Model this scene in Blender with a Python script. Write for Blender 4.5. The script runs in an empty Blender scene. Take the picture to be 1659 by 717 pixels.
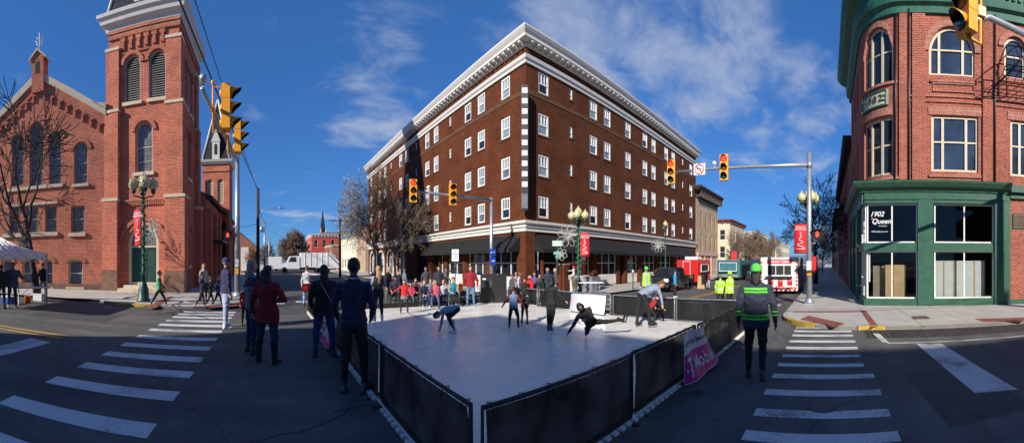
import bpy, math, random
import numpy as np
from math import sin, cos, tan, pi, atan2, radians as R, sqrt
from mathutils import Vector as V, Matrix, noise as mnoise
from mathutils.geometry import tessellate_polygon
random.seed(7)
SC = bpy.context.scene
COL = SC.collection
F, YH, EYE, VL = 575.0, 425.0, 1.75, 437.0
SUN_AZ, SUN_EL = R(25), R(28)        # heading of the light in plan (from +X towards +Y), elevation

# ---------------------------------------------------------------- plan helpers
def phi(px): return (px - VL) / F
def at(px, py, z=0.0):
    d = F * (EYE - z) / (py - YH); a = phi(px)
    return (d * sin(a), d * cos(a))
def atd(px, d): return (d * sin(phi(px)), d * cos(phi(px)))
def zat(py, d): return EYE + (YH - py) * d / F

# ---------------------------------------------------------------- materials
MATS = {}
def _base(name):
    m = bpy.data.materials.new(name); m.use_nodes = True
    nt = m.node_tree; return m, nt, nt.nodes['Principled BSDF']
def mat(name, col, rough=.6, var=.18, vs=3.0, metal=0, spec=.5, bump=0, bs=40, emit=0, fine=0, alpha=1, coat=0):
    if name in MATS: return MATS[name]
    m, nt, b = _base(name); N = nt.nodes; L = nt.links
    b.inputs['Roughness'].default_value = rough; b.inputs['Metallic'].default_value = metal
    b.inputs['Specular IOR Level'].default_value = spec
    if coat: b.inputs['Coat Weight'].default_value = coat; b.inputs['Coat Roughness'].default_value = .08
    c = (*col, 1)
    if var > 0:
        tc = N.new('ShaderNodeTexCoord'); n = N.new('ShaderNodeTexNoise')
        n.inputs['Scale'].default_value = vs; n.inputs['Detail'].default_value = 6; n.inputs['Roughness'].default_value = .62
        L.new(tc.outputs['Object'], n.inputs['Vector'])
        mr = N.new('ShaderNodeMapRange'); mr.inputs[1].default_value = .3; mr.inputs[2].default_value = .7
        mr.inputs[3].default_value = 1 - var; mr.inputs[4].default_value = 1 + var
        L.new(n.outputs['Fac'], mr.inputs[0]); src = mr.outputs[0]
        if fine:
            n2 = N.new('ShaderNodeTexNoise'); n2.inputs['Scale'].default_value = vs * 25; n2.inputs['Detail'].default_value = 3
            L.new(tc.outputs['Object'], n2.inputs['Vector'])
            m2 = N.new('ShaderNodeMapRange'); m2.inputs[1].default_value = .3; m2.inputs[2].default_value = .7
            m2.inputs[3].default_value = 1 - fine; m2.inputs[4].default_value = 1 + fine
            L.new(n2.outputs['Fac'], m2.inputs[0])
            mu = N.new('ShaderNodeMath'); mu.operation = 'MULTIPLY'; L.new(src, mu.inputs[0]); L.new(m2.outputs[0], mu.inputs[1]); src = mu.outputs[0]
        vm = N.new('ShaderNodeVectorMath'); vm.operation = 'SCALE'; vm.inputs[0].default_value = col
        L.new(src, vm.inputs['Scale']); L.new(vm.outputs[0], b.inputs['Base Color'])
    else: b.inputs['Base Color'].default_value = c
    if bump:
        tc = N.new('ShaderNodeTexCoord'); n = N.new('ShaderNodeTexNoise'); n.inputs['Scale'].default_value = bs; n.inputs['Detail'].default_value = 5
        L.new(tc.outputs['Object'], n.inputs['Vector'])
        bp = N.new('ShaderNodeBump'); bp.inputs['Strength'].default_value = bump; bp.inputs['Distance'].default_value = .02
        L.new(n.outputs['Fac'], bp.inputs['Height']); L.new(bp.outputs[0], b.inputs['Normal'])
    if emit:
        b.inputs['Emission Color'].default_value = c; b.inputs['Emission Strength'].default_value = emit
    MATS[name] = m; return m

def brick(name, c1, c2, mortar, bw=.2, bh=.067, ms=.011, stain=.25, rough=.85, blotch=None):
    if name in MATS: return MATS[name]
    m, nt, b = _base(name); N = nt.nodes; L = nt.links
    b.inputs['Roughness'].default_value = rough; b.inputs['Specular IOR Level'].default_value = .12
    uv = N.new('ShaderNodeUVMap'); uv.uv_map = 'UVMap'
    t = N.new('ShaderNodeTexBrick'); L.new(uv.outputs[0], t.inputs['Vector'])
    t.inputs['Color1'].default_value = (*c1, 1); t.inputs['Color2'].default_value = (*c2, 1); t.inputs['Mortar'].default_value = (*mortar, 1)
    t.inputs['Scale'].default_value = 1; t.inputs['Brick Width'].default_value = bw; t.inputs['Row Height'].default_value = bh
    t.inputs['Mortar Size'].default_value = ms; t.inputs['Mortar Smooth'].default_value = .1; t.inputs['Bias'].default_value = -.1
    n = N.new('ShaderNodeTexNoise'); n.inputs['Scale'].default_value = .7; n.inputs['Detail'].default_value = 8; n.inputs['Roughness'].default_value = .7
    L.new(uv.outputs[0], n.inputs['Vector'])
    mr = N.new('ShaderNodeMapRange'); mr.inputs[1].default_value = .3; mr.inputs[2].default_value = .7; mr.inputs[3].default_value = 1 - stain; mr.inputs[4].default_value = 1 + stain
    L.new(n.outputs['Fac'], mr.inputs[0])
    n2 = N.new('ShaderNodeTexNoise'); n2.inputs['Scale'].default_value = 9; n2.inputs['Detail'].default_value = 3
    L.new(uv.outputs[0], n2.inputs['Vector'])
    m3 = N.new('ShaderNodeMapRange'); m3.inputs[1].default_value = .3; m3.inputs[2].default_value = .7; m3.inputs[3].default_value = .8; m3.inputs[4].default_value = 1.2
    L.new(n2.outputs['Fac'], m3.inputs[0])
    mu = N.new('ShaderNodeMath'); mu.operation = 'MULTIPLY'; L.new(mr.outputs[0], mu.inputs[0]); L.new(m3.outputs[0], mu.inputs[1])
    vm = N.new('ShaderNodeVectorMath'); vm.operation = 'SCALE'; L.new(t.outputs['Color'], vm.inputs[0]); L.new(mu.outputs[0], vm.inputs['Scale'])
    L.new(vm.outputs[0], b.inputs['Base Color'])
    bp = N.new('ShaderNodeBump'); bp.inputs['Strength'].default_value = .5; bp.inputs['Distance'].default_value = .01; bp.invert = True
    L.new(t.outputs['Fac'], bp.inputs['Height']); L.new(bp.outputs[0], b.inputs['Normal'])
    MATS[name] = m; return m

def glass_thin(name, tint=(.8, .85, .85), refl=1.0):
    if name in MATS: return MATS[name]
    m = bpy.data.materials.new(name); m.use_nodes = True; nt = m.node_tree; N = nt.nodes; L = nt.links
    N.remove(N['Principled BSDF']); out = N['Material Output']
    tr = N.new('ShaderNodeBsdfTransparent'); tr.inputs[0].default_value = (*tint, 1)
    gl = N.new('ShaderNodeBsdfGlossy'); gl.inputs['Roughness'].default_value = .02
    ge = N.new('ShaderNodeNewGeometry'); dt = N.new('ShaderNodeVectorMath'); dt.operation = 'DOT_PRODUCT'; L.new(ge.outputs['Incoming'], dt.inputs[0]); L.new(ge.outputs['Normal'], dt.inputs[1])
    ab = N.new('ShaderNodeMath'); ab.operation = 'ABSOLUTE'; L.new(dt.outputs['Value'], ab.inputs[0]); su = N.new('ShaderNodeMath'); su.operation = 'SUBTRACT'; su.inputs[0].default_value = 1; L.new(ab.outputs[0], su.inputs[1])
    pw = N.new('ShaderNodeMath'); pw.operation = 'POWER'; pw.inputs[1].default_value = 5; L.new(su.outputs[0], pw.inputs[0])
    ma = N.new('ShaderNodeMath'); ma.operation = 'MULTIPLY_ADD'; ma.inputs[1].default_value = .92; ma.inputs[2].default_value = .035 * refl; ma.use_clamp = True
    L.new(pw.outputs[0], ma.inputs[0]); mx = N.new('ShaderNodeMixShader'); L.new(ma.outputs[0], mx.inputs[0]); L.new(tr.outputs[0], mx.inputs[1]); L.new(gl.outputs[0], mx.inputs[2])
    L.new(mx.outputs[0], out.inputs[0]); MATS[name] = m; return m

def leaded(name, c=(.07, .075, .08), lead=(.24, .24, .24), s=.16):
    if name in MATS: return MATS[name]
    m, nt, b = _base(name); N = nt.nodes; L = nt.links
    uv = N.new('ShaderNodeUVMap'); uv.uv_map = 'UVMap'
    mp = N.new('ShaderNodeMapping'); mp.inputs['Rotation'].default_value = (0, 0, 0); L.new(uv.outputs[0], mp.inputs[0])
    t = N.new('ShaderNodeTexBrick'); t.offset = 0; L.new(mp.outputs[0], t.inputs['Vector'])
    t.inputs['Color1'].default_value = (*c, 1); t.inputs['Color2'].default_value = (c[0] * 2.4, c[1] * 2.4, c[2] * 2.4, 1); t.inputs['Mortar'].default_value = (*lead, 1)
    t.inputs['Scale'].default_value = 1; t.inputs['Brick Width'].default_value = s; t.inputs['Row Height'].default_value = s; t.inputs['Mortar Size'].default_value = .014
    L.new(t.outputs['Color'], b.inputs['Base Color']); b.inputs['Roughness'].default_value = .25
    MATS[name] = m; return m

# ---------------------------------------------------------------- mesh builder
class MB:
    def __init__(s): s.v = []; s.f = []; s.m = []; s.s = []
    def add(s, vs, fs, mi=0, sm=False):
        o = len(s.v); s.v += [tuple(v) for v in vs]
        for f in fs: s.f.append(tuple(i + o for i in f)); s.m.append(mi); s.s.append(sm)
    def obox(s, o, a, b, c, mi=0):
        o, a, b, c = V(o), V(a), V(b), V(c)
        vs = [o, o + a, o + a + b, o + b, o + c, o + a + c, o + a + b + c, o + b + c]
        fs = [(0, 3, 2, 1), (4, 5, 6, 7), (0, 1, 5, 4), (1, 2, 6, 5), (2, 3, 7, 6), (3, 0, 4, 7)]
        if a.cross(b).dot(c) < 0: fs = [f[::-1] for f in fs]
        s.add(vs, fs, mi)
    def box(s, x0, x1, y0, y1, z0, z1, mi=0): s.obox((x0, y0, z0), (x1 - x0, 0, 0), (0, y1 - y0, 0), (0, 0, z1 - z0), mi)
    def rbox(s, x0, x1, y0, y1, z0, z1, b=.02, mi=0):
        # box with chamfered vertical and horizontal edges
        import bmesh
        bm = bmesh.new(); r = bmesh.ops.create_cube(bm, size=1)
        for v in bm.verts: v.co = ((x0 + x1) / 2 + v.co.x * (x1 - x0), (y0 + y1) / 2 + v.co.y * (y1 - y0), (z0 + z1) / 2 + v.co.z * (z1 - z0))
        bmesh.ops.bevel(bm, geom=bm.edges[:] , offset=b, segments=2, affect='EDGES', profile=.6)
        bm.verts.index_update(); s.add([v.co[:] for v in bm.verts], [[v.index for v in f.verts] for f in bm.faces], mi); bm.free()
    def tube(s, pts, r, n=8, mi=0, caps=True, sm=True):
        pts = [V(p) for p in pts]; k = len(pts)
        rr = r if isinstance(r, (list, tuple)) else [r] * k
        vs = []; prev = None
        for i, p in enumerate(pts):
            d = (pts[min(i + 1, k - 1)] - pts[max(i - 1, 0)])
            if d.length < 1e-9: d = V((0, 0, 1))
            d.normalize()
            if prev is None:
                a = d.orthogonal().normalized()
            else:
                a = prev - d * prev.dot(d)
                a = a.normalized() if a.length > 1e-6 else d.orthogonal().normalized()
            prev = a; b = d.cross(a)
            for j in range(n):
                t = 2 * pi * j / n; vs.append(p + (a * cos(t) + b * sin(t)) * rr[i])
        fs = []
        for i in range(k - 1):
            for j in range(n):
                q = (j + 1) % n; fs.append((i * n + j, i * n + q, (i + 1) * n + q, (i + 1) * n + j))
        if caps: fs.append(tuple(range(n - 1, -1, -1))); fs.append(tuple(range((k - 1) * n, k * n)))
        s.add(vs, fs, mi, sm)
    def cyl(s, p0, p1, r0, r1=None, n=12, mi=0, sm=True): s.tube([p0, p1], [r0, r0 if r1 is None else r1], n, mi, True, sm)
    def lathe(s, prof, c=(0, 0, 0), n=16, mi=0, sm=True, ax=None):
        vs = []; k = len(prof)
        for r, z in prof:
            for j in range(n):
                t = 2 * pi * j / n; vs.append(V((r * cos(t), r * sin(t), z)))
        if ax is not None:
            q = V((0, 0, 1)).rotation_difference(V(ax)); vs = [q @ v for v in vs]
        vs = [v + V(c) for v in vs]
        fs = []
        for i in range(k - 1):
            for j in range(n):
                q = (j + 1) % n; fs.append((i * n + j, i * n + q, (i + 1) * n + q, (i + 1) * n + j))
        fs.append(tuple(range(n - 1, -1, -1))); fs.append(tuple(range((k - 1) * n, k * n)))
        s.add(vs, fs, mi, sm)
    def ell(s, c, r, n=12, m=8, mi=0, rot=None):
        c = V(c); vs = []; fs = []
        for i in range(m + 1):
            a = pi * i / m
            for j in range(n):
                t = 2 * pi * j / n; p = V((r[0] * sin(a) * cos(t), r[1] * sin(a) * sin(t), -r[2] * cos(a)))
                if rot: p = rot @ p
                vs.append(c + p)
        for i in range(m):
            for j in range(n):
                q = (j + 1) % n; fs.append((i * n + j, i * n + q, (i + 1) * n + q, (i + 1) * n + j))
        s.add(vs, fs, mi, True)
    def prism(s, poly, z0, z1, mi=0):
        n = len(poly)
        ar = sum(poly[i][0] * poly[(i + 1) % n][1] - poly[(i + 1) % n][0] * poly[i][1] for i in range(n))
        if ar < 0: poly = poly[::-1]
        s.add([(x, y, z0) for x, y in poly] + [(x, y, z1) for x, y in poly],
              [tuple(range(n - 1, -1, -1)), tuple(range(n, 2 * n))] + [(i, (i + 1) % n, n + (i + 1) % n, n + i) for i in range(n)], mi)
    def sheet(s, poly, z, mi=0):
        n = len(poly)
        ar = sum(poly[i][0] * poly[(i + 1) % n][1] - poly[(i + 1) % n][0] * poly[i][1] for i in range(n))
        if ar < 0: poly = poly[::-1]
        s.add([(x, y, z) for x, y in poly], [tuple(range(n))], mi)
    def hull(s, rings, mi=0, sm=True):
        n = len(rings[0]); vs = [p for r in rings for p in r]; fs = []
        for i in range(len(rings) - 1):
            for j in range(n):
                q = (j + 1) % n; fs.append((i * n + j, i * n + q, (i + 1) * n + q, (i + 1) * n + j))
        fs.append(tuple(range(n - 1, -1, -1))); fs.append(tuple(range((len(rings) - 1) * n, len(rings) * n)))
        s.add(vs, fs, mi, sm)
    def extr(s, poly, origin, u, w, n, th, mi=0):
        """polygon (a,b) in the plane u,w at origin, thickness th along n"""
        o, u, w, n = V(origin), V(u), V(w), V(n); k = len(poly)
        fr = [o + u * a + w * b for a, b in poly]; bk = [p + n * th for p in fr]
        tri = tessellate_polygon([[V((a, b, 0)) for a, b in poly]])
        s.add(fr + bk, [t for t in tri] + [tuple(k + i for i in t[::-1]) for t in tri] + [(i, (i + 1) % k, k + (i + 1) % k, k + i) for i in range(k)], mi)
    def _pieces(s):
        vv = np.array(s.v, dtype=float).reshape(-1, 3); n = len(vv); par = list(range(n))
        def find(i):
            while par[i] != i: par[i] = par[par[i]]; i = par[i]
            return i
        for f in s.f:
            r = find(f[0])
            for q in f[1:]:
                w = find(q)
                if w != r: par[w] = r
        root = np.array([find(i) for i in range(n)]); u, isl = np.unique(root, return_inverse=True); k = len(u)
        if k < 2 or k > 500: return None
        lo = np.full((k, 3), 1e9); hi = np.full((k, 3), -1e9); np.minimum.at(lo, isl, vv); np.maximum.at(hi, isl, vv); tol = .012; g = list(range(k))
        def fg(i):
            while g[i] != i: i = g[i]
            return i
        sz = (hi - lo).max(axis=1)
        gap = np.maximum(0, np.maximum(lo[:, None] - hi[None], lo[None] - hi[:, None])); near = np.sqrt((gap ** 2).sum(2)) <= np.maximum(.018, .48 * np.maximum(sz[:, None], sz[None]))
        for i, j in zip(*np.nonzero(np.triu(near, 1))):
            p, q = fg(i), fg(j)
            if p != q: g[q] = p
        grp = [fg(i) for i in range(k)]; ids = sorted(set(grp))
        if len(ids) < 2 or len(ids) > 60: return None
        return ids, [grp[isl[f[0]]] for f in s.f]
    def build(s, name, mats, parent=None, auto=None):
        if parent is not None and not any(w in name for w in ('lettering', 'numeral', 'crown', 'leaves', 'garland', 'check', 'star', 'foliage', 'grille_bar', 'route', 'cloth', 'cover', 'wall', 'leaf', 'raised_hand', 'date_')):
            pc = s._pieces()
            if pc:
                ids, fg_ = pc; first = None
                for i in ids:
                    m_ = MB(); mp_ = {}
                    for f, mi, sm, g_ in zip(s.f, s.m, s.s, fg_):
                        if g_ != i: continue
                        nf = []
                        for q in f:
                            if q not in mp_: mp_[q] = len(m_.v); m_.v.append(s.v[q])
                            nf.append(mp_[q])
                        m_.f.append(tuple(nf)); m_.m.append(mi); m_.s.append(sm)
                    o = m_._build(name, mats, parent); first = first or o
                return first
        return s._build(name, mats, parent)
    def _build(s, name, mats, parent=None):
        me = bpy.data.meshes.new(name)
        off = V((0, 0, 0)); p = parent
        while p is not None: off += p.location; p = p.parent
        vv = np.array(s.v, dtype=np.float64).reshape(-1, 3)
        me.from_pydata([tuple(x) for x in (vv - np.array(off))], [], s.f)
        if not isinstance(mats, (list, tuple)): mats = [mats]
        for m in mats: me.materials.append(m)
        me.polygons.foreach_set('material_index', s.m); me.polygons.foreach_set('use_smooth', s.s)
        uv = me.uv_layers.new(name='UVMap').data
        me.update()
        nl = len(me.loops); li = np.zeros(nl, dtype=np.int32); me.loops.foreach_get('vertex_index', li)
        npoly = len(me.polygons); pn = np.zeros(npoly * 3); me.polygons.foreach_get('normal', pn); pn = pn.reshape(-1, 3)
        lt = np.zeros(npoly, dtype=np.int32); me.polygons.foreach_get('loop_total', lt)
        ln = np.repeat(pn, lt, axis=0)
        if len(ln) == nl:
            co = vv[li]; flat = np.abs(ln[:, 2]) > .8
            h = np.hypot(ln[:, 0], ln[:, 1]) + 1e-9
            # snap tangents so that nearly parallel faces share a frame
            tx = -ln[:, 1] / h; ty = ln[:, 0] / h
            u = np.where(flat, co[:, 0], co[:, 0] * tx + co[:, 1] * ty); w = np.where(flat, co[:, 1], co[:, 2])
            uv.foreach_set('uv', np.stack([u, w], 1).ravel())
        o = bpy.data.objects.new(name, me); COL.objects.link(o); o.parent = parent
        return o

def tag(o, label=None, cat=None, group=None, kind=None):
    if label: o['label'] = label
    if cat: o['category'] = cat
    if group: o['group'] = group
    if kind: o['kind'] = kind
    return o
def thing(name, label, cat, loc=(0, 0, 0), group=None):
    o = bpy.data.objects.new(name, None); COL.objects.link(o); o.location = loc; o.empty_display_size = .2
    return tag(o, label, cat, group)
def dup(root, loc, rz, label=None, group=None, scale=None):
    r = root.copy(); COL.objects.link(r); r.location = loc; r.rotation_euler = (0, 0, rz)
    if scale: r.scale = (scale,) * 3
    if label: r['label'] = label
    if group: r['group'] = group
    for ch in list(root.children):
        c = ch.copy(); COL.objects.link(c); c.parent = r
        for g in list(ch.children):
            d = g.copy(); COL.objects.link(d); d.parent = c
    return r

# ---------------------------------------------------------------- facades
def arch(s0, s1, z0, z1, n=12, rise=None):
    w = (s1 - s0) / 2; c = (s0 + s1) / 2
    r = w if rise is None else rise
    if r > z1 - z0: r = z1 - z0 - .02
    return [(s0, z0), (s1, z0)] + [(c + w * cos(pi * i / n), z1 - r + r * sin(pi * i / n)) for i in range(n + 1)]
def rect(s0, s1, z0, z1): return [(s0, z0), (s1, z0), (s1, z1), (s0, z1)]
def inset(poly, w):
    n = len(poly); out = []
    for i in range(n):
        p0, p1, p2 = V(poly[i - 1]), V(poly[i]), V(poly[(i + 1) % n])
        e1 = (p1 - p0); e2 = (p2 - p1)
        if e1.length < 1e-7: e1 = e2
        if e2.length < 1e-7: e2 = e1
        n1 = V((-e1.y, e1.x)).normalized(); n2 = V((-e2.y, e2.x)).normalized()
        b = n1 + n2; b = b.normalized() if b.length > 1e-6 else n1
        k = w / max(.35, b.dot(n1)); q = p1 + b * k; out.append((q.x, q.y))
    return out
class Fac:
    def __init__(s, O, u):
        s.O = V((O[0], O[1], 0)); s.u = V((u[0], u[1], 0)).normalized(); s.n = V((s.u.y, -s.u.x, 0))
        s.p0 = None
    @staticmethod
    def pol(phi0, D):
        f = Fac((D * sin(phi0), D * cos(phi0)), (cos(phi0), -sin(phi0))); f.p0 = phi0; f.D = D; return f
    def P(s, a, z, o=0): return s.O + s.u * a + s.n * o + V((0, 0, z))
    def S(s, px): return s.D * tan(phi(px) - s.p0)
    def Z(s, px, py): return EYE + (YH - py) * (s.D / cos(phi(px) - s.p0)) / F
    def bar(s, mb, s0, s1, z0, z1, o0, o1, mi=0):
        mb.obox(s.P(s0, z0, o0), s.u * (s1 - s0), s.n * (o1 - o0), (0, 0, z1 - z0), mi)
    def face(s, mb, outer, holes=(), o=0, mi=0, depth=0, mir=None):
        loops = [[V((a, b, 0)) for a, b in outer]] + [[V((a, b, 0)) for a, b in h] for h in holes]
        flat = [p for l in loops for p in l]; tris = tessellate_polygon(loops)
        vs = [s.P(p.x, p.y, o) for p in flat]; fs = []
        for t in tris:
            a, b, c = (flat[i] for i in t)
            ar = (b.x - a.x) * (c.y - a.y) - (c.x - a.x) * (b.y - a.y)
            if abs(ar) < 1e-9: continue
            fs.append(tuple(t) if ar > 0 else tuple(t[::-1]))
        mb.add(vs, fs, mi)
        if depth:
            for h in holes:
                k = len(h); vs = [s.P(a, b, o) for a, b in h] + [s.P(a, b, o - depth) for a, b in h]
                mb.add(vs, [(i, k + i, k + (i + 1) % k, (i + 1) % k)[::-1] for i in range(k)], mi if mir is None else mir)
    def ring(s, mb, poly, w, o0, o1, mi=0, closed=True):
        """frame inside poly, w wide, from o0 (back) to o1 (front)"""
        q = inset(poly, w); k = len(poly); vs = []
        for o in (o0, o1): vs += [s.P(a, b, o) for a, b in poly] + [s.P(a, b, o) for a, b in q]
        fs = []
        rng = range(k) if closed else range(k - 1)
        for i in rng:
            j = (i + 1) % k
            fs += [(2 * k + i, 2 * k + j, 3 * k + j, 3 * k + i), (k + i, 3 * k + i, 3 * k + j, k + j)[::-1], (i, j, 2 * k + j, 2 * k + i), (i, k + i, k + j, j)]
        if not closed:
            fs += [(0, 2 * k, 3 * k, k), (k - 1, 2 * k - 1, 4 * k - 1, 3 * k - 1)]
        mb.add(vs, fs, mi)
    def solid(s, mb, poly, o0, o1, mi=0):
        s.face(mb, poly, (), o1, mi); k = len(poly)
        vs = [s.P(a, b, o0) for a, b in poly] + [s.P(a, b, o1) for a, b in poly]
        mb.add(vs, [(i, (i + 1) % k, k + (i + 1) % k, k + i) for i in range(k)] , mi)
        mb.add(vs[:k], [tuple(range(k - 1, -1, -1))], mi)
def text(s, size, P, u, w, m, name, parent, ext=.004, shear=0, sx=1, align='CENTER', sp=1.0, off=0):
    cu = bpy.data.curves.new('lettering', 'FONT'); cu.body = s; cu.size = size; cu.extrude = ext; cu.align_x = align; cu.align_y = 'CENTER'
    cu.shear = shear; cu.space_character = sp; cu.offset = off; cu.resolution_u = 3
    ob = bpy.data.objects.new('lettering', cu); COL.objects.link(ob)
    bpy.context.view_layer.update()
    me = bpy.data.meshes.new_from_object(ob.evaluated_get(bpy.context.evaluated_depsgraph_get()))
    bpy.data.objects.remove(ob)
    u, w = V(u).normalized(), V(w).normalized(); n = u.cross(w)
    mb = MB(); vs = [V(P) + u * v.co.x * sx + w * v.co.y + n * v.co.z for v in me.vertices]
    mb.add(vs, [tuple(p.vertices) for p in me.polygons])
    bpy.data.meshes.remove(me)
    return mb.build(name, m, parent)

# ---------------------------------------------------------------- palette
M_hotel = brick('hotel brick', (.125, .03, .011), (.066, .018, .008), (.085, .045, .024), bw=.19, bh=.062, ms=.008, stain=.3)
M_hotel2 = brick('soldier brick', (.13, .06, .035), (.06, .028, .018), (.12, .075, .05), bw=.062, bh=.19, ms=.01)
M_church = brick('church brick', (.58, .098, .045), (.35, .054, .028), (.5, .3, .21), bw=.22, bh=.08, ms=.012, stain=.28)
M_church_d = brick('church arch brick', (.46, .09, .04), (.3, .055, .032), (.45, .27, .19), bw=.07, bh=.2, ms=.012)
M_red = brick('red brick', (.36, .078, .045), (.22, .046, .028), (.38, .2, .15), bw=.2, bh=.068, ms=.012, stain=.22)
M_red_s = brick('red soldier brick', (.42, .13, .09), (.3, .09, .06), (.42, .28, .22), bw=.068, bh=.2, ms=.012)
M_farred = brick('far red brick', (.33, .07, .045), (.2, .05, .035), (.3, .2, .15))
M_tan = brick('tan brick', (.42, .3, .19), (.33, .23, .15), (.4, .32, .24))
M_tanwall = mat('tan render', (.36, .25, .17), .9, .12, 1)
M_stone = mat('cream stone', (.6, .5, .36), .85, .15, 4, bump=.2)
M_brownstone = mat('brown stone', (.2, .11, .075), .9, .3, 3, bump=.4, bs=15)
M_white = mat('white painted trim', (.6, .58, .54), .55, .07, 4)
M_white2 = mat('white sash', (.72, .71, .68), .5, .05, 8)
M_cream = mat('cream frame', (.6, .53, .38), .55, .08, 6)
M_green = mat('green shopfront paint', (.03, .1, .062), .45, .22, 5, bump=.1, bs=20)
M_greendk = mat('dark green paint', (.015, .07, .05), .5, .2, 5)
M_copper = mat('green copper cornice', (.02, .12, .075), .55, .3, 3, bump=.15, bs=12)
M_slate = brick('slate roof', (.045, .05, .055), (.028, .03, .034), (.015, .015, .017), bw=.25, bh=.16, ms=.01, rough=.6)
M_asphalt = None
M_black = mat('black metal', (.012, .012, .013), .4, .1, 10)
M_blackmatte = mat('black cloth awning', (.006, .006, .007), .85, .15, 3)
M_galv = mat('galvanised steel', (.38, .4, .43), .42, .12, 8, metal=.6)
M_steel = mat('polished steel', (.6, .6, .62), .2, 0, metal=1)
M_yellow = mat('signal yellow', (.75, .32, .015), .42, .1, 6)
M_dark = mat('dark interior', (.02, .018, .016), .8, .3, 1)
M_wood = mat('plywood', (.42, .27, .13), .7, .15, 3)
M_rubber = mat('tyre rubber', (.015, .015, .015), .8, .1)
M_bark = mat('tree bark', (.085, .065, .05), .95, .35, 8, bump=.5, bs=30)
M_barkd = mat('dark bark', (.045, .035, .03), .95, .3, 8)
M_glassd = mat('dark window glass', (.012, .016, .022), .04, .0, spec=.9)
M_glassl = mat('window glass over pale blind', (.2, .25, .28), .12, .22, 1.2, spec=.8)
M_glassm = mat('window glass over lace', (.1, .13, .16), .08, .35, 2.5, spec=.8)
M_lead = leaded('leaded stained glass')
M_clear = glass_thin('clear shop glass')
M_redp = mat('red paint', (.5, .015, .015), .35, .1, 2)
# ---------------------------------------------------------------- world, sun, camera
W = bpy.data.worlds.new('World'); SC.world = W; W.use_nodes = True
nt = W.node_tree; N = nt.nodes; L = nt.links; bg = N['Background']; bg.inputs[1].default_value = .08
sky = N.new('ShaderNodeTexSky'); sky.sky_type = 'NISHITA'; sky.sun_disc = False; sky.sun_elevation = SUN_EL
SDIR = V((-cos(SUN_AZ) * cos(SUN_EL), -sin(SUN_AZ) * cos(SUN_EL), sin(SUN_EL)))     # towards the sun
sky.sun_rotation = atan2(SDIR.x, SDIR.y) % (2 * pi)
sky.altitude = 300; sky.air_density = 1.0; sky.dust_density = .25; sky.ozone_density = 2.6
hs = N.new('ShaderNodeHueSaturation'); hs.inputs['Saturation'].default_value = 1.15; hs.inputs['Value'].default_value = 1; L.new(sky.outputs[0], hs.inputs['Color'])
tc = N.new('ShaderNodeTexCoord'); sx = N.new('ShaderNodeSeparateXYZ'); L.new(tc.outputs['Generated'], sx.inputs[0])
def mth(op, a, b=None, c=None, clamp=False):
    n = N.new('ShaderNodeMath'); n.operation = op; n.use_clamp = clamp
    for i, x in enumerate((a, b, c)):
        if x is None: continue
        if isinstance(x, (int, float)): n.inputs[i].default_value = x
        else: L.new(x, n.inputs[i])
    return n.outputs[0]
zz = mth('MAXIMUM', mth('ADD', sx.outputs[2], .16), .05)
cx = mth('DIVIDE', sx.outputs[0], zz); cy = mth('DIVIDE', sx.outputs[1], zz)
cb = N.new('ShaderNodeCombineXYZ'); L.new(cx, cb.inputs[0]); L.new(cy, cb.inputs[1])
n1 = N.new('ShaderNodeTexNoise'); n1.inputs['Scale'].default_value = 2.9; n1.inputs['Detail'].default_value = 9; n1.inputs['Roughness'].default_value = .6; n1.inputs['Distortion'].default_value = .3
mp = N.new('ShaderNodeMapping'); mp.inputs['Rotation'].default_value = (0, 0, .5); mp.inputs['Scale'].default_value = (.95, 1.35, 1); mp.inputs['Location'].default_value = (3.1, .4, 0)
L.new(cb.outputs[0], mp.inputs[0]); L.new(mp.outputs[0], n1.inputs['Vector'])
def blob(px, py, wa, we, amp):
    """soft region of cloud round one direction of the sky"""
    a = phi(px); h = (YH - py) / F; d = V((sin(a), cos(a), h)).normalized()
    dp = N.new('ShaderNodeVectorMath'); dp.operation = 'SUBTRACT'; L.new(tc.outputs['Generated'], dp.inputs[0]); dp.inputs[1].default_value = d
    e = N.new('ShaderNodeSeparateXYZ'); L.new(dp.outputs[0], e.inputs[0])
    t = V((cos(a), -sin(a), 0))
    al = mth('ADD', mth('MULTIPLY', e.outputs[0], t.x / wa), mth('MULTIPLY', e.outputs[1], t.y / wa)); ve = mth('MULTIPLY', e.outputs[2], 1 / we)
    dp2 = N.new('ShaderNodeVectorMath'); dp2.operation = 'DOT_PRODUCT'; L.new(tc.outputs['Generated'], dp2.inputs[0]); dp2.inputs[1].default_value = d
    front = mth('GREATER_THAN', dp2.outputs['Value'], 0.2)
    rr = mth('ADD', mth('MULTIPLY', al, al), mth('MULTIPLY', ve, ve))
    return mth('MULTIPLY', mth('MULTIPLY', mth('SUBTRACT', 1, rr, clamp=True), amp), front)
mask = .0
acc = None
for b_ in [(1040, 60, .42, .22, .30), (1130, 170, .34, .10, .26), (1280, 170, .25, .2, .22), (610, 205, .17, .08, .3), (560, 40, .14, .1, .16), (980, 130, .3, .12, .28), (1180, 60, .2, .2, .24), (640, 80, .18, .14, .13), (1250, 250, .35, .06, .2), (500, 350, .2, .02, .25), (150, 70, .08, .06, .12), (900, 20, .2, .1, .2)]:
    x = blob(*b_); acc = x if acc is None else mth('MAXIMUM', acc, x)
cl = N.new('ShaderNodeMapRange'); cl.interpolation_type = 'SMOOTHSTEP'
L.new(mth('ADD', n1.outputs['Fac'], acc), cl.inputs[0]); cl.inputs[1].default_value = .56; cl.inputs[2].default_value = .95; cl.inputs[3].default_value = 0; cl.inputs[4].default_value = .72
hz = mth('MULTIPLY', cl.outputs[0], 1.0)
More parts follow.
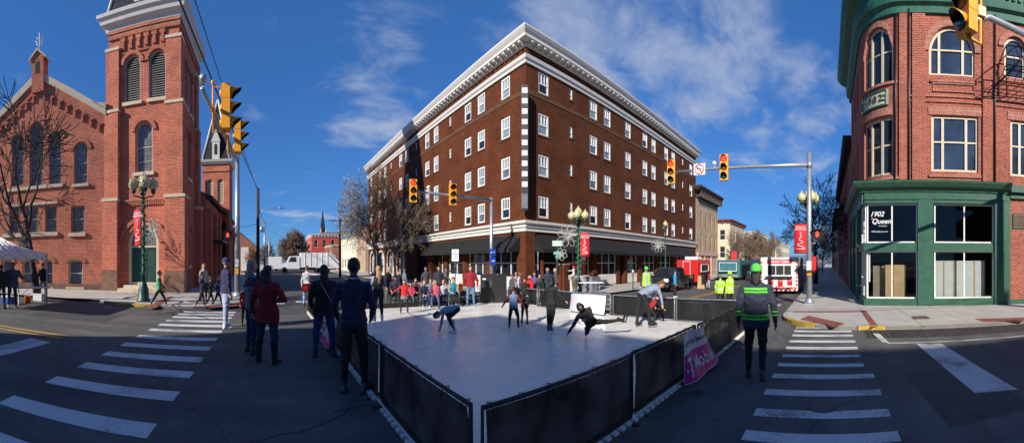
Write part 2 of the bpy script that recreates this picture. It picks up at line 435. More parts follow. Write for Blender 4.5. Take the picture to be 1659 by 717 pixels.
mx = N.new('ShaderNodeMix'); mx.data_type = 'RGBA'; L.new(hz, mx.inputs[0]); tint = N.new('ShaderNodeVectorMath'); tint.operation = 'MULTIPLY'; tint.inputs[1].default_value = (.52, 1.19, 2.3); gm = N.new('ShaderNodeGamma'); gm.inputs[1].default_value = .56; L.new(hs.outputs[0], gm.inputs[0]); L.new(gm.outputs[0], tint.inputs[0]); L.new(tint.outputs[0], mx.inputs[6]); mx.inputs[7].default_value = (4.4, 5.0, 6.2, 1)
L.new(mx.outputs[2], bg.inputs[0])
sun = bpy.data.lights.new('sun', 'SUN'); sun.energy = 5.0; sun.angle = R(.5); sun.color = (1, .93, .84)
so = bpy.data.objects.new('sun', sun); COL.objects.link(so); so.rotation_euler = (-SDIR).to_track_quat('-Z', 'Y').to_euler(); so.location = (-30, -10, 40)
cam = bpy.data.cameras.new('camera'); co = bpy.data.objects.new('camera', cam); COL.objects.link(co)
cam.type = 'PANO'; cam.panorama_type = 'CENTRAL_CYLINDRICAL'
hw = 829.5 / F
cam.central_cylindrical_range_u_min = -hw; cam.central_cylindrical_range_u_max = hw
cam.central_cylindrical_range_v_min = -(717 - YH) / F; cam.central_cylindrical_range_v_max = YH / F
cam.central_cylindrical_radius = 1
cam.clip_start = .05; cam.clip_end = 20000
co.location = (0, 0, EYE); co.rotation_euler = (pi / 2, 0, -phi(829.5))
SC.camera = co
SC.view_settings.view_transform = 'Standard'; SC.view_settings.look = 'None'; SC.view_settings.exposure = .45; SC.view_settings.gamma = 1
SC.cycles.use_denoising = True
SC.cycles.max_bounces = 6; SC.cycles.diffuse_bounces = 3; SC.cycles.transparent_max_bounces = 12
SC.cycles.use_adaptive_sampling = True
# ---------------------------------------------------------------- ground, roads, pavements, markings
def arc(cx, cy, r, a0, a1, n=8): return [(cx + r * cos(R(a0 + (a1 - a0) * i / n)), cy + r * sin(R(a0 + (a1 - a0) * i / n))) for i in range(n + 1)]
def asphalt():
    m, nt, b = _base('asphalt'); N = nt.nodes; L = nt.links
    tc = N.new('ShaderNodeTexCoord')
    def noise(sc, det, lo, hi, rough=.6):
        n = N.new('ShaderNodeTexNoise'); n.inputs['Scale'].default_value = sc; n.inputs['Detail'].default_value = det; n.inputs['Roughness'].default_value = rough
        L.new(tc.outputs['Object'], n.inputs['Vector'])
        r = N.new('ShaderNodeMapRange'); r.inputs[1].default_value = .33; r.inputs[2].default_value = .67; r.inputs[3].default_value = lo; r.inputs[4].default_value = hi
        L.new(n.outputs['Fac'], r.inputs[0]); return r.outputs[0], n
    a, _ = noise(.35, 6, .74, 1.28); c, _ = noise(3.5, 6, .88, 1.13); d, nf = noise(95, 2, .62, 1.42)
    def mul(x, y):
        q = N.new('ShaderNodeMath'); q.operation = 'MULTIPLY'; L.new(x, q.inputs[0]); L.new(y, q.inputs[1]); return q.outputs[0]
    k = mul(mul(a, c), d)
    st = N.new('ShaderNodeMapping'); st.inputs['Scale'].default_value = (.12, 1.5, 1); L.new(tc.outputs['Object'], st.inputs[0])
    sn = N.new('ShaderNodeTexNoise'); sn.inputs['Scale'].default_value = 1.4; sn.inputs['Detail'].default_value = 5; L.new(st.outputs[0], sn.inputs['Vector'])
    sr = N.new('ShaderNodeMapRange'); sr.inputs[1].default_value = .35; sr.inputs[2].default_value = .65; sr.inputs[3].default_value = .86; sr.inputs[4].default_value = 1.16; L.new(sn.outputs['Fac'], sr.inputs[0]); k = mul(k, sr.outputs[0])
    oi = N.new('ShaderNodeTexNoise'); oi.inputs['Scale'].default_value = 1.9; oi.inputs['Detail'].default_value = 2; L.new(tc.outputs['Object'], oi.inputs['Vector'])
    orr = N.new('ShaderNodeMapRange'); orr.inputs[1].default_value = .68; orr.inputs[2].default_value = .74; orr.inputs[3].default_value = 1; orr.inputs[4].default_value = .6; L.new(oi.outputs['Fac'], orr.inputs[0]); k = mul(k, orr.outputs[0])
    # cracks
    v = N.new('ShaderNodeTexVoronoi'); v.feature = 'DISTANCE_TO_EDGE'; v.inputs['Scale'].default_value = .22
    nz = N.new('ShaderNodeTexNoise'); nz.inputs['Scale'].default_value = 1.2; nz.inputs['Detail'].default_value = 6
    L.new(tc.outputs['Object'], nz.inputs['Vector']); ad = N.new('ShaderNodeVectorMath'); ad.operation = 'ADD'; L.new(tc.outputs['Object'], ad.inputs[0]); L.new(nz.outputs['Color'], ad.inputs[1])
    L.new(ad.outputs[0], v.inputs['Vector'])
    mr = N.new('ShaderNodeMapRange'); mr.inputs[1].default_value = 0; mr.inputs[2].default_value = .004; mr.inputs[3].default_value = .6; mr.inputs[4].default_value = 1; L.new(v.outputs['Distance'], mr.inputs[0])
    k = mul(k, mr.outputs[0])
    vm = N.new('ShaderNodeVectorMath'); vm.operation = 'SCALE'; vm.inputs[0].default_value = (.092, .088, .083); L.new(k, vm.inputs['Scale'])
    L.new(vm.outputs[0], b.inputs['Base Color']); b.inputs['Roughness'].default_value = .82; b.inputs['Specular IOR Level'].default_value = .3
    bp = N.new('ShaderNodeBump'); bp.inputs['Strength'].default_value = .5; bp.inputs['Distance'].default_value = .006; L.new(nf.outputs['Fac'], bp.inputs['Height']); L.new(bp.outputs[0], b.inputs['Normal'])
    return m
M_asphalt = asphalt()
M_conc = mat('pavement concrete', (.42, .39, .34), .9, .14, 1.2, bump=.2, bs=60, fine=.08)
M_brickband = brick('pavement brick', (.3, .09, .065), (.2, .06, .05), (.2, .13, .1), bw=.2, bh=.1, ms=.008)
M_cobble = brick('gutter setts', (.1, .085, .075), (.06, .055, .05), (.03, .03, .03), bw=.2, bh=.11, ms=.02)
M_kerb = mat('kerb stone', (.36, .34, .3), .9, .18, 2)
M_kyel = mat('yellow kerb paint', (.42, .28, .05), .8, .4, 9, fine=.3)
def paint(name, col, wear=.5):
    m, nt, b = _base(name); N = nt.nodes; L = nt.links; tc = N.new('ShaderNodeTexCoord')
    n = N.new('ShaderNodeTexNoise'); n.inputs['Scale'].default_value = 28; n.inputs['Detail'].default_value = 8; n.inputs['Roughness'].default_value = .75; L.new(tc.outputs['Object'], n.inputs['Vector'])
    n2 = N.new('ShaderNodeTexNoise'); n2.inputs['Scale'].default_value = 1.3; n2.inputs['Detail'].default_value = 4; L.new(tc.outputs['Object'], n2.inputs['Vector'])
    ad = N.new('ShaderNodeMath'); ad.operation = 'ADD'; L.new(n.outputs['Fac'], ad.inputs[0]); L.new(n2.outputs['Fac'], ad.inputs[1])
    r = N.new('ShaderNodeMapRange'); r.inputs[1].default_value = 1.0; r.inputs[2].default_value = 1.22; r.inputs[3].default_value = 0; r.inputs[4].default_value = wear; L.new(ad.outputs[0], r.inputs[0])
    mx = N.new('ShaderNodeMix'); mx.data_type = 'RGBA'; mx.inputs[6].default_value = (*col, 1); mx.inputs[7].default_value = (.09, .09, .09, 1); L.new(r.outputs[0], mx.inputs[0])
    L.new(mx.outputs[2], b.inputs['Base Color']); b.inputs['Roughness'].default_value = .7; return m
M_pw = paint('worn white road paint', (.58, .575, .55), .9)
M_py = paint('worn yellow road paint', (.5, .28, .04), .7)
def struct(name, mb, m, parent=None):
    o = mb.build(name, m, parent); o['kind'] = 'structure'; return o
mb = MB(); mb.sheet([(-4000, -4000), (4000, -4000), (4000, 4000), (-4000, 4000)], -.06); struct('ground', mb, mat('bare ground', (.09, .085, .06), .95, .3, .02))
mb = MB(); mb.sheet([(-90, -60), (9.6, -60), (9.6, 1), (420, 1), (420, 11.5), (10.4, 11.5), (10.4, 320), (-1.8, 320), (-1.8, 15), (-90, 15)], 0); struct('road', mb, M_asphalt)
def pavement(poly):
    mb = MB(); mb.prism(poly, -.05, .1); struct('pavement', mb, M_conc)
def kerb(pts, m=M_kerb, name='kerb', w=.13, h=.104):
    mb = MB()
    for i in range(len(pts) - 1):
        a, b = V((*pts[i], 0)), V((*pts[i + 1], 0)); d = (b - a); n = V((-d.y, d.x, 0)).normalized() * w
        mb.obox(a - V((0, 0, .04)), d, n, (0, 0, h + .04))
    struct(name, mb, m)
hp = [(10, 300)] + arc(12.1, 13.2, 2.1, 180, 270) + [(400, 11.1)]
pavement(hp + [(400, 300)]); kerb([(p[0] - .0, p[1]) for p in hp])
cp = [(-90, 13.9), (-7.2, 13.9), (-5.9, 13.1), (-3.2, 13.0)] + arc(-3.2, 15.0, 2.0, -80, 0, 6) + [(-1.2, 300)]
pavement(cp + [(-90, 300)]); kerb(cp); 
kerb([(-6.3, 13.33), (-5.9, 13.08), (-4.3, 13.03)], M_kyel, 'kerb', .15, .109)
gp = [(400, 1.4), (11.3, 1.4)] + arc(11.3, -.7, 2.1, 95, 180, 8) + [(8.65, -5.3), (8.0, -12), (6.8, -60)]
pavement(gp + [(400, -60)]); kerb(gp)
kerb(arc(11.3, -.7, 2.115, 110, 150, 5), M_kyel, 'kerb', .16, .109)
kerb([(9.15, -.8), (9.1, -1.5)], M_kyel, 'kerb', .08, .109)
pavement([(-9.5, -60), (-9.5, 1), (-11, 2.6), (-90, 2.6), (-90, -60)])
# pavement joints
mb = MB()
for i in range(40):
    x = 11.5 + i * 1.5; mb.box(x, x + .015, 11.3, 14.9, .1, .1015)
    if x < 60: mb.box(x + 2.2, x + 2.215, -1.4, 1.25, .1, .1015)
for i in range(14): mb.box(-20 + i * 1.4, -20 + i * 1.4 + .014, 14.1, 19, .1, .1015)
for i in range(14):
    y = -1.2 - i * 1.3; mb.box(8.9 - i * .15, 13.5 - i * .3, y, y + .014, .1, .1015)
struct('pavement_lines', mb, mat('joint grime', (.1, .09, .08), .95, 0))
# brick bands and tactile patches
def patch(pix, m, name, z=.1, lift=.004):
    mb = MB(); mb.sheet([at(x, y, z) for x, y in pix], z + lift); struct(name, mb, m)
patch([(1296, 517), (1310, 511), (1370, 524), (1352, 530)], M_brickband, 'pavement_tile')
patch([(1394, 503), (1403, 503), (1423, 528), (1412, 530)], M_brickband, 'pavement_strip')
patch([(1285, 504), (1401, 503.5), (1403, 505), (1285, 505.6)], M_brickband, 'pavement_strip')
patch([(1579, 516), (1659, 514), (1659, 520), (1592, 521)], M_brickband, 'pavement_strip')
patch([(1476, 512), (1500, 511), (1508, 516), (1480, 517)], mat('rusty iron', (.13, .07, .05), .8, .3), 'pavement_panel')
patch([(236, 497), (274, 480), (283, 480), (252, 498.5)], M_brickband, 'pavement_strip')
patch([(330, 496), (392, 490), (396, 494), (340, 499)], M_brickband, 'pavement_tile')
# setts along the gutter of the corner
mb = MB(); mb.sheet([(9.15, -.9), (8.62, -5.3), (7.9, -12), (6.9, -12), (7.65, -5.3), (8.15, -.9)], .004); struct('road_strip', mb, M_cobble)
# crosswalks
mb = MB()
for py in (712, 672, 637.5, 610.5, 592, 577, 564, 553, 543.5, 536.5, 531):
    d = F * EYE / (py - YH); X = d * sin(1.57)
    h = .11 if py > 600 else .1
    mb.box(X - h, X + h * .9, -.72 + (.1 if X > 6 else 0), .84, .003, .008)
struct('road_markings', mb, M_pw)
mb = MB(); 
for Y in (1.9, 2.52, 3.42, 4.42, 5.33, 6.2, 7.05, 7.9, 8.8, 9.6, 10.35, 11.05, 11.7, 12.3):
    w = .17; mb.sheet([(-3.08, Y + w - .08), (-3.06, Y - w - .08), (-1.2, Y - w + .06), (-1.2, Y + w + .06)], .006)
struct('road_markings', mb, M_pw)
mb = MB(); mb.sheet([(7.4, -1.9), (4.35, -1.92), (4.2, -2.5), (7.25, -2.42)], .006)
mb.sheet([(8.7, -1.12), (7.7, -1.2), (7.6, -1.35), (8.6, -1.28)], .006); mb.sheet([(7.62, -1.3), (7.05, -6), (6.98, -6), (7.54, -1.3)], .006); struct('road_markings', mb, M_pw)
mb = MB(); mb.sheet([(-4.5, 6.35), (-5.1, 6.4), (-5.3, 1.5), (-4.7, 1.5)], .006); mb.sheet([(-6.2, 12.2), (-5.1, 12.6), (-5.15, 12.7), (-6.2, 12.3)], .006); struct('road_markings', mb, M_pw)
mb = MB()
for o in (0, .3): mb.sheet([(-4.5, 6.75 + o), (-60, 6.75 + o), (-60, 6.87 + o), (-4.5, 6.87 + o)], .007)
for o in (0, .28): mb.sheet([(15.5, 6.3 + o), (300, 6.3 + o), (300, 6.42 + o), (15.5, 6.42 + o)], .007)
for o in (0, .28): mb.sheet([(4.0 + o, 22), (4.0 + o, 300), (4.12 + o, 300), (4.12 + o, 22)], .007)
struct('road_markings', mb, M_py)
mb = MB()
for px, py in ((458, 492), (500, 489), (546, 487)):
    x, y = at(px, py); mb.box(x - .55, x + .1, y - .16, y + .5, .003, .008)
mb.box(14.2, 14.7, 1.9, 6, .003, .008); 
struct('road_markings', mb, M_pw)
mb = MB(); mb.lathe([(.17, 0), (.17, .012), (.15, .013)], (4.28, .05, .0), 20); tag(mb.build('manhole_cover', mat('cast iron', (.05, .05, .05), .6, .2)), 'round iron manhole cover between the stripes of the right crosswalk', 'manhole')
# hills
mb = MB(); pts = []
for i in range(90):
    a = -1.2 + i * .045; d = 2600; x, y = d * sin(a), d * cos(a)
    h = 62 + 26 * mnoise.noise(V((i * .16, 1.3, 0))) + 9 * mnoise.noise(V((i * .7, 4, 0)))
    pts.append([V((x, y, -2)), V((x * 1.1, y * 1.1, h * .6)), V((x * 1.25, y * 1.25, h * 1.15)), V((x * 1.5, y * 1.5, -2))])
for i in range(89):
    for k in range(3):
        mb.add([pts[i][k], pts[i + 1][k], pts[i + 1][k + 1], pts[i][k + 1]], [(0, 3, 2, 1)], 0, True)
struct('hills', mb, mat('haze tinted hills', (.13, .15, .2), 1, .2, .01))  # distance haze is put into the bluish grey base colour
# sealed cracks and patches in the asphalt
rs = random.Random(9); mb = MB()
for i in range(16):
    x, y = rs.uniform(-9, 12), rs.uniform(-3, 16); a = rs.choice([0, pi / 2]) + rs.gauss(0, .15); pts = []
    for k in range(rs.randint(8, 26)):
        pts.append((x, y)); x += .22 * cos(a); y += .22 * sin(a); a += rs.gauss(0, .22)
    w = rs.uniform(.006, .014)
    for (p, q) in zip(pts, pts[1:]):
        d = V((q[0] - p[0], q[1] - p[1])).normalized(); n = V((-d.y, d.x)) * w; mb.add([(p[0] + n.x, p[1] + n.y, .0035), (p[0] - n.x, p[1] - n.y, .0035), (q[0] - n.x, q[1] - n.y, .0035), (q[0] + n.x, q[1] + n.y, .0035)], [(0, 1, 2, 3)])
struct('road_lines', mb, mat('crack sealer', (.03, .03, .032), .7, .2))
mb = MB()
for x, y, w, l in ((-7.5, 9.2, 1.6, 2.8), (3.6, -2.4, 1.2, 1.8), (13.5, 4.6, 1.4, 3.2), (0.3, 15.5, 1.8, 2.2), (-1.0, 1.5, .0, .0)):
    if w: mb.sheet([(x, y), (x + l, y + .1), (x + l + .05, y + w), (x - .04, y + w - .08)], .002)
struct('road_patch', mb, mat('newer asphalt patch', (.055, .054, .055), .8, .25, 5, fine=.3))
mb = MB()
for i in range(260):
    x, y = rs.uniform(-9, 9.5), rs.choice([rs.gauss(12.7, .4) if True else 0, rs.uniform(-3, 12)]); 
    if x < -1.5 and y > 12.8: continue
    if 1.4 < x < 9.7 and 2 < y < 12.7: continue
    s = rs.uniform(.012, .035); a = rs.random() * 6; mb.sheet([(x + s * cos(a + t), y + s * .6 * sin(a + t)) for t in (0, 1.5, 3, 4.6)], .004 + rs.random() * .006)
o = mb.build('leaf_litter', mat('dead leaf', (.17, .1, .04), .8, .4, 9)); tag(o, 'scattered small dead leaves and grit lying on the asphalt', 'leaves', None, 'stuff')
# ---------------------------------------------------------------- building helpers
def sweep(mb, path, prof, mi=0, caps=True, closed=False):
    """sweep (out, z) profile along a plan polyline; out is to the right of travel"""
    k = len(path); rows = []
    for i, p in enumerate(path):
        p = V(p); a = V(path[i - 1]) if (i or closed) else None; b = V(path[(i + 1) % k]) if (i < k - 1 or closed) else None
        ds = []
        if a is not None: d = (p - a).normalized(); ds.append(V((d.y, -d.x)))
        if b is not None: d = (b - p).normalized(); ds.append(V((d.y, -d.x)))
        m = sum(ds, V((0, 0))).normalized(); m = m / max(.3, m.dot(ds[0]))
        rows.append([(p.x + m.x * o, p.y + m.y * o, z) for o, z in prof])
    n = len(prof); vs = [v for r in rows for v in r]; fs = []
    for i in range(k if closed else k - 1):
        j = (i + 1) % k
        for q in range(n - 1): fs.append((i * n + q, j * n + q, j * n + q + 1, i * n + q + 1))
    if caps and not closed: fs.append(tuple(range(n - 1, -1, -1))); fs.append(tuple((k - 1) * n + q for q in range(n)))
    mb.add(vs, fs, mi)
def ztop(poly, s):
    """top of an outline at s"""
    best = -1e9; n = len(poly)
    for i in range(n):
        (a, za), (b, zb) = poly[i], poly[(i + 1) % n]
        if min(a, b) - 1e-9 <= s <= max(a, b) + 1e-9 and abs(a - b) > 1e-9: best = max(best, za + (zb - za) * (s - a) / (b - a))
    return best
def window(fac, poly, parent, fw=.06, depth=.15, mf=None, mp=None, vb=(), hb=(), name='window', bw=.03, pane2=None, zsplit=None, th=.06, out=0, sill=0):
    mb = MB(); o0 = out - depth; fac.ring(mb, poly, fw, o0, o0 + th)
    s0, s1 = min(p[0] for p in poly), max(p[0] for p in poly); z0, z1 = min(p[1] for p in poly), max(p[1] for p in poly)
    for v in vb:
        s, za, zb, w = (v + (bw,))[:4] if isinstance(v, tuple) and len(v) == 3 else (v if isinstance(v, tuple) else (v, z0, None, bw))
        zb = ztop(poly, s) if zb is None else min(zb, ztop(poly, s)); fac.bar(mb, s - w / 2, s + w / 2, za + .002, zb - .004, o0 + .004, o0 + th - .008)
    for h in hb:
        z, w = h if isinstance(h, tuple) else (h, bw * 1.3)
        fac.bar(mb, s0 + .01, s1 - .01, z - w / 2, z + w / 2, o0 + .002, o0 + th - .004)
    if sill: fac.bar(mb, s0 - .05, s1 + .05, z0 - .09, z0 - .004, o0, out + .05, 1)
    f = mb.build(name, [mf or M_white2, M_hotel2], parent)
    q = inset(poly, fw * .6); mb = MB()
    if zsplit is None: fac.face(mb, q, (), o0 + .02)
    else:
        fac.face(mb, rect(s0 + .02, s1 - .02, z0 + .02, zsplit), (), o0 + .02, 1); fac.face(mb, rect(s0 + .02, s1 - .02, zsplit, z1 - .02), (), o0 + .02, 0)
    mb.build('pane', [mp or M_glassd, pane2 or M_glassd], f)
    return f
def slab_building(name, label, x0, x1, y0, y1, h, m, face, wins, wm=None, glass=None, cornice=None, cm=None, group=None, roofm=None, shop=None, gable=None, cat='building'):
    """a street building: walls, roof, cornice and windows on the faces named ('-y', '-x', '+y', '+x')"""
    t = thing(name, label, cat, ((x0 + x1) / 2, (y0 + y1) / 2, 0), group)
    F4 = {'-y': (Fac((x0, y0), (1, 0)), x1 - x0), '-x': (Fac((x0, y1), (0, -1)), y1 - y0), '+y': (Fac((x1, y1), (-1, 0)), x1 - x0), '+x': (Fac((x1, y0), (0, 1)), y1 - y0)}
    mb = MB(); wl = []
    for k, (f, ln) in F4.items():
        hs = []
        if k in face:
            for (a, b, z0, z1, *ar) in wins.get(k, []):
                pl = arch(a, b, z0, z1, 8) if ar else rect(a, b, z0, z1); hs.append(pl); wl.append((f, pl))
        f.face(mb, rect(0, ln, 0, h), hs, 0, 0, .15)
    mb.build('wall', m, t)
    mb = MB(); mb.box(x0 + .05, x1 - .05, y0 + .05, y1 - .05, h - .2, h - .05); mb.build('roof', roofm or M_slate, t)
    for f, pl in wl:
        s0, s1 = pl[0][0], pl[1][0]; z0 = pl[0][1]; z1 = max(p[1] for p in pl)
        window(f, pl, t, .05, .13, wm or M_white2, glass or M_glassd, hb=[(z0 + z1) / 2] if z1 - z0 < 2.5 else [z0 + .7, z1 - .6])
    if cornice:
        mb = MB(); pr = [(0, h - cornice[1]), (.06, h - cornice[1]), (.08, h - cornice[1] * .6), (cornice[0] * .75, h - cornice[1] * .35), (cornice[0], h - .12), (cornice[0], h + .05), (0, h + .06)]
        sweep(mb, [(x0, y1), (x0, y0), (x1, y0)] if '-y' in face or '-x' in face else [(x1, y1), (x0, y1)], [(-o, z) for o, z in pr] if False else pr)
        # brackets
        for k in face:
            f, ln = F4[k]; nb = max(2, int(ln / .9))
            for i in range(nb + 1):
                s = .1 + (ln - .3) * i / nb; f.bar(mb, s, s + .12, h - cornice[1] * .95, h - .14, .02, cornice[0] * .8)
        mb.build('cornice', cm or M_cream, t)
    return t, F4

# ================================================================ HOTEL
HX, HY = 13.2, 15.0
HR = Fac.pol(0, HY); HL = Fac.pol(pi / 2, HX)
hotel = thing('hotel', 'five storey dark red brick corner hotel with bracketed white cornice and black awnings', 'hotel', (HX, HY, 0))
HXE, HYE = 38.6, 46.2
ROW = [(4.37 + 2.42 * k, 5.65 + 2.42 * k) for k in range(4)]
cr = [(880.6, 19.8), (961.6, 14.6), (984, 14.2), (1017.5, 11), (1045, 9.3), (1058.9, 8.5), (1079.4, 7.8), (1090.8, 7.6), (1119.4, 6)]
crs = [925, 1106.2]
cl_ = [818.7, 779.5, 757.8, 706.3, 692, 659, 649, 623.7, 615, 601.6]
cls = [729.5, 674.4, 633.5]
# ground floor openings: (px0, px1, kind)
gr = [(864.5, 879, 'd'), (881, 906, 'w'), (918, 957, 'w'), (967, 1000, 'w'), (1004.5, 1013, 'd'), (1016, 1034, 'w'), (1040, 1062, 'w'), (1066, 1088, 'w'), (1093, 1112, 'w')]
gl = [(698, 711, 'd'), (713, 722, 'w'), (725, 750, 'w'), (757, 790, 'w'), (793, 841, 'w'), (676, 690, 'd')]
ga = [(600.5, 607), (612.5, 622), (628, 637), (644, 655)]
mb = MB(); wins = []
for fac, cols, smalls, grd, far, sgn in ((HR, cr, crs, gr, HXE, 1), (HL, [(c, 0) for c in cl_], cls, gl, -HYE, -1)):
    holes = []
    for c, _ in cols:
        s = fac.S(c); w = .43
        for k, (z0, z1) in enumerate(ROW): p = rect(s - w, s + w, z0, z1); holes.append(p); wins.append((fac, p, k, 0))
    for c in smalls:
        s = fac.S(c); w = .16
        for k, (z0, z1) in enumerate(ROW): p = rect(s - w, s + w, z1 - .78, z1 - .05); holes.append(p); wins.append((fac, p, k, 1))
    a, b = (HX, far) if sgn > 0 else (far, -HY)
    fac.face(mb, rect(a, b, 3.5, 14.15), holes, 0, 0, .12)
    gh = []
    for p0, p1, kd in grd: gh.append(rect(fac.S(p0), fac.S(p1), .12, 2.95))
    if sgn < 0:
        for p0, p1 in ga: gh.append(arch(fac.S(p0), fac.S(p1), .5, 3.0, 12))
    fac.face(mb, rect(a, b, .1, 3.5), gh, 0, 0, .35)
# far and back walls
mb.obox((HXE, HY, .1), (-.1, 0, 0), (0, 14, 0), (0, 0, 14)); mb.obox((HX, HYE, .1), (14, 0, 0), (0, -.1, 0), (0, 0, 14)); 
# corner pier and other piers stand proud
mb.box(HX - .16, HX + .55, HY - .16, HY + .6, .1, 3.49)
for p0 in (912, 962, 1036.5, 1064, 1090.5): s = HR.S(p0); HR.bar(mb, s - .22, s + .22, .1, 2.9, 0, .1)
for p0 in (753.5, 791.5, 723.5, 845.5): s = HL.S(p0); HL.bar(mb, s - .2, s + .2, .1, 2.9, 0, .1)
mb.build('wall', M_hotel, hotel)
mb = MB()
for fac, a, b in ((HR, HX - .03, HXE), (HL, -HYE, -HY + .03)): fac.bar(mb, a, b, 11.3, 11.55, 0, .03)
mb.build('soldier_course', M_hotel2, hotel)
path = [(HX, HYE), (HX, HY), (HXE, HY)]
def rp(prof): return prof
# sweep: outward is to the right of travel; travelling from far left to corner to far right the outside is on the right
mb = MB(); sweep(mb, path, [(0, 3.5), (.12, 3.52), (.12, 3.7), (.2, 3.74), (.2, 3.86), (.34, 3.95), (.36, 4.1), (0, 4.16)]); mb.build('ledge', M_white, hotel)
mb = MB(); sweep(mb, path, [(0, 12.98), (.1, 12.98), (.12, 13.12), (.2, 13.2), (.24, 13.38), (0, 13.46)]); mb.build('string_course', M_white, hotel)
mb = MB(); sweep(mb, path, [(0, 13.92), (.06, 13.92), (.1, 14.02), (.1, 14.12), (.5, 14.14), (.5, 14.28), (.6, 14.42), (.68, 14.56), (.68, 14.64), (.3, 14.7), (-.5, 14.72)])
for fac, a, b in ((HR, HX, HXE), (HL, -HYE, -HY)):
    n = int((b - a) / .48)
    for i in range(n):
        s = a + .12 + i * (b - a - .2) / (n - 1); fac.bar(mb, s - .07, s + .07, 14.0, 14.138, .1, .46); fac.bar(mb, s - .07, s + .07, 13.94, 14.0, .1, .26)
mb.build('cornice', M_white, hotel)
mb = MB(); mb.box(HX + .3, HXE, HY + .3, HYE, 14.3, 14.5); mb.build('roof', mat('flat roof felt', (.08, .08, .08), .9), hotel)
rr = random.Random(3)
for fac, p, k, small in wins:
    s0, s1, z0, z1 = p[0][0], p[1][0], p[0][1], p[2][1]; zm = z0 + (z1 - z0) * .47
    w = s1 - s0
    vb = [] if small else [(s0 + w * .36, zm, z1 - .04, .03), (s0 + w * .64, zm, z1 - .04, .03)]
    if small: window(fac, p, hotel, .07, .1, M_white2, M_glassm, hb=[(zm, .05)], name='small_window', sill=1)
    else:
        q = rr.random(); lo = M_glassd if q < .35 else (M_glassl if q < .8 else M_glassm)
        f = window(fac, p, hotel, .1, .1, M_white2, M_glassl if rr.random() < .75 else M_glassm, vb=vb, hb=[(zm, .06)], pane2=lo, zsplit=zm, th=.07, sill=1)
# shopfronts
def shop(fac, p0, p1, kd, parent, kick=M_white, z1=2.95):
    a, b = fac.S(p0), fac.S(p1); poly = rect(a + .01, b - .01, .12, z1)
    if kd == 'd':
        f = window(fac, poly, parent, .07, .5, M_greendk, M_glassd, hb=[(2.2, .07)], name='shop_door')
        mb = MB(); fac.bar(mb, a + .2, a + .23, 1.0, 1.3, -.42, -.38); mb.build('handle', M_steel, f); return
    mb = MB(); fac.bar(mb, a + .02, b - .02, .12, .82, -.22, -.12)
    fac.ring(mb, inset(rect(a + .02, b - .02, .12, .82), .08), .025, -.12, -.1)
    mb.build('stall_riser', kick, parent)
    n = max(1, round((b - a) / .95)); vb = [(a + (b - a) * i / n, .82, z1, .06) for i in range(1, n)]
    window(fac, rect(a + .01, b - .01, .83, z1), parent, .07, .24, M_white2, M_glassd, vb=vb, hb=[(1.72, .06)], name='shop_window')
for p0, p1, kd in gr: shop(HR, p0, p1, kd, hotel)
for p0, p1, kd in gl: shop(HL, p0, p1, kd, hotel)
for p0, p1 in ga:
    a, b = HL.S(p0), HL.S(p1); pl = arch(a, b, .5, 3.0, 12)
    window(HL, pl, hotel, .09, .3, M_white2, M_glassl, vb=[((a + b) / 2, .5, None, .06)], hb=[(2.35, .08), (1.5, .05)], name='arched_window')
    mb = MB(); HL.ring(mb, [(x, z) for x, z in inset(pl, -.22)], .2, .0, .05); mb.build('arch_surround', M_white, hotel)
def awning(fac, a, b, parent, zt=3.34, zb=2.5, out=.95, n=1):
    mb = MB(); k = [(.0, zt), (out, zb), (out, zb - .2)]
    vs = []; nn = max(2, int((b - a) / .9)); fs = []
    for i in range(nn + 1):
        s = a + (b - a) * i / nn; sag = 0
        vs += [fac.P(s, zt, .02), fac.P(s, (zt + zb) / 2 - .015, out / 2), fac.P(s, zb, out), fac.P(s, zb - .2 + .012 * (i % 2), out)]
    for i in range(nn):
        for q in range(3): fs.append((i * 4 + q, i * 4 + 4 + q, i * 4 + 5 + q, i * 4 + 1 + q)[::-1])
    mb.add(vs, fs)
    for s, d in ((a, 1), (b, -1)):
        mb.add([fac.P(s, zt, .02), fac.P(s, zb, out), fac.P(s, zb - .2, out), fac.P(s, zb - .1, .02)], [(0, 1, 2, 3)])
    o = mb.build('awning', M_blackmatte, parent); m = o.modifiers.new('thick', 'SOLIDIFY'); m.thickness = .012
for p0, p1 in ((862, 925), (926, 1000), (1001, 1062), (1063, 1094), (1099, 1116)): awning(HR, HR.S(p0), HR.S(p1), hotel)
for p0, p1 in ((697, 757), (758, 846)): awning(HL, HL.S(p0), HL.S(p1), hotel)
text('Candy\nshop', .26, HR.P(HR.S(871.5), 1.45, -.42), HR.u, (0, 0, 1), M_white2, 'door_lettering', hotel, shear=.3)
for p0 in (703.5,): 
    mb = MB(); HL.bar(mb, HL.S(p0) - .12, HL.S(p0) + .12, 1.5, 1.85, -.47, -.46); mb.build('door_notice', M_white2, hotel)
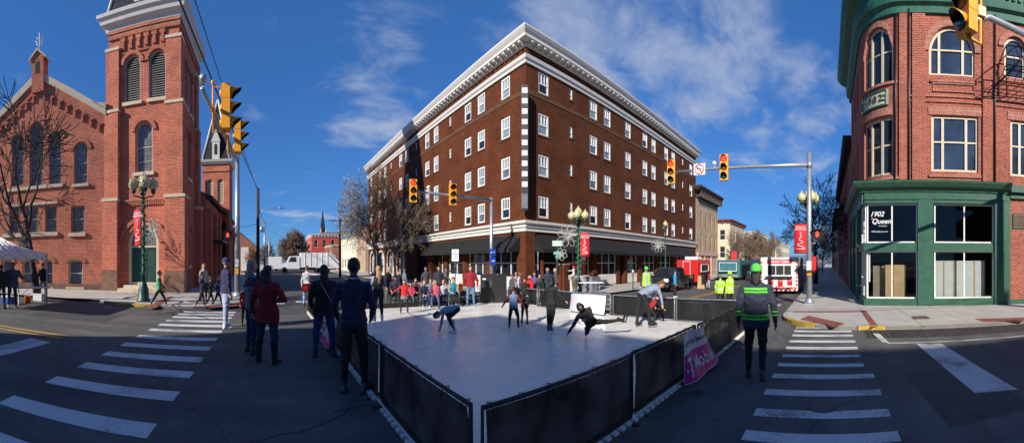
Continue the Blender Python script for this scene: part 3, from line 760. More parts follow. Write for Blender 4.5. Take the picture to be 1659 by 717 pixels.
# blade sign on the corner
bs = thing('blade_sign', 'tall narrow black blade sign with a column of white squares on the hotel corner', 'sign', (12.95, 14.72, 4.6))
d = V((cos(phi(851)), -sin(phi(851)), 0)); nn_ = V((-sin(phi(851)), -cos(phi(851)), 0)); c0 = V((12.78, 14.62, 0))
mb = MB(); mb.obox(c0 - d * .19 + V((0, 0, 4.62)), d * .38, -nn_ * .22, (0, 0, 6.85)); mb.build('sign_body', M_black, bs)
for i in range(10):
    mb = MB(); z = 11.32 - i * .57; mb.obox(c0 - d * .15 + V((0, 0, z - .3)), d * .3, nn_ * .02, (0, 0, .28)); mb.build('letter_square', M_white2, bs)
mb = MB(); mb.obox(c0 - d * .17 + V((0, 0, 4.7)), d * .34, nn_ * .05, (0, 0, .8)); mb.build('sign_foot', mat('grey sign panel', (.1, .11, .13), .5), bs)
mb = MB(); mb.tube([c0 + V((.1, .1, 5)), c0 + V((.5, .5, 5))], .03, 6); mb.tube([c0 + V((.1, .1, 11)), c0 + V((.5, .5, 11))], .03, 6); mb.build('bracket', M_black, bs)

# ================================================================ CHURCH
church = thing('church', 'red brick church with gabled front, square louvred bell tower and slate spire', 'church', (-7, 20, 0))
G = Fac.pol(-.2, 20.48); T = Fac.pol(0, 19.2)
def px(fac, x0, x1, ytop, ybot, ar=True, n=12, rise=None):
    a, b = fac.S(x0), fac.S(x1); xm = (x0 + x1) / 2; z0, z1 = fac.Z(xm, ybot), fac.Z(xm, ytop)
    return arch(a, b, z0, z1, n, rise) if ar else rect(a, b, z0, z1)
gw = [px(G, 19, 38.6, 218, 301), px(G, 47.7, 70, 198, 301), px(G, 79, 99.3, 213, 300), px(G, 120, 142, 230, 297), px(G, -22, -2, 240, 303)]
gw2 = [px(G, 15, 30, 333, 377, False), px(G, 40, 62, 333, 377, False), px(G, 73, 92, 333, 377, False), px(G, 115, 137, 333, 376, False), px(G, -22, -5, 334, 377, False)]
gw3 = [px(G, 111, 134, 421, 464, True, 10, .16), px(G, 72, 85, 421, 464, True, 10, .16), px(G, 36, 55, 421, 464, True, 10, .16), px(G, 3, 20, 421, 464, True, 10, .16), px(G, 33, 45, 386, 408, False)]
GA, GRT, GLF = -9.9, -5.47, -14.3
outer = [(GLF, .1), (GRT, .1), (GRT, 10.5), (GA, 13.5), (GLF, 10.5)]
mb = MB(); G.face(mb, outer, gw + gw2 + gw3, 0, 0, .22)
G.bar(mb, GLF, GLF + .01, .1, 10.5, -25, -.22)
# corbels hanging under the rake
for sgn, e in ((1, GRT), (-1, GLF)):
    n = 8
    for i in range(n):
        s = GA + (e - GA) * (i + .75) / (n + .6); z = 13.5 - abs(s - GA) * 3.0 / 4.43 - .75
        G.bar(mb, s - .06, s + .06, z - .42, z, 0, .08); G.bar(mb, s - .06, s + .2, z - .06, z + .05, 0, .1)
    p = [(GA, 13.5), (e, 10.5), (e, 9.85), (GA, 12.85)] if sgn > 0 else [(e, 10.5), (GA, 13.5), (GA, 12.85), (e, 9.85)]
    G.solid(mb, p[::-1], 0, .05)
mb.build('wall', M_church, church)
mb = MB()
for pl in gw: G.ring(mb, inset(pl, -.3)[1:], .22, 0, .06, 0, True) if False else None
for pl in gw + gw3[:4]:
    q = pl[1:]  # arch part, right foot to left
    a = [(x, z) for x, z in inset(pl, -.24)][2:]; b = [(x, z) for x, z in inset(pl, -.02)][2:]
    k = len(a)
    for i in range(k - 1):
        G.solid(mb, [b[i], a[i], a[i + 1], b[i + 1]], 0, .05)
mb.build('window_arch', M_church_d, church)
mb = MB()
sp = lambda x0, x1, y0, y1, o=.1: G.bar(mb, G.S(x0), G.S(x1), G.Z((x0 + x1) / 2, y1), G.Z((x0 + x1) / 2, y0), -.1, o)
sp(9, 102, 301.5, 306.5); sp(117, 144, 297.5, 302); sp(5, 94, 377, 383); sp(111, 139, 377, 382.5); sp(-24, 0, 303, 308)
for x0, x1 in ((107, 137), (70, 87), (33, 57), (1, 22)): sp(x0, x1, 464.5, 468)
sp(10, 94, 328.5, 332.5); 
# coping along the rake and the curved foot at the tower
for e, sg in ((GRT, 1), (GLF, -1)):
    q = [(GA + .35 * sg, 13.5 - .25), (e, 10.5), (e, 10.92), (GA + .35 * sg, 13.75)]
    G.solid(mb, q if sg > 0 else q[::-1], -.3, .14)
G.solid(mb, [(GRT - 1.0, 11.5), (GRT, 10.85), (GRT, 11.25), (GRT - .5, 11.32)], -.3, .14)
mb.build('stone_trim', M_stone, church)
for i, pl in enumerate(gw + gw2 + gw3):
    s0, s1 = pl[0][0], pl[1][0]; z0 = pl[0][1]; z1 = max(p[1] for p in pl); st = i < 10
    window(G, pl, church, .07, .2, M_cream if not st else mat('grey stone frame', (.3, .28, .25), .8), M_lead if st else M_glassm, hb=[(z0 + (z1 - z0) * .5, .06)] + ([(z0 + (z1 - z0) * .22, .04)] if i < 5 else []), vb=[(s0 + s1) / 2] if (i < 5 and s1 - s0 > 1.0) else [], name='stained_window' if st else 'basement_window', th=.07)
# plinth, buttress foot
mb = MB(); G.bar(mb, GLF, GRT - .1, .1, .45, 0, .06); mb.build('plinth', M_brownstone, church)
# bellcote
mb = MB(); a = GA; G.bar(mb, a - .42, a + .42, 12.6, 14.75, -.5, .22)
G.solid(mb, [(a - .42, 14.75), (a + .42, 14.75), (a, 15.15)], -.5, .22); G.solid(mb, arch(a - .12, a + .12, 13.7, 14.7, 8), .22, .225, 0); mb.build('bellcote', M_church, church)
mb = MB(); G.solid(mb, [(a - .6, 14.62), (a, 15.22), (a + .6, 14.62), (a + .6, 14.74), (a, 15.36), (a - .6, 14.74)][::-1], -.55, .3); mb.build('bellcote_coping', M_stone, church)
mb = MB(); mb2 = MB(); G.solid(mb, arch(a - .17, a + .17, 13.75, 14.55, 8), .2, .226); mb.build('niche', M_dark, church)
mb = MB(); c = G.P(a, 15.3, -.1); mb.cyl(c, c + V((0, 0, 1.15)), .035, n=6)
for z, w in ((.45, .22), (.65, .3), (.85, .2)):
    for sg in (-1, 1):
        mb.tube([c + V((0, 0, z - .1)), c + G.u * sg * w * .6 + V((0, 0, z - .02)), c + G.u * sg * w + V((0, 0, z + .12))], .022, 5)
mb.ell(c + V((0, 0, 1.17)), (.05, .05, .09), 8, 6); mb.build('finial', M_white, church)
# nave body and roof
mb = MB(); u, n = G.u, G.n
def gp3(s, z, o): return G.P(s, z, o)
A_ = [(GLF - .3, 10.42), (GA, 13.62), (GRT + .3, 10.42)]
for i in (0, 1):
    a, b = A_[i], A_[i + 1]; v = [gp3(a[0], a[1], -.25), gp3(b[0], b[1], -.25), gp3(b[0], b[1], -24), gp3(a[0], a[1], -24)]
    mb.add(v, [(0, 1, 2, 3)])
o = mb.build('nave_roof', M_slate, church); m = o.modifiers.new('t', 'SOLIDIFY'); m.thickness = .12
# tower
TX0, TX1, TY0, TY1 = -9.35, -5.02, 19.2, 24.1
TS = Fac((TX1, TY0), (0, 1))
lv = [px(T, 201.5, 227.6, 88, 164), px(T, 240.6, 269.6, 80.6, 159)]
# equalise the pair
z0 = (lv[0][0][1] + lv[1][0][1]) / 2; z1 = (max(p[1] for p in lv[0]) + max(p[1] for p in lv[1])) / 2
lv = [arch(T.S(201.5), T.S(227.6), z0, z1), arch(T.S(241), T.S(269), z0, z1)]
sw = px(T, 219, 247.4, 196, 278.5); dr = arch(T.S(208), T.S(257), .45, T.Z(232, 366), 14)
slv = [arch(1.1, 1.95, z0, z1), arch(2.6, 3.45, z0, z1), arch(1.9, 2.9, T.Z(233, 278), T.Z(233, 196)), arch(2.0, 2.7, 1.6, 4.0)]
mb = MB(); T.face(mb, rect(TX0, TX1, .1, 15.7), lv + [sw, dr], 0, 0, .3); TS.face(mb, rect(0, TY1 - TY0, .1, 15.7), slv, 0, 0, .3)
TW = Fac((TX0, TY1), (0, -1)); TW.face(mb, rect(0, TY1 - TY0, .1, 15.7)); TN = Fac((TX1, TY1), (-1, 0)); TN.face(mb, rect(0, TX1 - TX0, .1, 15.7))
mb.build('tower_wall', M_church, church)
mb = MB(); cap = MB()
ZB = [(.1, 5.35, .42), (5.5, 10.6, .28), (10.75, 14.3, .16)]
for i, (za, zb, o) in enumerate(ZB):
    for a, b in ((TX0 - .06, TX0 + .72), (TX1 - .72, TX1 + .0)):
        a2 = a - o * .4 if a < -8 else a; b2 = b + (0 if a < -8 else o * .0)
        T.bar(mb, a2, b2, za, zb, 0, o)
        T.bar(cap, a2 - .04, b2 + .04, zb, zb + .17, 0, o + .04)
    TS.bar(mb, -o, .72, za, zb, 0, o); TS.bar(cap, -o - .045, .76, zb + .002, zb + .168, 0, o + .04)
    TS.bar(mb, TY1 - TY0 - .72, TY1 - TY0, za, zb, 0, o); TS.bar(cap, TY1 - TY0 - .76, TY1 - TY0 + .04, zb, zb + .17, 0, o + .04)
mb.build('buttress', M_church, church); cap.build('buttress_cap', M_stone, church)
mb = MB(); 
for a, b in ((TX0 - .27, TX0 + .74), (TX1 - .74, TX1 + .44)): T.bar(mb, a, b, .1, 1.3, .4, .46)
TS.bar(mb, -.46, .74, .1, 1.3, .4, .47); mb.build('tower_base', M_brownstone, church)
mb = MB()   # decorative corbelling, dentils and arches
T.bar(mb, TX0 + .7, TX1 - .7, 14.0, 14.06, 0, .08)
for i in range(6):
    s = TX0 + .95 + i * (TX1 - TX0 - 1.9) / 5; T.bar(mb, s - .09, s + .09, 14.25, 14.75, 0, .1); T.bar(mb, s - .16, s + .16, 14.75, 14.95, 0, .1)
T.bar(mb, TX0, TX1, 15.0, 15.25, 0, .1); T.bar(mb, TX0, TX1 + .12, 15.3, 15.5, 0, .14); TS.bar(mb, -.1, 5.5, 15.0, 15.25, 0, .1); TS.bar(mb, 0, 5.5, 15.3, 15.5, 0, .14)
for i in range(26): s = TX0 + .8 + i * (TX1 - TX0 - 1.6) / 25; T.bar(mb, s - .035, s + .035, 5.05, 5.3, 0, .08)
T.bar(mb, TX0 + .72, TX1 - .72, 5.3, 5.4, 0, .1)
def archband(mb, fac, pl, w, o, gap=.02, foot=0):
    a = inset(pl, -w - gap)[2:]; b = inset(pl, -gap)[2:]
    for i in range(len(a) - 1): fac.solid(mb, [b[i], a[i], a[i + 1], b[i + 1]], 0, o)
for pl in lv + [sw]: archband(mb, T, pl, .2, .09)
for pl in slv: archband(mb, TS, pl, .2, .09)
archband(mb, T, dr, .25, .1, .02); archband(mb, T, dr, .2, .16, .3)
mb.build('brick_ornament', M_church_d, church)
for fac, pls in ((T, lv), (TS, slv[:2])):
    for pl in pls:
        a, b = pl[0][0], pl[1][0]; zA = pl[0][1]; zB = max(p[1] for p in pl); mb = MB(); fac.ring(mb, pl, .08, -.25, -.1); n = 19
        for i in range(n):
            z = zA + .12 + i * (zB - zA - .2) / n; w = 0
            if z > zB - (b - a) / 2: w = (b - a) / 2 - sqrt(max(0, ((b - a) / 2) ** 2 - (z - zB + (b - a) / 2) ** 2))
            if b - a - 2 * w > .25: mb.obox(fac.P(a + w + .04, z, -.2), fac.u * (b - a - 2 * w - .08), fac.n * .12 + V((0, 0, -.07)), (0, 0, .025))
        f = mb.build('louvre_window', mat('grey louvre', (.45, .43, .39), .8), church); mb = MB(); fac.face(mb, inset(pl, .03), (), -.26); mb.build('dark_backing', M_dark, f)
for fac, pl in ((T, sw), (TS, slv[2]), (TS, slv[3])):
    zA = pl[0][1]; zB = max(p[1] for p in pl); window(fac, pl, church, .09, .25, M_stone, M_lead, hb=[(zA + (zB - zA) * .5, .05), (zA + (zB - zA) * .22, .03)], name='stained_window')
mb = MB(); 
for pl in lv + [sw]: T.bar(mb, pl[0][0] - .1, pl[1][0] + .1, pl[0][1] - .2, pl[0][1] - .003, -.1, .12)
for pl in slv: TS.bar(mb, pl[0][0] - .1, pl[1][0] + .1, pl[0][1] - .2, pl[0][1] - .003, -.1, .12)
mb.build('stone_sill', M_stone, church)
# doorway
f = MB(); T.ring(f, dr, .16, -.28, -.05); T.bar(f, dr[0][0] + .1, dr[1][0] - .1, 2.62, 2.72, -.26, -.12); f = f.build('door_frame', M_cream, church)
mid = (dr[0][0] + dr[1][0]) / 2
for a, b in ((dr[0][0] + .16, mid - .01), (mid + .01, dr[1][0] - .16)):
    mb = MB(); T.bar(mb, a, b, .46, 2.62, -.26, -.18)
    for z0_, z1_ in ((.6, 1.3), (1.45, 2.5)): T.ring(mb, rect(a + .1, b - .1, z0_, z1_), .03, -.18, -.16)
    dd = mb.build('door', mat('green church door', (.012, .06, .045), .5, .15, 5), church); mb = MB(); mb.ell(T.P(b - .08 if a < mid - .1 else a + .08, 1.4, -.14), (.03, .03, .03)); mb.build('handle', M_steel, dd)
mb = MB(); T.face(mb, inset(arch(dr[0][0] + .1, dr[1][0] - .1, 2.72, max(p[1] for p in dr) - .1, 12), .01), (), -.22); mb.build('fanlight', M_lead, church)
mb = MB(); T.bar(mb, dr[0][0] - .3, dr[1][0] + .3, .1, .28, -.28, .9); T.bar(mb, dr[0][0] - .1, dr[1][0] + .1, .28, .45, -.28, .5); mb.build('steps', M_stone, church)
tp = [(TX0, TY1), (TX0, TY0), (TX1, TY0), (TX1, TY1)]
mb = MB(); sweep(mb, tp, [(0, 15.45), (.12, 15.45), (.16, 15.7), (.38, 15.85), (.42, 16.05), (.55, 16.2), (.58, 16.4), (0, 16.5)], closed=True); mb.build('tower_cornice', M_white, church)
cx_, cy_ = (TX0 + TX1) / 2, (TY0 + TY1) / 2
def pyr(mb, x0, x1, y0, y1, z0, ax, ay, z1, t=0):
    b = [(x0, y0), (x1, y0), (x1, y1), (x0, y1)]; q = [(ax + (x - ax) * t, ay + (y - ay) * t) for x, y in b]
    mb.add([(x, y, z0) for x, y in b] + [(x, y, z1) for x, y in q], [(i, (i + 1) % 4, 4 + (i + 1) % 4, 4 + i) for i in range(4)] + [(4, 5, 6, 7), (3, 2, 1, 0)])
mb = MB(); pyr(mb, TX0 - .1, TX1 + .1, TY0 - .1, TY1 + .1, 16.45, cx_, cy_, 19.5, .72); pyr(mb, cx_ - 1.62, cx_ + 1.62, cy_ - 2.0, cy_ + 2.0, 19.52, cx_, cy_, 32, .02); mb.build('spire', M_slate, church)
mb = MB()
for sx_, sy_ in ((-1, -1), (1, -1), (1, 1), (-1, 1)):
    mb.tube([(cx_ + sx_ * (TX1 - TX0 + .2) / 2, cy_ + sy_ * (TY1 - TY0 + .2) / 2, 16.45), (cx_ + sx_ * (TX1 - TX0 + .2) / 2 * .72, cy_ + sy_ * (TY1 - TY0 + .2) / 2 * .72, 19.5)], .09, 6)
mb.build('hip_trim', M_white, church)
mb = MB(); s0, s1 = T.S(217), T.S(251); T.bar(mb, s0, s1, 16.4, 18.6, -1.2, -.02); T.solid(mb, [(s0 - .15, 18.6), (s1 + .15, 18.6), ((s0 + s1) / 2, 19.3)], -1.2, .05); mb.build('dormer', M_white, church)
mb = MB(); T.face(mb, arch(s0 + .3, s1 - .3, 17.0, 18.4), (), -.015); mb.build('dormer_louvre', M_dark, church)
# side range along the street
SR = Fac((-4.45, 24.8), (0, 1))
mb = MB(); hs = [rect(1.0, 2.4, .9, 5.4), rect(3.6, 4.4, 1.2, 5.2), rect(6, 7.4, .9, 5.2), rect(9, 10.4, .9, 5.2), rect(12, 13.4, .9, 5.2), rect(15, 16.4, .9, 5.2)]
SR.face(mb, rect(0, 18, .1, 6.45), hs, 0, 0, .25); SR.bar(mb, 18, 18.02, .1, 6.45, -6, 0); SR.bar(mb, -.02, 0, .1, 6.45, -1, 0)
for s in (.3, 2.9, 5, 8.2, 11.2, 14.2, 17.2): SR.bar(mb, s, s + .5, .1, 5.6, 0, .3)
mb.build('aisle_wall', M_church, church)
for pl in hs: window(SR, pl, church, .09, .2, M_white, M_lead, hb=[(3.2, .1)], vb=[((pl[0][0] + pl[1][0]) / 2, .9, None, .05)], name='tall_window')
mb = MB(); SR.bar(mb, -.02, 18.2, 6.3, 6.5, -.05, .35); v = [SR.P(0, 6.5, .4), SR.P(18.2, 6.5, .4), SR.P(18.2, 8.2, -4), SR.P(0, 8.2, -4)]; mb.add(v, [(0, 1, 2, 3)]); mb.build('aisle_roof', M_slate, church)
mb = MB(); SR.bar(mb, 1.2, 4.6, 3.3, 3.42, .0, 1.0); mb.tube([SR.P(1.3, .1, .95), SR.P(1.3, 3.3, .95)], .04, 6); mb.tube([SR.P(4.5, .1, .95), SR.P(4.5, 3.3, .95)], .04, 6); mb.build('porch_canopy', M_black, church)
# rear turret with white spirelet
A0, A1, B0, B1 = -6.35, -3.75, 33, 35.6
RT = Fac((A0, B0), (1, 0)); w_ = A1 - A0
hs = [arch(.45, 1.05, 7.3, 9.6), arch(1.45, 2.05, 7.3, 9.6)]
mb = MB(); RT.face(mb, rect(0, w_, 0, 11.2), hs, 0, 0, .2); R2 = Fac((A1, B0), (0, 1)); R2.face(mb, rect(0, 2.6, 0, 11.2)); Fac((A0, B1), (0, -1)).face(mb, rect(0, 2.6, 0, 11.2)); Fac((A1, B1), (-1, 0)).face(mb, rect(0, w_, 0, 11.2))
for a, b in ((0, .3), (w_ - .3, w_)): RT.bar(mb, a, b, 0, 9.6, 0, .12)
RT.bar(mb, 0, w_, 10.3, 10.5, 0, .08); mb.build('rear_turret_wall', M_church, church)
for pl in hs: window(RT, pl, church, .06, .15, M_stone, mat('cream louvres', (.35, .3, .2), .7), hb=[(7.4 + .25 * i, .08) for i in range(8)], name='turret_louvre')
mb = MB(); sweep(mb, [(A0, B1), (A0, B0), (A1, B0), (A1, B1)], [(0, 10.95), (.1, 10.97), (.25, 11.2), (.3, 11.4), (0, 11.45)], closed=True); 
RT.bar(mb, w_ / 2 - .35, w_ / 2 + .35, 11.4, 13.1, -.9, .03); RT.solid(mb, [(w_ / 2 - .45, 13.1), (w_ / 2 + .45, 13.1), (w_ / 2, 14.3)], -.6, .06); 
ctr = ((A0 + A1) / 2, (B0 + B1) / 2)
for sx_, sy_ in ((-1, -1), (1, -1), (1, 1), (-1, 1)): mb.tube([(ctr[0] + sx_ * 1.3, ctr[1] + sy_ * 1.3, 11.42), (ctr[0] + sx_ * .03, ctr[1] + sy_ * .03, 17.6)], .09, 6)
mb.build('turret_trim', M_white, church)
mb = MB(); pyr(mb, A0, A1, B0, B1, 11.42, *ctr, 17.5, .02); mb.build('turret_spire', M_slate, church)
mb = MB(); RT.face(mb, arch(w_ / 2 - .15, w_ / 2 + .15, 11.9, 12.9), (), .035); mb.build('turret_louvre', M_dark, church)

# ================================================================ GREEN CORNER SHOP BUILDING
gb = thing('corner_shop', 'red brick corner building with round turret bay above a green painted shopfront', 'building', (13.7, -1.5, 0))
GF = Fac.pol(1.82, 13.6)
S = GF.S; C0 = S(1400)                          # storefront corner
cP = GF.P(C0, 0, 0)                             # plan corner
SW_ = Fac((24, cP.y), (-1, 0))                   # street side wall, facing +Y ; s = 24 - X
SE = S(1750)
# plan path of the upper wall (travelling so that outside is on the right): from far along the street to the turret to the right end
Rt = 1.5
tA = GF.P(C0 + Rt * 1.0, 0, 0); tB = V((cP.x + Rt, cP.y, 0))
# circle tangent arc by quadratic sampling
arcp = []
for i in range(13):
    t = i / 12; w0 = (1 - t) ** 2; w1 = 2 * t * (1 - t) * .78; w2 = t * t; k = w0 + w1 + w2
    p = (tB * w0 + V((cP.x, cP.y, 0)) * w1 + tA * w2) / k; arcp.append((p.x, p.y))
upath = [(21, cP.y)] + arcp + [tuple(GF.P(SE, 0, 0)[:2])]
ZC = 4.48; ZT = 11.5
# windows on the flat facade
w2 = [rect(S(1509), S(1585), 5.25, 7.4), rect(S(1637), S(1700), 5.2, 7.4)]
w3 = [arch(S(1505), S(1579), 8.95, 10.82, 16, .95), arch(S(1627), S(1661), 9.1, 10.72, 14)]
mb = MB(); GF.face(mb, rect(C0 + Rt, SE, ZC, ZT), w2 + w3, 0, 0, .2)
SWs = 24 - 21; 
sideh = [rect(.8 + i * 1.6 + SWs, 1.5 + i * 1.6 + SWs, z0, z1) for i in range(3) for z0, z1 in ((5.3, 7.3), (8.9, 10.6))]
SW_.face(mb, rect(SWs, 24 - tB.x, ZC, ZT), sideh, 0, 0, .2)
# curved bay: build as strips with window band left out
def turret(mb, z0, z1, i0=0, i1=12, o=0, mi=0):
    for i in range(i0, i1):
        a, b = arcp[i], arcp[i + 1]; mb.add([(*b, z0), (*a, z0), (*a, z1), (*b, z1)][::-1], [(0, 1, 2, 3)], mi)
I0, I1 = 3, 10
turret(mb, ZC, ZT, 0, I0); turret(mb, ZC, ZT, I1, 12); turret(mb, ZC, 5.15, I0, I1); turret(mb, 7.4, 8.7, I0, I1)
zc3, r3 = 10.05, .95
for i in range(I0, I1):
    def zz_(j): t = (j - I0) / (I1 - I0) * 2 - 1; return zc3 + r3 * sqrt(max(0, 1 - t * t))
    a, b = arcp[i], arcp[i + 1]; mb.add([(*a, zz_(i)), (*b, zz_(i + 1)), (*b, ZT), (*a, ZT)], [(0, 3, 2, 1)])
mb.obox((21, cP.y, ZC), (-.02, 0, 0), (0, -8, 0), (0, 0, ZT - ZC)); 
# pilasters and downpipes
for a, b in ((1457, 1470), (1478, 1499), (1592, 1608)):
    GF.bar(mb, S(a), S(b), ZC, 11.3, 0, .08)
wb = mb.build('wall', M_red, gb)
mb = MB()
for pl in w3: archband(mb, GF, pl, .22, .05)
for pl in w2: GF.bar(mb, pl[0][0] - .12, pl[1][0] + .12, 7.42, 7.75, 0, .03)
for z0, z1 in ((8.1, 8.16), (7.9, 7.94)): GF.bar(mb, S(1470), SE, z0, z1, 0, .05)
GF.bar(mb, S(1507), S(1583), 8.66, 8.74, 0, .07); GF.ring(mb, rect(S(1511), S(1579), 8.3, 8.64), .04, 0, .05)
GF.bar(mb, S(1505), S(1590), 5.02, 5.12, 0, .07)
sweep(mb, arcp[2:11], [(0, 7.45), (.05, 7.45), (.05, 7.75), (0, 7.76)]); sweep(mb, arcp[1:12], [(0, 8.62), (.07, 8.62), (.07, 8.72), (0, 8.73)]); sweep(mb, arcp, [(0, 4.95), (.06, 4.95), (.06, 5.05), (0, 5.06)])
for i in range(I0, I1):
    a, b = arcp[i], arcp[i + 1]; za, zb = zz_(i), zz_(i + 1)
    for (p, z) in ((a, za), (b, zb)): pass
    na = V((a[0] - (cP.x + 1.4), a[1] - (cP.y - 1.5), 0)).normalized() * .05; nb = V((b[0] - (cP.x + 1.4), b[1] - (cP.y - 1.5), 0)).normalized() * .05
    A, B = V((*a, za)) , V((*b, zb)); mb.add([A + na, B + nb, B + nb + V((0, 0, .24)), A + na + V((0, 0, .24)), A, B, B + V((0, 0, .24)), A + V((0, 0, .24))], [(0, 1, 2, 3), (4, 5, 1, 0), (3, 2, 6, 7)])
mb.build('brick_ornament', M_red_s, gb)
# turret windows: sill plan inset
cen = V((sum(p[0] for p in arcp) / 13, sum(p[1] for p in arcp) / 13, 0)); cen = V((cP.x + 1.55, cP.y - 1.6, 0))
def ins(p, d): q = V((p[0], p[1], 0)); return q + (cen - q).normalized() * d
def curved_window(z0, ztopf, name):
    fr = MB(); pa = MB(); J = list(range(I0, I1 + 1))
    for i in J[:-1]:
        for (o0, o1, zf0, zf1, target, mi) in ((.16, .10, lambda j: z0, lambda j: z0 + .09, fr, 0), (.16, .10, lambda j: ztopf(j) - .1, lambda j: ztopf(j) + .005, fr, 0), (.16, .12, lambda j: z0 + (9.95 - 8.7 if z0 > 8 else 1.15), lambda j: z0 + (10.0 - 8.7 if z0 > 8 else 1.21), fr, 0)):
            if zf1(i) > ztopf(i) + .02 and zf1(i + 1) > ztopf(i + 1) + .02: continue
            a0, a1, b0, b1 = ins(arcp[i], o0), ins(arcp[i], o1), ins(arcp[i + 1], o0), ins(arcp[i + 1], o1)
            vs = [a1 + V((0, 0, zf0(i))), b1 + V((0, 0, zf0(i + 1))), b1 + V((0, 0, zf1(i + 1))), a1 + V((0, 0, zf1(i))), a0 + V((0, 0, zf0(i))), b0 + V((0, 0, zf0(i + 1))), b0 + V((0, 0, zf1(i + 1))), a0 + V((0, 0, zf1(i)))]
            target.add(vs, [(0, 1, 2, 3), (3, 2, 6, 7), (4, 5, 1, 0), (7, 6, 5, 4)], mi)
        a, b = ins(arcp[i], .14), ins(arcp[i + 1], .14)
        pa.add([a + V((0, 0, z0)), b + V((0, 0, z0)), b + V((0, 0, ztopf(i + 1))), a + V((0, 0, ztopf(i)))], [(0, 1, 2, 3)])
        for q in (0, 1):
            a, b = arcp[i], arcp[i + 1]; ai, bi = ins(a, .2), ins(b, .2); zA, zB = (z0, z0) if q == 0 else (ztopf(i), ztopf(i + 1))
            fr.add([V((*a, zA)), V((*b, zB)), bi + V((0, 0, zB)), ai + V((0, 0, zA))], [(0, 1, 2, 3)], 1)
    for j, w in ((I0, .07), (I0 + 2.2, .09), (I1 - 2.2, .09), (I1, .07)):
        i = min(int(j), I1 - 1); t = j - i; p = V((*arcp[i], 0)).lerp(V((*arcp[i + 1], 0)), t); q = ins(p, .17); e = (V((*arcp[i + 1], 0)) - V((*arcp[i], 0))).normalized(); n = (p - q).normalized()
        zt = ztopf(i) * (1 - t) + ztopf(min(i + 1, I1)) * t
        if zt > z0 + .3: fr.obox(q - e * w / 2 + V((0, 0, z0)), e * w, n * .09, (0, 0, zt - z0))
        if j in (I0, I1):
            fr.add([V((*arcp[int(j)], z0)), ins(arcp[int(j)], .2) + V((0, 0, z0)), ins(arcp[int(j)], .2) + V((0, 0, zt)), V((*arcp[int(j)], zt))], [(0, 1, 2, 3)], 1)
    f = fr.build(name, [M_cream, M_red], gb); pa.build('pane', M_glassd, f)
curved_window(5.15, lambda j: 7.4, 'bay_window'); curved_window(8.7, zz_, 'arched_bay_window')
for pl, k in ((w2[0], 0), (w2[1], 1)):
    s0, s1 = pl[0][0], pl[1][0]; window(GF, pl, gb, .09, .15, M_cream, mat('sky mirrored glass', (.03, .045, .07), .05, .5, .8, spec=1), vb=[(s0 + (s1 - s0) * .24, 5.2, 7.4, .1), (s0 + (s1 - s0) * .74, 5.2, 7.4, .1)], hb=[(6.4, .06)], name='triple_window', th=.08)
for pl, k in ((w3[0], 0), (w3[1], 1)):
    s0, s1 = pl[0][0], pl[1][0]; window(GF, pl, gb, .09, .15, M_cream, MATS['sky mirrored glass'], vb=[(s0 + (s1 - s0) * .22, 8.95, None, .1), (s0 + (s1 - s0) * .74, 8.95, None, .1)] if k == 0 else [], hb=[(9.95, .06)], name='arched_window', th=.08)
for pl in sideh: window(SW_, pl, gb, .07, .15, M_cream, M_glassd, hb=[(pl[0][1] + 1, .05)], name='side_window')
mb = MB()
for a in (1472.5, 1611): mb.tube([GF.P(S(a), ZC + .3, .09), GF.P(S(a), 11.4, .09)], .045, 6)
mb.tube([GF.P(S(1450), ZC + .45, .05), GF.P(S(1452), 11.4, .05)], .035, 6)
mb.build('downpipe', M_black, gb)
mb = MB(); sweep(mb, [(21.2, cP.y)] + arcp + [tuple(GF.P(SE, 0, 0)[:2])], [(0, 11.25), (.1, 11.27), (.12, 11.5), (.25, 11.6), (.3, 11.85), (.32, 12.2), (.6, 12.35), (.8, 12.6), (.82, 12.8), (0, 12.9)])
for i in range(40):
    s = C0 + Rt + .2 + i * .25; GF.bar(mb, s, s + .12, 11.9, 12.2, .3, .36) if s < SE else None
mb.build('cornice', M_copper, gb)
mb = MB()
cpoly = [(21, cP.y - .1)] + [tuple(ins(p, .1)[:2]) for p in arcp] + [tuple(GF.P(SE, 0, -.1)[:2]), (21, -12)]
mb.sheet(cpoly, 12.7); mb.build('roof', MATS['flat roof felt'], gb)
# 1902 panel on the turret
mb = MB(); sweep(mb, arcp[3:10], [(0, 7.86), (.06, 7.86), (.06, 8.42), (0, 8.42)]); mb.build('date_panel', M_cream, gb)
mb = MB(); 
for z0, z1 in ((7.82, 7.89), (8.39, 8.46)): sweep(mb, arcp[3:10], [(0, z0), (.09, z0), (.09, z1), (0, z1)])
for j in (3, 9): p = arcp[j]; q = ins(p, -.05); mb.box(q.x - .03, q.x + .03, q.y - .05, q.y + .05, 7.84, 8.44)
mb.build('date_panel_border', M_green, gb)
for j, ch in ((4.35, '1'), (5.4, '9'), (6.55, '0'), (7.7, '2')):
    i = int(j); p = V((*arcp[i], 0)).lerp(V((*arcp[i + 1], 0)), j - i); e = (V((*arcp[i + 1], 0)) - V((*arcp[i], 0))).normalized(); n = V((e.y, -e.x, 0))
    text(ch, .38, p + n * .07 + V((0, 0, 8.14)), e, (0, 0, 1), M_greendk, 'date_numeral', gb, ext=.012, off=.004)
for j in (3.6, 8.5):
    i = int(j); p = V((*arcp[i], 0)).lerp(V((*arcp[i + 1], 0)), j - i); e = (V((*arcp[i + 1], 0)) - V((*arcp[i], 0))).normalized(); n = V((e.y, -e.x, 0))
    mb = MB(); 
    for k in range(4): mb.ell(p + n * .07 + e * .07 * cos(k * pi / 2 + .7) + V((0, 0, 8.14 + .12 * sin(k * pi / 2 + .7))), (.04, .04, .05), 6, 4)
    mb.build('date_panel_leaf', M_green, gb)
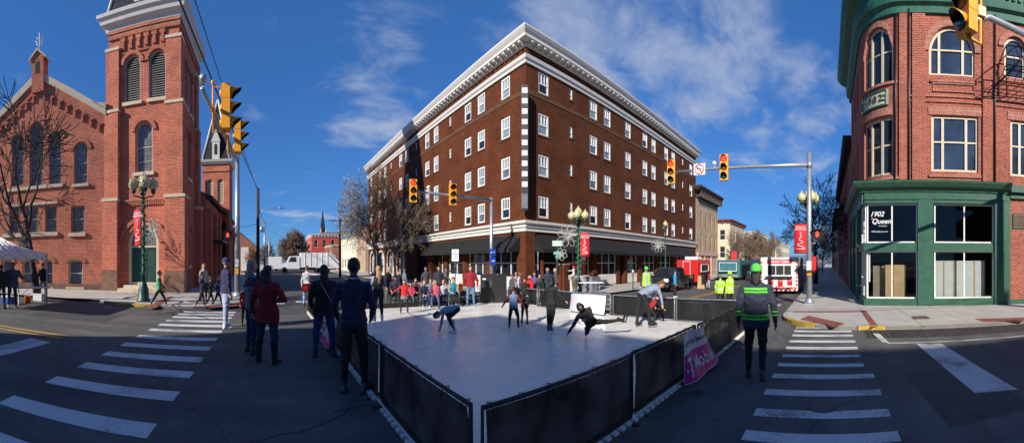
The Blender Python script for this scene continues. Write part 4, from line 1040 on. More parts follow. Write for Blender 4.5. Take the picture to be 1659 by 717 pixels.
# shopfront
gs = MB()
p1 = (S(1487), S(1512)); p2 = (S(1611), S(1636))
zf = [.1, .42, 2.16, 2.52, 4.02]
def gbar(a, b, z0, z1, o0, o1): GF.bar(gs, a, b, z0, z1, o0, o1)
gbar(p1[0], p1[1], .1, 4.2, -.3, .1); gbar(p2[0], p2[1], .1, 4.2, -.3, .1)
gbar(C0, p1[0], .1, .36, -.3, .06); gbar(p1[1], p2[0], .1, .36, -.3, .04); gbar(C0, p1[0], 2.2, 2.5, -.3, .04); gbar(p1[1], p2[0], 2.2, 2.5, -.3, .03)
gbar(C0 + .02, p2[1], 4.02, 4.5, -.3, .08); gbar(C0 + .02, p2[1], 4.16, 4.2, .08, .12)
SW_.bar(gs, 3, 24 - cP.x, .1, .36, -.3, .04); SW_.bar(gs, 3, 24 - cP.x, 2.2, 2.5, -.3, .04); SW_.bar(gs, 3, 24 - cP.x, 4.02, 4.5, -.3, .08)
for s in (5.2, 7.8, 3.1): SW_.bar(gs, s, s + .4, .1, 4.2, -.3, .1)
gs.build('shopfront', M_green, gb)
gs = MB(); pth = [(21, cP.y), (cP.x, cP.y), tuple(GF.P(p2[1], 0, 0)[:2])]
sweep(gs, pth, [(0, 4.42), (.12, 4.44), (.14, 4.52), (.3, 4.6), (.42, 4.74), (.44, 4.82), (0, 4.9)])
GF.bar(gs, p2[1], SE, 4.28, 4.5, -.1, .12); GF.bar(gs, p2[1], SE, 4.5, 4.78, -.1, .28); gs.build('shopfront_cornice', M_green, gb)
gs = MB(); GF.face(gs, rect(p2[1], SE, .28, 4.3), [rect(S(1641), S(1690), 3.1, 3.7)], .0, 0, .1); gs.build('lower_wall', M_red, gb)
gs = MB(); GF.bar(gs, p2[1], SE, .1, .28, -.1, .04); gs.build('base_course', M_green, gb)
gs = MB(); GF.ring(gs, rect(S(1641), S(1690), 3.1, 3.7), .06, -.05, .04)
for i in range(6): gs.obox(GF.P(S(1643), 3.16 + i * .085, -.05), GF.u * (S(1690) - S(1643)), GF.n * .07 + V((0, 0, -.05)), (0, 0, .015))
gs.build('louvre_vent', M_greendk, gb)
for a, b, lab in ((C0 + .1, p1[0] - .02, 0), (p1[1] + .04, p2[0] - .02, 1)):
    for z0, z1 in ((.37, 2.19), (2.51, 4.01)):
        pl = rect(a, b, z0, z1); fr = MB(); GF.ring(fr, pl, .05, -.12, -.05); m_ = (a + b) / 2; GF.bar(fr, m_ - .025, m_ + .025, z0 + .05, z1 - .05, -.11, -.06)
        f = fr.build('shop_window', M_white2, gb); q = MB(); GF.face(q, inset(pl, .03), (), -.09); q.build('pane', M_clear, f)
        if z0 < 1:
            fr = MB(); GF.ring(fr, inset(pl, -.02), .02, -.05, .03); fr.build('olive_window_trim', mat('olive green trim', (.12, .2, .07), .5), gb)
for a, b in ((24 - cP.x - 1.55, 24 - cP.x - .08), (5.65, 7.75), (3.55, 5.15)):
    for z0, z1 in ((.37, 2.19), (2.51, 4.01)):
        pl = rect(a, b, z0, z1); fr = MB(); SW_.ring(fr, pl, .05, -.12, -.05); m_ = (a + b) / 2; SW_.bar(fr, m_ - .02, m_ + .02, z0 + .05, z1 - .05, -.11, -.06)
        f = fr.build('shop_window', M_white2, gb); q = MB(); SW_.face(q, inset(pl, .03), (), -.09); q.build('pane', M_clear, f)
# interior room with boards
gs = MB(); ip = [tuple(GF.P(C0 + .15, 0, -.35)[:2]), tuple(GF.P(p2[1], 0, -.35)[:2]), tuple(GF.P(p2[1], 0, -4)[:2]), (20.9, -4.5), (20.9, cP.y - .35)]
gs.sheet(ip, .12); gs.sheet(ip, 4.15); gs.sheet(ip, 2.28); 
for i in (1, 2, 3):
    a, b = ip[i], ip[(i + 1) % 5]; gs.add([(*a, .1), (*b, .1), (*b, 4.2), (*a, 4.2)], [(0, 1, 2, 3)])
gs.build('shop_interior', mat('bare shop interior', (.05, .045, .04), .9, .3, 1), gb)
def board(a, b, z1, o, m, nm='panel'):
    q = MB(); GF.bar(q, a, b, .13, z1, o - .03, o); q.build(nm, m, gb)
wA = (p1[1] + .06, p2[0] - .06); n = 5
for i in range(n):
    a = wA[0] + (wA[1] - wA[0]) * .9 * i / n; b = wA[0] + (wA[1] - wA[0]) * .9 * (i + 1) / n
    board(a, b - .05, 1.82, -.45, mat('pale partition board', (.5, .5, .47), .8, .08), 'partition_board'); board(b - .05, b, 1.84, -.44, mat('orange stud', (.45, .22, .07), .7), 'timber_stud')
board(S(1411), S(1440), 1.62, -.7, mat('grey brown board', (.22, .17, .12), .8), 'leaning_board'); board(S(1432), S(1445), 1.66, -.5, M_wood, 'leaning_board'); board(S(1446), S(1467), 1.66, -.55, M_wood, 'leaning_board')
q = MB(); SW_.bar(q, 24 - cP.x - .9, 24 - cP.x - .1, 1.0, 2.1, -.25, -.2); q.build('white_notice', M_white2, gb)
text('1902', .27, GF.P(S(1420), 3.62, -.085), GF.u, (0, 0, 1), M_white2, 'window_lettering', gb, shear=.35, off=.004)
text('the', .08, GF.P(S(1413), 3.45, -.085), GF.u, (0, 0, 1), M_white2, 'window_lettering', gb, shear=.35)
text('Queen', .27, GF.P(S(1427), 3.34, -.085), GF.u, (0, 0, 1), M_white2, 'window_lettering', gb, shear=.35, off=.004)
text('APARTMENTS', .055, GF.P(S(1430), 3.16, -.085), GF.u, (0, 0, 1), M_white2, 'window_lettering', gb)
text('1902onQueen.com', .085, GF.P(S(1424), 2.95, -.085), GF.u, (0, 0, 1), M_white2, 'window_lettering', gb, shear=.35)
# fire escape
fe = thing('fire_escape', 'black iron fire escape balcony hanging on the red brick wall at the picture edge', 'fire escape', tuple(GF.P(S(1640), 8.9, .3)))
mb = MB(); a, b = S(1618), S(1700)
def rail(p, q, r=.022): mb.tube([p, q], r, 5)
for o in (.05, .45, .85, 1.2): rail(GF.P(a, 8.9, o), GF.P(b, 8.9, o))
for s in np.arange(a, b, .3): rail(GF.P(s, 8.9, .05), GF.P(s, 8.9, 1.2), .014)
rail(GF.P(a, 9.6, 1.2), GF.P(b, 9.6, 1.2)); rail(GF.P(a, 9.25, 1.2), GF.P(b, 9.25, 1.2), .014); rail(GF.P(a, 9.6, .05), GF.P(a, 9.6, 1.2)); rail(GF.P(a, 8.9, 1.2), GF.P(a, 9.6, 1.2)); rail(GF.P(a, 8.9, .05), GF.P(a, 9.6, .05))
rail(GF.P(a, 9.6, .05), GF.P(a + .5, 10.0, .6)); rail(GF.P(a + .5, 10.0, .6), GF.P(b, 10.0, .6)); rail(GF.P(a + .5, 10.0, .6), GF.P(a + .6, 8.9, 1.2)); rail(GF.P(a, 8.9, 1.2), GF.P(a + .3, 8.3, .05)); rail(GF.P(a, 8.9, .05), GF.P(a, 8.3, .05)); rail(GF.P(b, 8.9, 1.2), GF.P(b, 8.2, .05))
for i in range(5): s = a + .3 + i * .35; rail(GF.P(s, 8.9, 1.2), GF.P(s, 9.6, 1.2), .012)
rail(GF.P(a + .2, 8.9, .9), GF.P(a + 1.4, 10.2, .9)); rail(GF.P(a + .2, 8.9, .6), GF.P(a + 1.4, 10.2, .6))
mb.build('iron_frame', M_black, fe)

# ================================================================ OTHER BUILDINGS
def row(f0, n, w, z0, z1, gap, *a): return [(f0 + i * gap, f0 + i * gap + w, z0, z1, *a) for i in range(n)]
t, F4 = slab_building('row_building', 'tan brick building with dark bracketed cornice and tall narrow windows beside the hotel', 38.75, 47, 15.0, 26, 10.6, M_tan, ('-y',), {'-y': row(1.5, 4, .55, 6.1, 7.9, 1.75) + row(1.5, 4, .55, 3.2, 5.1, 1.75)}, cornice=(.9, 1.2), cm=mat('dark brown cornice', (.05, .035, .03), .7), wm=M_brownstone)
mb = MB(); F4['-y'][0].bar(mb, .2, 8.1, 2.6, 2.95, 0, .2); 
for s in (.2, 2.6, 5.2, 7.8): F4['-y'][0].bar(mb, s, s + .3, .1, 2.6, 0, .15)
mb.build('shopfront', mat('pink stone', (.45, .3, .28), .8), t)
t, F4 = slab_building('row_building', 'cream building with tall side windows standing forward of the tan one', 47.3, 56, 13.3, 26, 7.7, mat('cream render', (.52, .47, .34), .9), ('-y', '-x'), {'-y': row(.8, 5, .7, 4.4, 6.1, 1.6) + row(.8, 5, .7, 1.6, 3.4, 1.6), '-x': row(11.2, 1, .8, 4.9, 6.3, 2) + row(11.2, 1, .8, 2.4, 4.0, 2)}, cornice=(.35, .5), cm=mat('maroon parapet', (.16, .05, .045), .8))
for i, (x0, x1, y0, h, m, lab) in enumerate([(56.3, 66, 13.6, 6.6, M_farred, 'low dark red brick row building behind the bare street trees'), (66.2, 78, 13.4, 7.6, M_tan, 'tan three storey row building far down the right hand street'), (78.2, 92, 13.6, 7.0, mat('grey brown render', (.3, .24, .19), .9), 'grey brown row building near the far end of the right hand street'), (92.3, 125, 13.4, 7.6, M_cream, 'pale cream block closing the far end of the right hand street')]):
    slab_building('row_building', lab, x0, x1, y0, 26, h, m, ('-y', '-x'), {'-y': row(.8, int((x1 - x0 - 1) / 1.7), .7, h - 2.6, h - 1.2, 1.7) + row(.8, int((x1 - x0 - 1) / 1.7), .7, 1.4, 3.2, 1.7)}, cornice=(.35, .5))
for i, (x0, x1, y1, h, m, lab) in enumerate([(21.2, 41, -1.43, 9.3, M_farred, 'dark shaded brick building with projecting cornice next to the green corner shop'), (41.2, 62, -1.3, 8.0, M_tan, 'shaded tan row building on the right side of the far street'), (62.3, 110, -1.4, 8.6, M_farred, 'far brick row on the shaded side of the street')]):
    slab_building('row_building', lab, x0, x1, -14, y1, h, m, ('+y',), {'+y': row(.9, int((x1 - x0 - 1) / 1.9), .8, h - 2.5, h - 1.0, 1.9) + row(.9, int((x1 - x0 - 1) / 1.9), .8, h - 5, h - 3.4, 1.9) + row(.9, int((x1 - x0 - 1) / 3), 1.9, .5, 2.6, 3)}, cornice=(.5, .7), cm=M_dark)
    for o in list(COL.objects)[-1:]: pass
# left street
t, F4 = slab_building('brick_house', 'brick house with black gabled roof and white bay window beyond the church', -9, -2.1, 55, 63, 4.3, M_farred, ('-y', '+x'), {'-y': row(.9, 3, .7, 2.6, 3.8, 2.1) + row(.9, 3, .7, .8, 2.1, 2.1), '+x': row(1, 3, .8, 2.6, 3.8, 2.2)})
mb = MB(); mb.add([(-9.2, 54.7, 4.2), (-1.9, 54.7, 4.2), (-5.5, 54.7, 7.2), (-9.2, 63.2, 4.2), (-1.9, 63.2, 4.2), (-5.5, 63.2, 7.2)], [(0, 2, 5, 3), (1, 4, 5, 2), (3, 5, 4)]); mb.build('gable_roof', mat('black shingle', (.02, .02, .022), .8), t)
mb = MB(); mb.add([(-9, 54.98, 4.3), (-2.1, 54.98, 4.3), (-5.5, 54.98, 7.0)], [(0, 1, 2)]); mb.build('gable_wall', M_farred, t)
mb = MB(); mb.box(-4.4, -3.2, 54.2, 54.9, .5, 4.1); mb.build('bay_window', M_white, t)
slab_building('row_building', 'cream two storey shop with pale blue cornice down the left hand street', 16.5, 24, 66, 81, 7.5, mat('cream siding', (.62, .58, .45), .8), ('-x',), {'-x': row(1, 7, .8, 4.2, 5.9, 2) + row(1, 5, 1.6, .6, 2.6, 2.8)}, cornice=(.35, .6), cm=mat('pale blue trim', (.2, .33, .42), .6))
slab_building('row_building', 'blank tan rendered wall of a building beside the hotel trees', 16.6, 30, 60, 65.8, 7.9, M_tanwall, (), {})
slab_building('row_building', 'small red brick shop with grey pitched front far down the left hand street', 14.9, 22, 84, 94, 6.0, M_farred, ('-x', '-y'), {'-x': row(1, 4, .8, 3.6, 5, 2.2)}, cornice=(.3, .4))
slab_building('row_building', 'bright red brick block with white cornice in the distance below the spire', 11.6, 22, 98, 112, 9.6, mat('distant red brick', (.42, .07, .05), .9), ('-x', '-y'), {'-x': row(1, 6, .9, 6, 8, 2.2) + row(1, 6, .9, 2.6, 4.6, 2.2), '-y': row(.8, 4, .9, 6, 8, 2.4)}, cornice=(.4, .7), cm=M_white)
slab_building('row_building', 'grey slate roofed hall far behind the garbage truck', 17, 34, 118, 130, 12, mat('grey brown stone', (.2, .17, .15), .9), ('-y',), {'-y': row(1, 5, 1.0, 5, 8, 3)})
t = thing('church_spire', 'dark slate church spire rising over the distant red brick block', 'spire', (20, 133, 0))
mb = MB(); mb.box(18.9, 21.1, 131.8, 134.2, 0, 12.5); mb.build('tower', mat('brown tower stone', (.2, .13, .1), .9), t)
mb = MB(); pyr(mb, 18.9, 21.1, 131.8, 134.2, 12.5, 20, 133, 21.8, .02); 
mb.build('spire', M_slate, t)
for sx_ in (-1, 1):
    mb = MB(); mb.add([(20 + sx_ * .95 - .3, 131, 12.5), (20 + sx_ * .95 + .3, 131, 12.5), (20 + sx_ * .95 + .3, 132, 12.5), (20 + sx_ * .95 - .3, 132, 12.5), (20 + sx_ * .95, 131.5, 15)], [(0, 1, 4), (1, 2, 4), (2, 3, 4), (3, 0, 4)]); mb.build('pinnacle', M_stone, t)
# building behind the viewer that shades the foreground
slab_building('row_building', 'four storey brick building across the street behind the viewer', -25.7, -19, -46, -2.7, 15.3, M_farred, ('+x', '+y'), {'+x': row(1.5, 14, 1.1, 5, 7, 3.3) + row(1.5, 14, 1.1, 8.5, 10.5, 3.3) + row(1.5, 14, 1.1, 12, 14, 3.3) + row(1.2, 11, 2.6, .6, 3.2, 4.2)})
for x0, x1, y0, y1, h, lab in ((-18, -2, -40, -22, 9, 'low brick building behind the viewer down the street'), (14, 30, -40, -21, 9, 'brick building behind the viewer past the corner shop')):
    slab_building('row_building', lab, x0, x1, y0, y1, h, M_tan, ('+y',), {'+y': row(1.5, 4, 1.2, 4.5, 6.5, 3.3) + row(1.5, 4, 2, .6, 3, 3.5)})
# ================================================================ street furniture
def at3(px, py, z=0.0): x, y = at(px, py, z); return V((x, y, z))
M_polegreen = mat('dark green lamp iron', (.012, .06, .045), .45, .15, 8)
M_globe = mat('yellowed globe glass', (.5, .47, .25), .15, .25, 6, spec=.7)
M_garland = mat('tinsel garland', (.02, .22, .09), .55, .4, 20)
M_bulb = mat('white rope light tube', (.42, .42, .38), .4, .05)
M_lred = mat('red signal lens lit', (.9, .05, .02), .3, 0, emit=1.6)
M_lamb = mat('amber lens unlit', (.25, .12, .01), .25, 0); M_lgrn = mat('green lens unlit', (.01, .09, .06), .25, 0); M_lr0 = mat('red lens unlit', (.16, .015, .01), .25, 0)
M_sgreen = mat('street sign green', (.01, .25, .17), .5, 0); M_sblue = mat('sign blue', (.01, .08, .5), .5, 0); M_signw = mat('sign white', (.75, .75, .75), .5, 0)
M_banner = mat('red banner cloth', (.55, .02, .03), .8, .12, 3)

def signal_head(c, d, parent, lit=None, s=1.0, back=False, name='signal_head'):
    """three section signal head centred at c facing the plan direction d"""
    d = V((d[0], d[1], 0)).normalized(); r = V((-d.y, d.x, 0)); c = V(c)
    mb = MB(); h = 1.05 * s; w = .34 * s; t = .2 * s
    for i in range(3):
        o = c + V((0, 0, (i - 1.5) * h / 3 + .006)); mb.obox(o - r * w / 2 - d * t / 2, r * w, d * t, (0, 0, h / 3 - .012))
        q = o + V((0, 0, h / 6)) - d * t * .5; mb.hull([[q + (r * cos(a) + V((0, 0, sin(a)))) * .12 * s for a in [2 * pi * k / 12 for k in range(12)]], [q - d * .06 * s + (r * cos(a) + V((0, 0, sin(a)))) * .06 * s for a in [2 * pi * k / 12 for k in range(12)]]])
    hd = mb.build(name, M_yellow, parent)
    for i, (k, m) in enumerate((('g', M_lgrn), ('a', M_lamb), ('r', M_lr0))):
        z = (i - 1) * h / 3; p = c + d * (t / 2 + .005) + V((0, 0, z)); R_ = .125 * s
        mb = MB(); mb.hull([[p + (r * cos(a) + V((0, 0, sin(a)))) * R_ for a in [2 * pi * j / 16 for j in range(16)]], [p + d * .025 * s + (r * cos(a) + V((0, 0, sin(a)))) * R_ * .6 for a in [2 * pi * j / 16 for j in range(16)]]][::1])
        mb.build('lens', M_lred if (lit == 'r' and k == 'r') else m, hd)
        mb = MB(); n = 12; ring = []
        for L_, top in ((0, 0), (1, 1)):
            for j in range(n + 1):
                a = -.45 + (pi + .9) * j / n; ln = (.06 + .2 * max(0, sin(a))) * s if L_ else 0
                ring.append(p + d * ln + (r * cos(a) + V((0, 0, sin(a)))) * (R_ * 1.12) + V((0, 0, -.025 * s if L_ else 0)))
        mb.add(ring, [(j, j + 1, n + 2 + j, n + 1 + j) for j in range(n)], 0, True); v = mb.build('visor', [M_yellow], hd)
        sm = v.modifiers.new('t', 'SOLIDIFY'); sm.thickness = .01; sm.material_offset = 1; v.data.materials.append(M_black); sm.offset = -1
        mb = MB(); mb.hull([[p + (r * cos(a) + V((0, 0, sin(a)))) * R_ * 1.1 for a in [2 * pi * j / 16 for j in range(16)]], [p + d * .004 + (r * cos(a) + V((0, 0, sin(a)))) * R_ * 1.1 for a in [2 * pi * j / 16 for j in range(16)]]]); mb.build('lens_bezel', M_black, hd)
    return hd
def hand_signal(c, d, parent):
    d = V((d[0], d[1], 0)).normalized(); r = V((-d.y, d.x, 0)); c = V(c); mb = MB()
    mb.obox(c - r * .2 - d * .1 - V((0, 0, .2)), r * .4, d * .2, (0, 0, .4)); mb.obox(c - r * .2 + d * .1 + V((0, 0, .17)), r * .4, d * .12, (0, 0, .03)); o = mb.build('pedestrian_signal', M_black, parent)
    mb = MB(); q = c + d * .105
    mb.obox(q - r * .05 - V((0, 0, .1)), r * .1, d * .01, (0, 0, .1))
    for i, hgt in enumerate((.09, .12, .125, .1)): mb.obox(q - r * (.05 - i * .027) - V((0, 0, 0.0)), r * .018, d * .01, (0, 0, hgt))
    mb.obox(q + r * .055 - V((0, 0, .05)), r * .018, d * .01, (0, 0, .07)); mb.build('raised_hand', M_lred, o)
def pole_base(mb, p, r, w=.2):
    mb.box(p[0] - w, p[0] + w, p[1] - w, p[1] + w, p[2], p[2] + .06); mb.lathe([(w * .95, .06), (w * .9, .12), (r * 1.25, .2), (r, .25)], p, 12)

# left mast arm: pole by the church corner, arm comes towards the viewer over the street
mp_ = at3(384.5, 481, .1)
ml = thing('traffic_signal', 'tall steel signal mast by the church corner, arm with two yellow heads', 'traffic light', tuple(mp_))
mb = MB(); zt = 6.95; mb.tube([mp_, mp_ + V((0, 0, zt - .1))], [.15, .1], 14); pole_base(mb, mp_, .15, .26); mb.lathe([(.11, 0), (.11, .03), (.05, .08)], mp_ + V((0, 0, zt - .1)), 10)
mb.build('pole', M_galv, ml)
tip = V((-2.05, 10.6, 7.05)); e0 = mp_ + V((0, 0, zt - .45))
def arm_pt(t, e=e0, ti=tip): return e.lerp(ti, t)
mb = MB(); mb.tube([arm_pt(0), arm_pt(.3), arm_pt(.7), arm_pt(1)], [.11, .095, .08, .06], 12); mb.build('mast_arm', M_galv, ml)
def arm_head(T_, px_, lit, face, parent, s, drop=.15, bracket=True, side=V((0, 0, 0))):
    c = T_ + side + V((0, 0, -drop)); h = signal_head(c, face, parent, lit, s)
    if bracket:
        d = V((face[0], face[1], 0)); b = MB(); x = c - d * .33 * s; hh = .55 * s
        b.tube([c + V((0, 0, hh - .05)), x + V((0, 0, hh - .05)), x + V((0, 0, -hh)), c + V((0, 0, -hh))], .03, 6)
        b.ell(x + V((0, 0, hh + .12)), (.07, .07, .08), 8, 6); b.tube([x + V((0, 0, hh - .1)), x + V((0, 0, hh + .1))], .025, 6)
        b.obox(x - V((.07, .07, .08)), (.14, 0, 0), (0, .14, 0), (0, 0, .16)); b.build('signal_bracket', M_yellow, h)
for t_, s_ in ((.8, 1.42), (.44, 1.25)): arm_head(arm_pt(t_) + V((.5, 0, 0)), 0, None, (1, 0), ml, s_, .02)
mb = MB(); q = arm_pt(.97); mb.tube([q + V((0, 0, -.05)), q + V((0, 0, .28))], .03, 6); mb.lathe([(.09, -.12), (.11, .0), (.11, .16), (.02, .2)], q + V((0, -.1, .3)), 12, ax=(.2, -.95, .25)); mb.build('detector_camera', M_galv, ml)
hand_signal(mp_ + V((-.45, -.1, 2.95)), (0.1, -1), ml)
mb = MB(); mb.tube([mp_ + V((-.3, -.05, 2.95)), mp_ + V((0, 0, 2.95))], .03, 6); mb.build('signal_mount', M_galv, ml)
mb = MB(); mb.box(mp_.x - .07, mp_.x + .07, mp_.y - .22, mp_.y - .14, 1.2, 1.5); pb = mb.build('push_button', M_yellow, ml)
mb = MB(); mb.box(mp_.x - .08, mp_.x + .08, mp_.y - .2, mp_.y - .15, 1.55, 1.9); mb.build('crossing_notice', M_signw, ml)

# middle mast arm in front of the hotel's left face
mp2 = V((*atd(796, 18.5), .1))
mm = thing('traffic_signal', 'steel signal mast before the hotel windows, arm reaching left with a red light', 'traffic light', tuple(mp2))
mb = MB(); mb.tube([mp2, V((mp2.x, mp2.y, zat(320, 18.5)))], [.1, .075], 12); pole_base(mb, mp2, .1, .18); mb.build('pole', M_galv, mm)
e2 = V((mp2.x, mp2.y, zat(325, 18.5))); t2 = V((*atd(664, 16.0), zat(309, 16)))
mb = MB(); mb.tube([e2, e2.lerp(t2, .5), t2], [.08, .065, .05], 10); mb.build('mast_arm', M_galv, mm)
fd = (-.35, -1)
signal_head(e2.lerp(t2, .99) + V((.05, -.15, -.02)), fd, mm, 'r', .98); signal_head(e2.lerp(t2, .53) + V((0, -.15, .02)), fd, mm, None, .98)
mb = MB(); q = e2.lerp(t2, .8); mb.tube([q, q + V((0, 0, .2))], .025, 6); mb.lathe([(.04, -.1), (.08, 0), (.08, .12)], q + V((0, 0, .24)), 10, ax=(0, -1, 0)); mb.build('detector_camera', M_signw, mm)
mb = MB(); mb.box(mp2.x - .2, mp2.x + .2, mp2.y - .14, mp2.y - .115, zat(414, 18.5), zat(403, 18.5)); r_ = mb.build('blue_route_sign', M_sblue, mm); mb = MB(); mb.box(mp2.x - .18, mp2.x + .18, mp2.y - .14, mp2.y - .115, zat(429, 18.5), zat(416, 18.5)); r2 = mb.build('blue_arrow_sign', M_sblue, mm)
zc = zat(422.5, 18.5); mb = MB(); mb.box(mp2.x - .12, mp2.x + .06, mp2.y - .152, mp2.y - .144, zc - .025, zc + .025); mb.add([(mp2.x + .04, mp2.y - .15, zc - .08), (mp2.x + .13, mp2.y - .15, zc), (mp2.x + .04, mp2.y - .15, zc + .08)], [(0, 1, 2)]); mb.build('arrow', M_signw, r2)
mb = MB(); zc = zat(409, 18.5); mb.tube([(mp2.x - .14, mp2.y - .15, zc - .05), (mp2.x - .06, mp2.y - .15, zc + .05), (mp2.x + .04, mp2.y - .15, zc - .02), (mp2.x + .14, mp2.y - .15, zc + .06)], .02, 4); mb.build('white_symbol', M_signw, r_)

# right mast arm
mp3 = at3(1311, 492.5, .1); d3 = math.hypot(mp3.x, mp3.y)
mr_ = thing('traffic_signal', 'steel signal mast on the corner shop pavement, long arm reaching left with two red lights', 'traffic light', tuple(mp3))
mb = MB(); mb.tube([mp3, V((mp3.x, mp3.y, zat(247, d3)))], [.115, .085], 14); pole_base(mb, mp3, .115, .2); mb.build('pole', M_galv, mr_)
e3 = V((mp3.x, mp3.y, zat(267, d3))); t3 = V((*atd(1092, 15.9), zat(279, 15.9)))
mb = MB(); mb.tube([e3, e3.lerp(t3, .3) + V((0, 0, -.02)), e3.lerp(t3, .7), t3], [.085, .07, .055, .045], 10); mb.lathe([(.12, -.12), (.12, .12)], e3, 12); mb.build('mast_arm', M_galv, mr_)
def on_arm(px_):  # parameter along the arm for an azimuth
    a = phi(px_); lo, hi = 0, 1.05
    for _ in range(40):
        m_ = (lo + hi) / 2; p = e3.lerp(t3, m_)
        if atan2(p.x, p.y) > a: lo = m_
        else: hi = m_
    return e3.lerp(t3, lo)
signal_head(on_arm(1090) + V((-.15, 0, -.02)), (-1, -.25), mr_, 'r', 1.0); signal_head(on_arm(1175) + V((-.15, 0, -.03)), (-1, -.15), mr_, 'r', 1.02)
q = on_arm(1134.5) + V((-.1, 0, 0)); mb = MB(); mb.box(q.x - .01, q.x + .01, q.y - .26, q.y + .26, q.z - .24, q.z + .24); sg = mb.build('no_left_turn_sign', M_signw, mr_)
mb = MB(); cc = q + V((-.02, 0, 0)); k = 24
mb.tube([cc + V((0, .2 * cos(2 * pi * i / k), .2 * sin(2 * pi * i / k))) for i in range(k + 1)], .022, 5); mb.tube([cc + V((0, .14, .14)), cc + V((0, -.14, -.14))], .02, 5); mb.build('red_ring', M_redp, sg)
mb = MB(); mb.tube([cc + V((0, -.06, -.1)), cc + V((0, -.06, .03)), cc + V((0, .02, .04)), cc + V((0, .08, .04))], .018, 5); mb.add([cc + V((-.015, .06, .09)), cc + V((-.015, .06, -.01)), cc + V((-.015, .13, .04))], [(0, 1, 2)]); mb.build('turn_arrow', M_black, sg)
q = on_arm(1158); mb = MB(); mb.tube([q, q + V((0, 0, .2))], .025, 6); mb.lathe([(.04, -.12), (.08, 0), (.08, .1)], q + V((0, 0, .22)), 10, ax=(-1, 0, 0)); mb.build('detector_camera', M_signw, mr_)
hand_signal(mp3 + V((-.1, -.33, 2.75)), (-1, .1), mr_)
mb = MB(); mb.tube([mp3 + V((0, 0, 2.75)), mp3 + V((-.05, -.3, 2.75))], .03, 6); mb.build('signal_mount', M_galv, mr_)
mb = MB(); mb.box(mp3.x - .16, mp3.x - .1, mp3.y - .09, mp3.y + .09, 1.25, 1.42); mb.build('push_button', M_yellow, mr_)
mb = MB(); mb.box(mp3.x - .16, mp3.x - .11, mp3.y - .09, mp3.y + .09, 1.45, 1.8); mb.build('crossing_notice', M_signw, mr_)
mb = MB(); mb.box(mp3.x - .02, mp3.x + .02, mp3.y - .28, mp3.y - .12, 1.35, 2.0); mb.build('red_notice', M_redp, mr_)

# near signal head at the top right
nh = V((*atd(1566, 5.9), 0)); nh.z = zat(6, 5.9)
ns = thing('traffic_signal', 'large yellow signal head with black visors hanging at the top right of the picture', 'traffic light', (nh.x + 1.5, nh.y - 3.6, .1))
fdir = V((-.35, 1, 0)).normalized()
arm_head(nh + V((0, 0, 0)), 0, None, tuple(fdir[:2]), ns, .98, 0)
a0 = nh - fdir * .32; mb = MB(); far_ = V((nh.x + 2.0, nh.y - 6.5, nh.z + 1.0)); mb.tube([a0 + V((-.12, .5, -.42)), a0 + V((.1, -.2, .05)), far_], [.05, .055, .1], 10); mb.build('mast_arm', M_galv, ns)
mb = MB(); mb.tube([(far_.x, far_.y, 0.1), far_ + V((0, 0, .3))], [.15, .1], 12); mb.build('pole', M_galv, ns)

# lamp posts
def lamp_post(p, h, label, n_globe=5, garland=True, s=1.0):
    p = V(p); t = thing('street_lamp', label, 'street lamp', tuple(p), 'green lamp posts with globes')
    mb = MB(); mb.lathe([(.3 * s, 0), (.3 * s, .06), (.24 * s, .12), (.22 * s, .5), (.14 * s, .75), (.1 * s, .85), (.075 * s, .9), (.06 * s, h * .5), (.05 * s, h - .6)], p, 16); mb.build('post', M_polegreen, t)
    top = p + V((0, 0, h - .62)); mb = MB(); gl = []
    for i in range(n_globe - 1):
        a = .5 + 2 * pi * i / (n_globe - 1); d = V((cos(a), sin(a), 0)); q = top + d * .42 * s
        mb.tube([top + V((0, 0, -.25)), top + d * .2 * s + V((0, 0, -.16)), q + V((0, 0, -.12)), q], [.035, .03, .03, .04], 6); mb.lathe([(.09 * s, 0), (.1 * s, .08), (.12 * s, .14)], q, 10); gl.append(q + V((0, 0, .15)))
    mb.lathe([(.06, -.1), (.07, .25), (.12 * s, .34)], top, 10); gl.append(top + V((0, 0, .34))); mb.build('lamp_arms', M_polegreen, t)
    for q in gl:
        mb = MB(); mb.lathe([(.1, 0), (.19, .08), (.235, .2), (.22, .32), (.13, .42), (.05, .47), (.045, .52), (.015, .6)] if s == 1 else [(a * s, b * s) for a, b in ((.1, 0), (.19, .08), (.235, .2), (.22, .32), (.13, .42), (.05, .47), (.045, .52), (.015, .6))], q, 16); mb.build('globe', M_globe, t)
    if garland:
        mb = MB(); rg = random.Random(int(p.x * 10)); n = 900
        for i in range(n):
            u = i / n; z = .95 + u * (h - 1.9); a = u * 55; c = p + V((.09 * cos(a), .09 * sin(a), z)); d = V((rg.gauss(0, 1), rg.gauss(0, 1), rg.gauss(0, .7))).normalized() * .1; w = d.orthogonal().normalized() * .014
            mb.add([c - w, c + w, c + d], [(0, 1, 2)])
        g = mb.build('garland', M_garland, t)
    return t, top
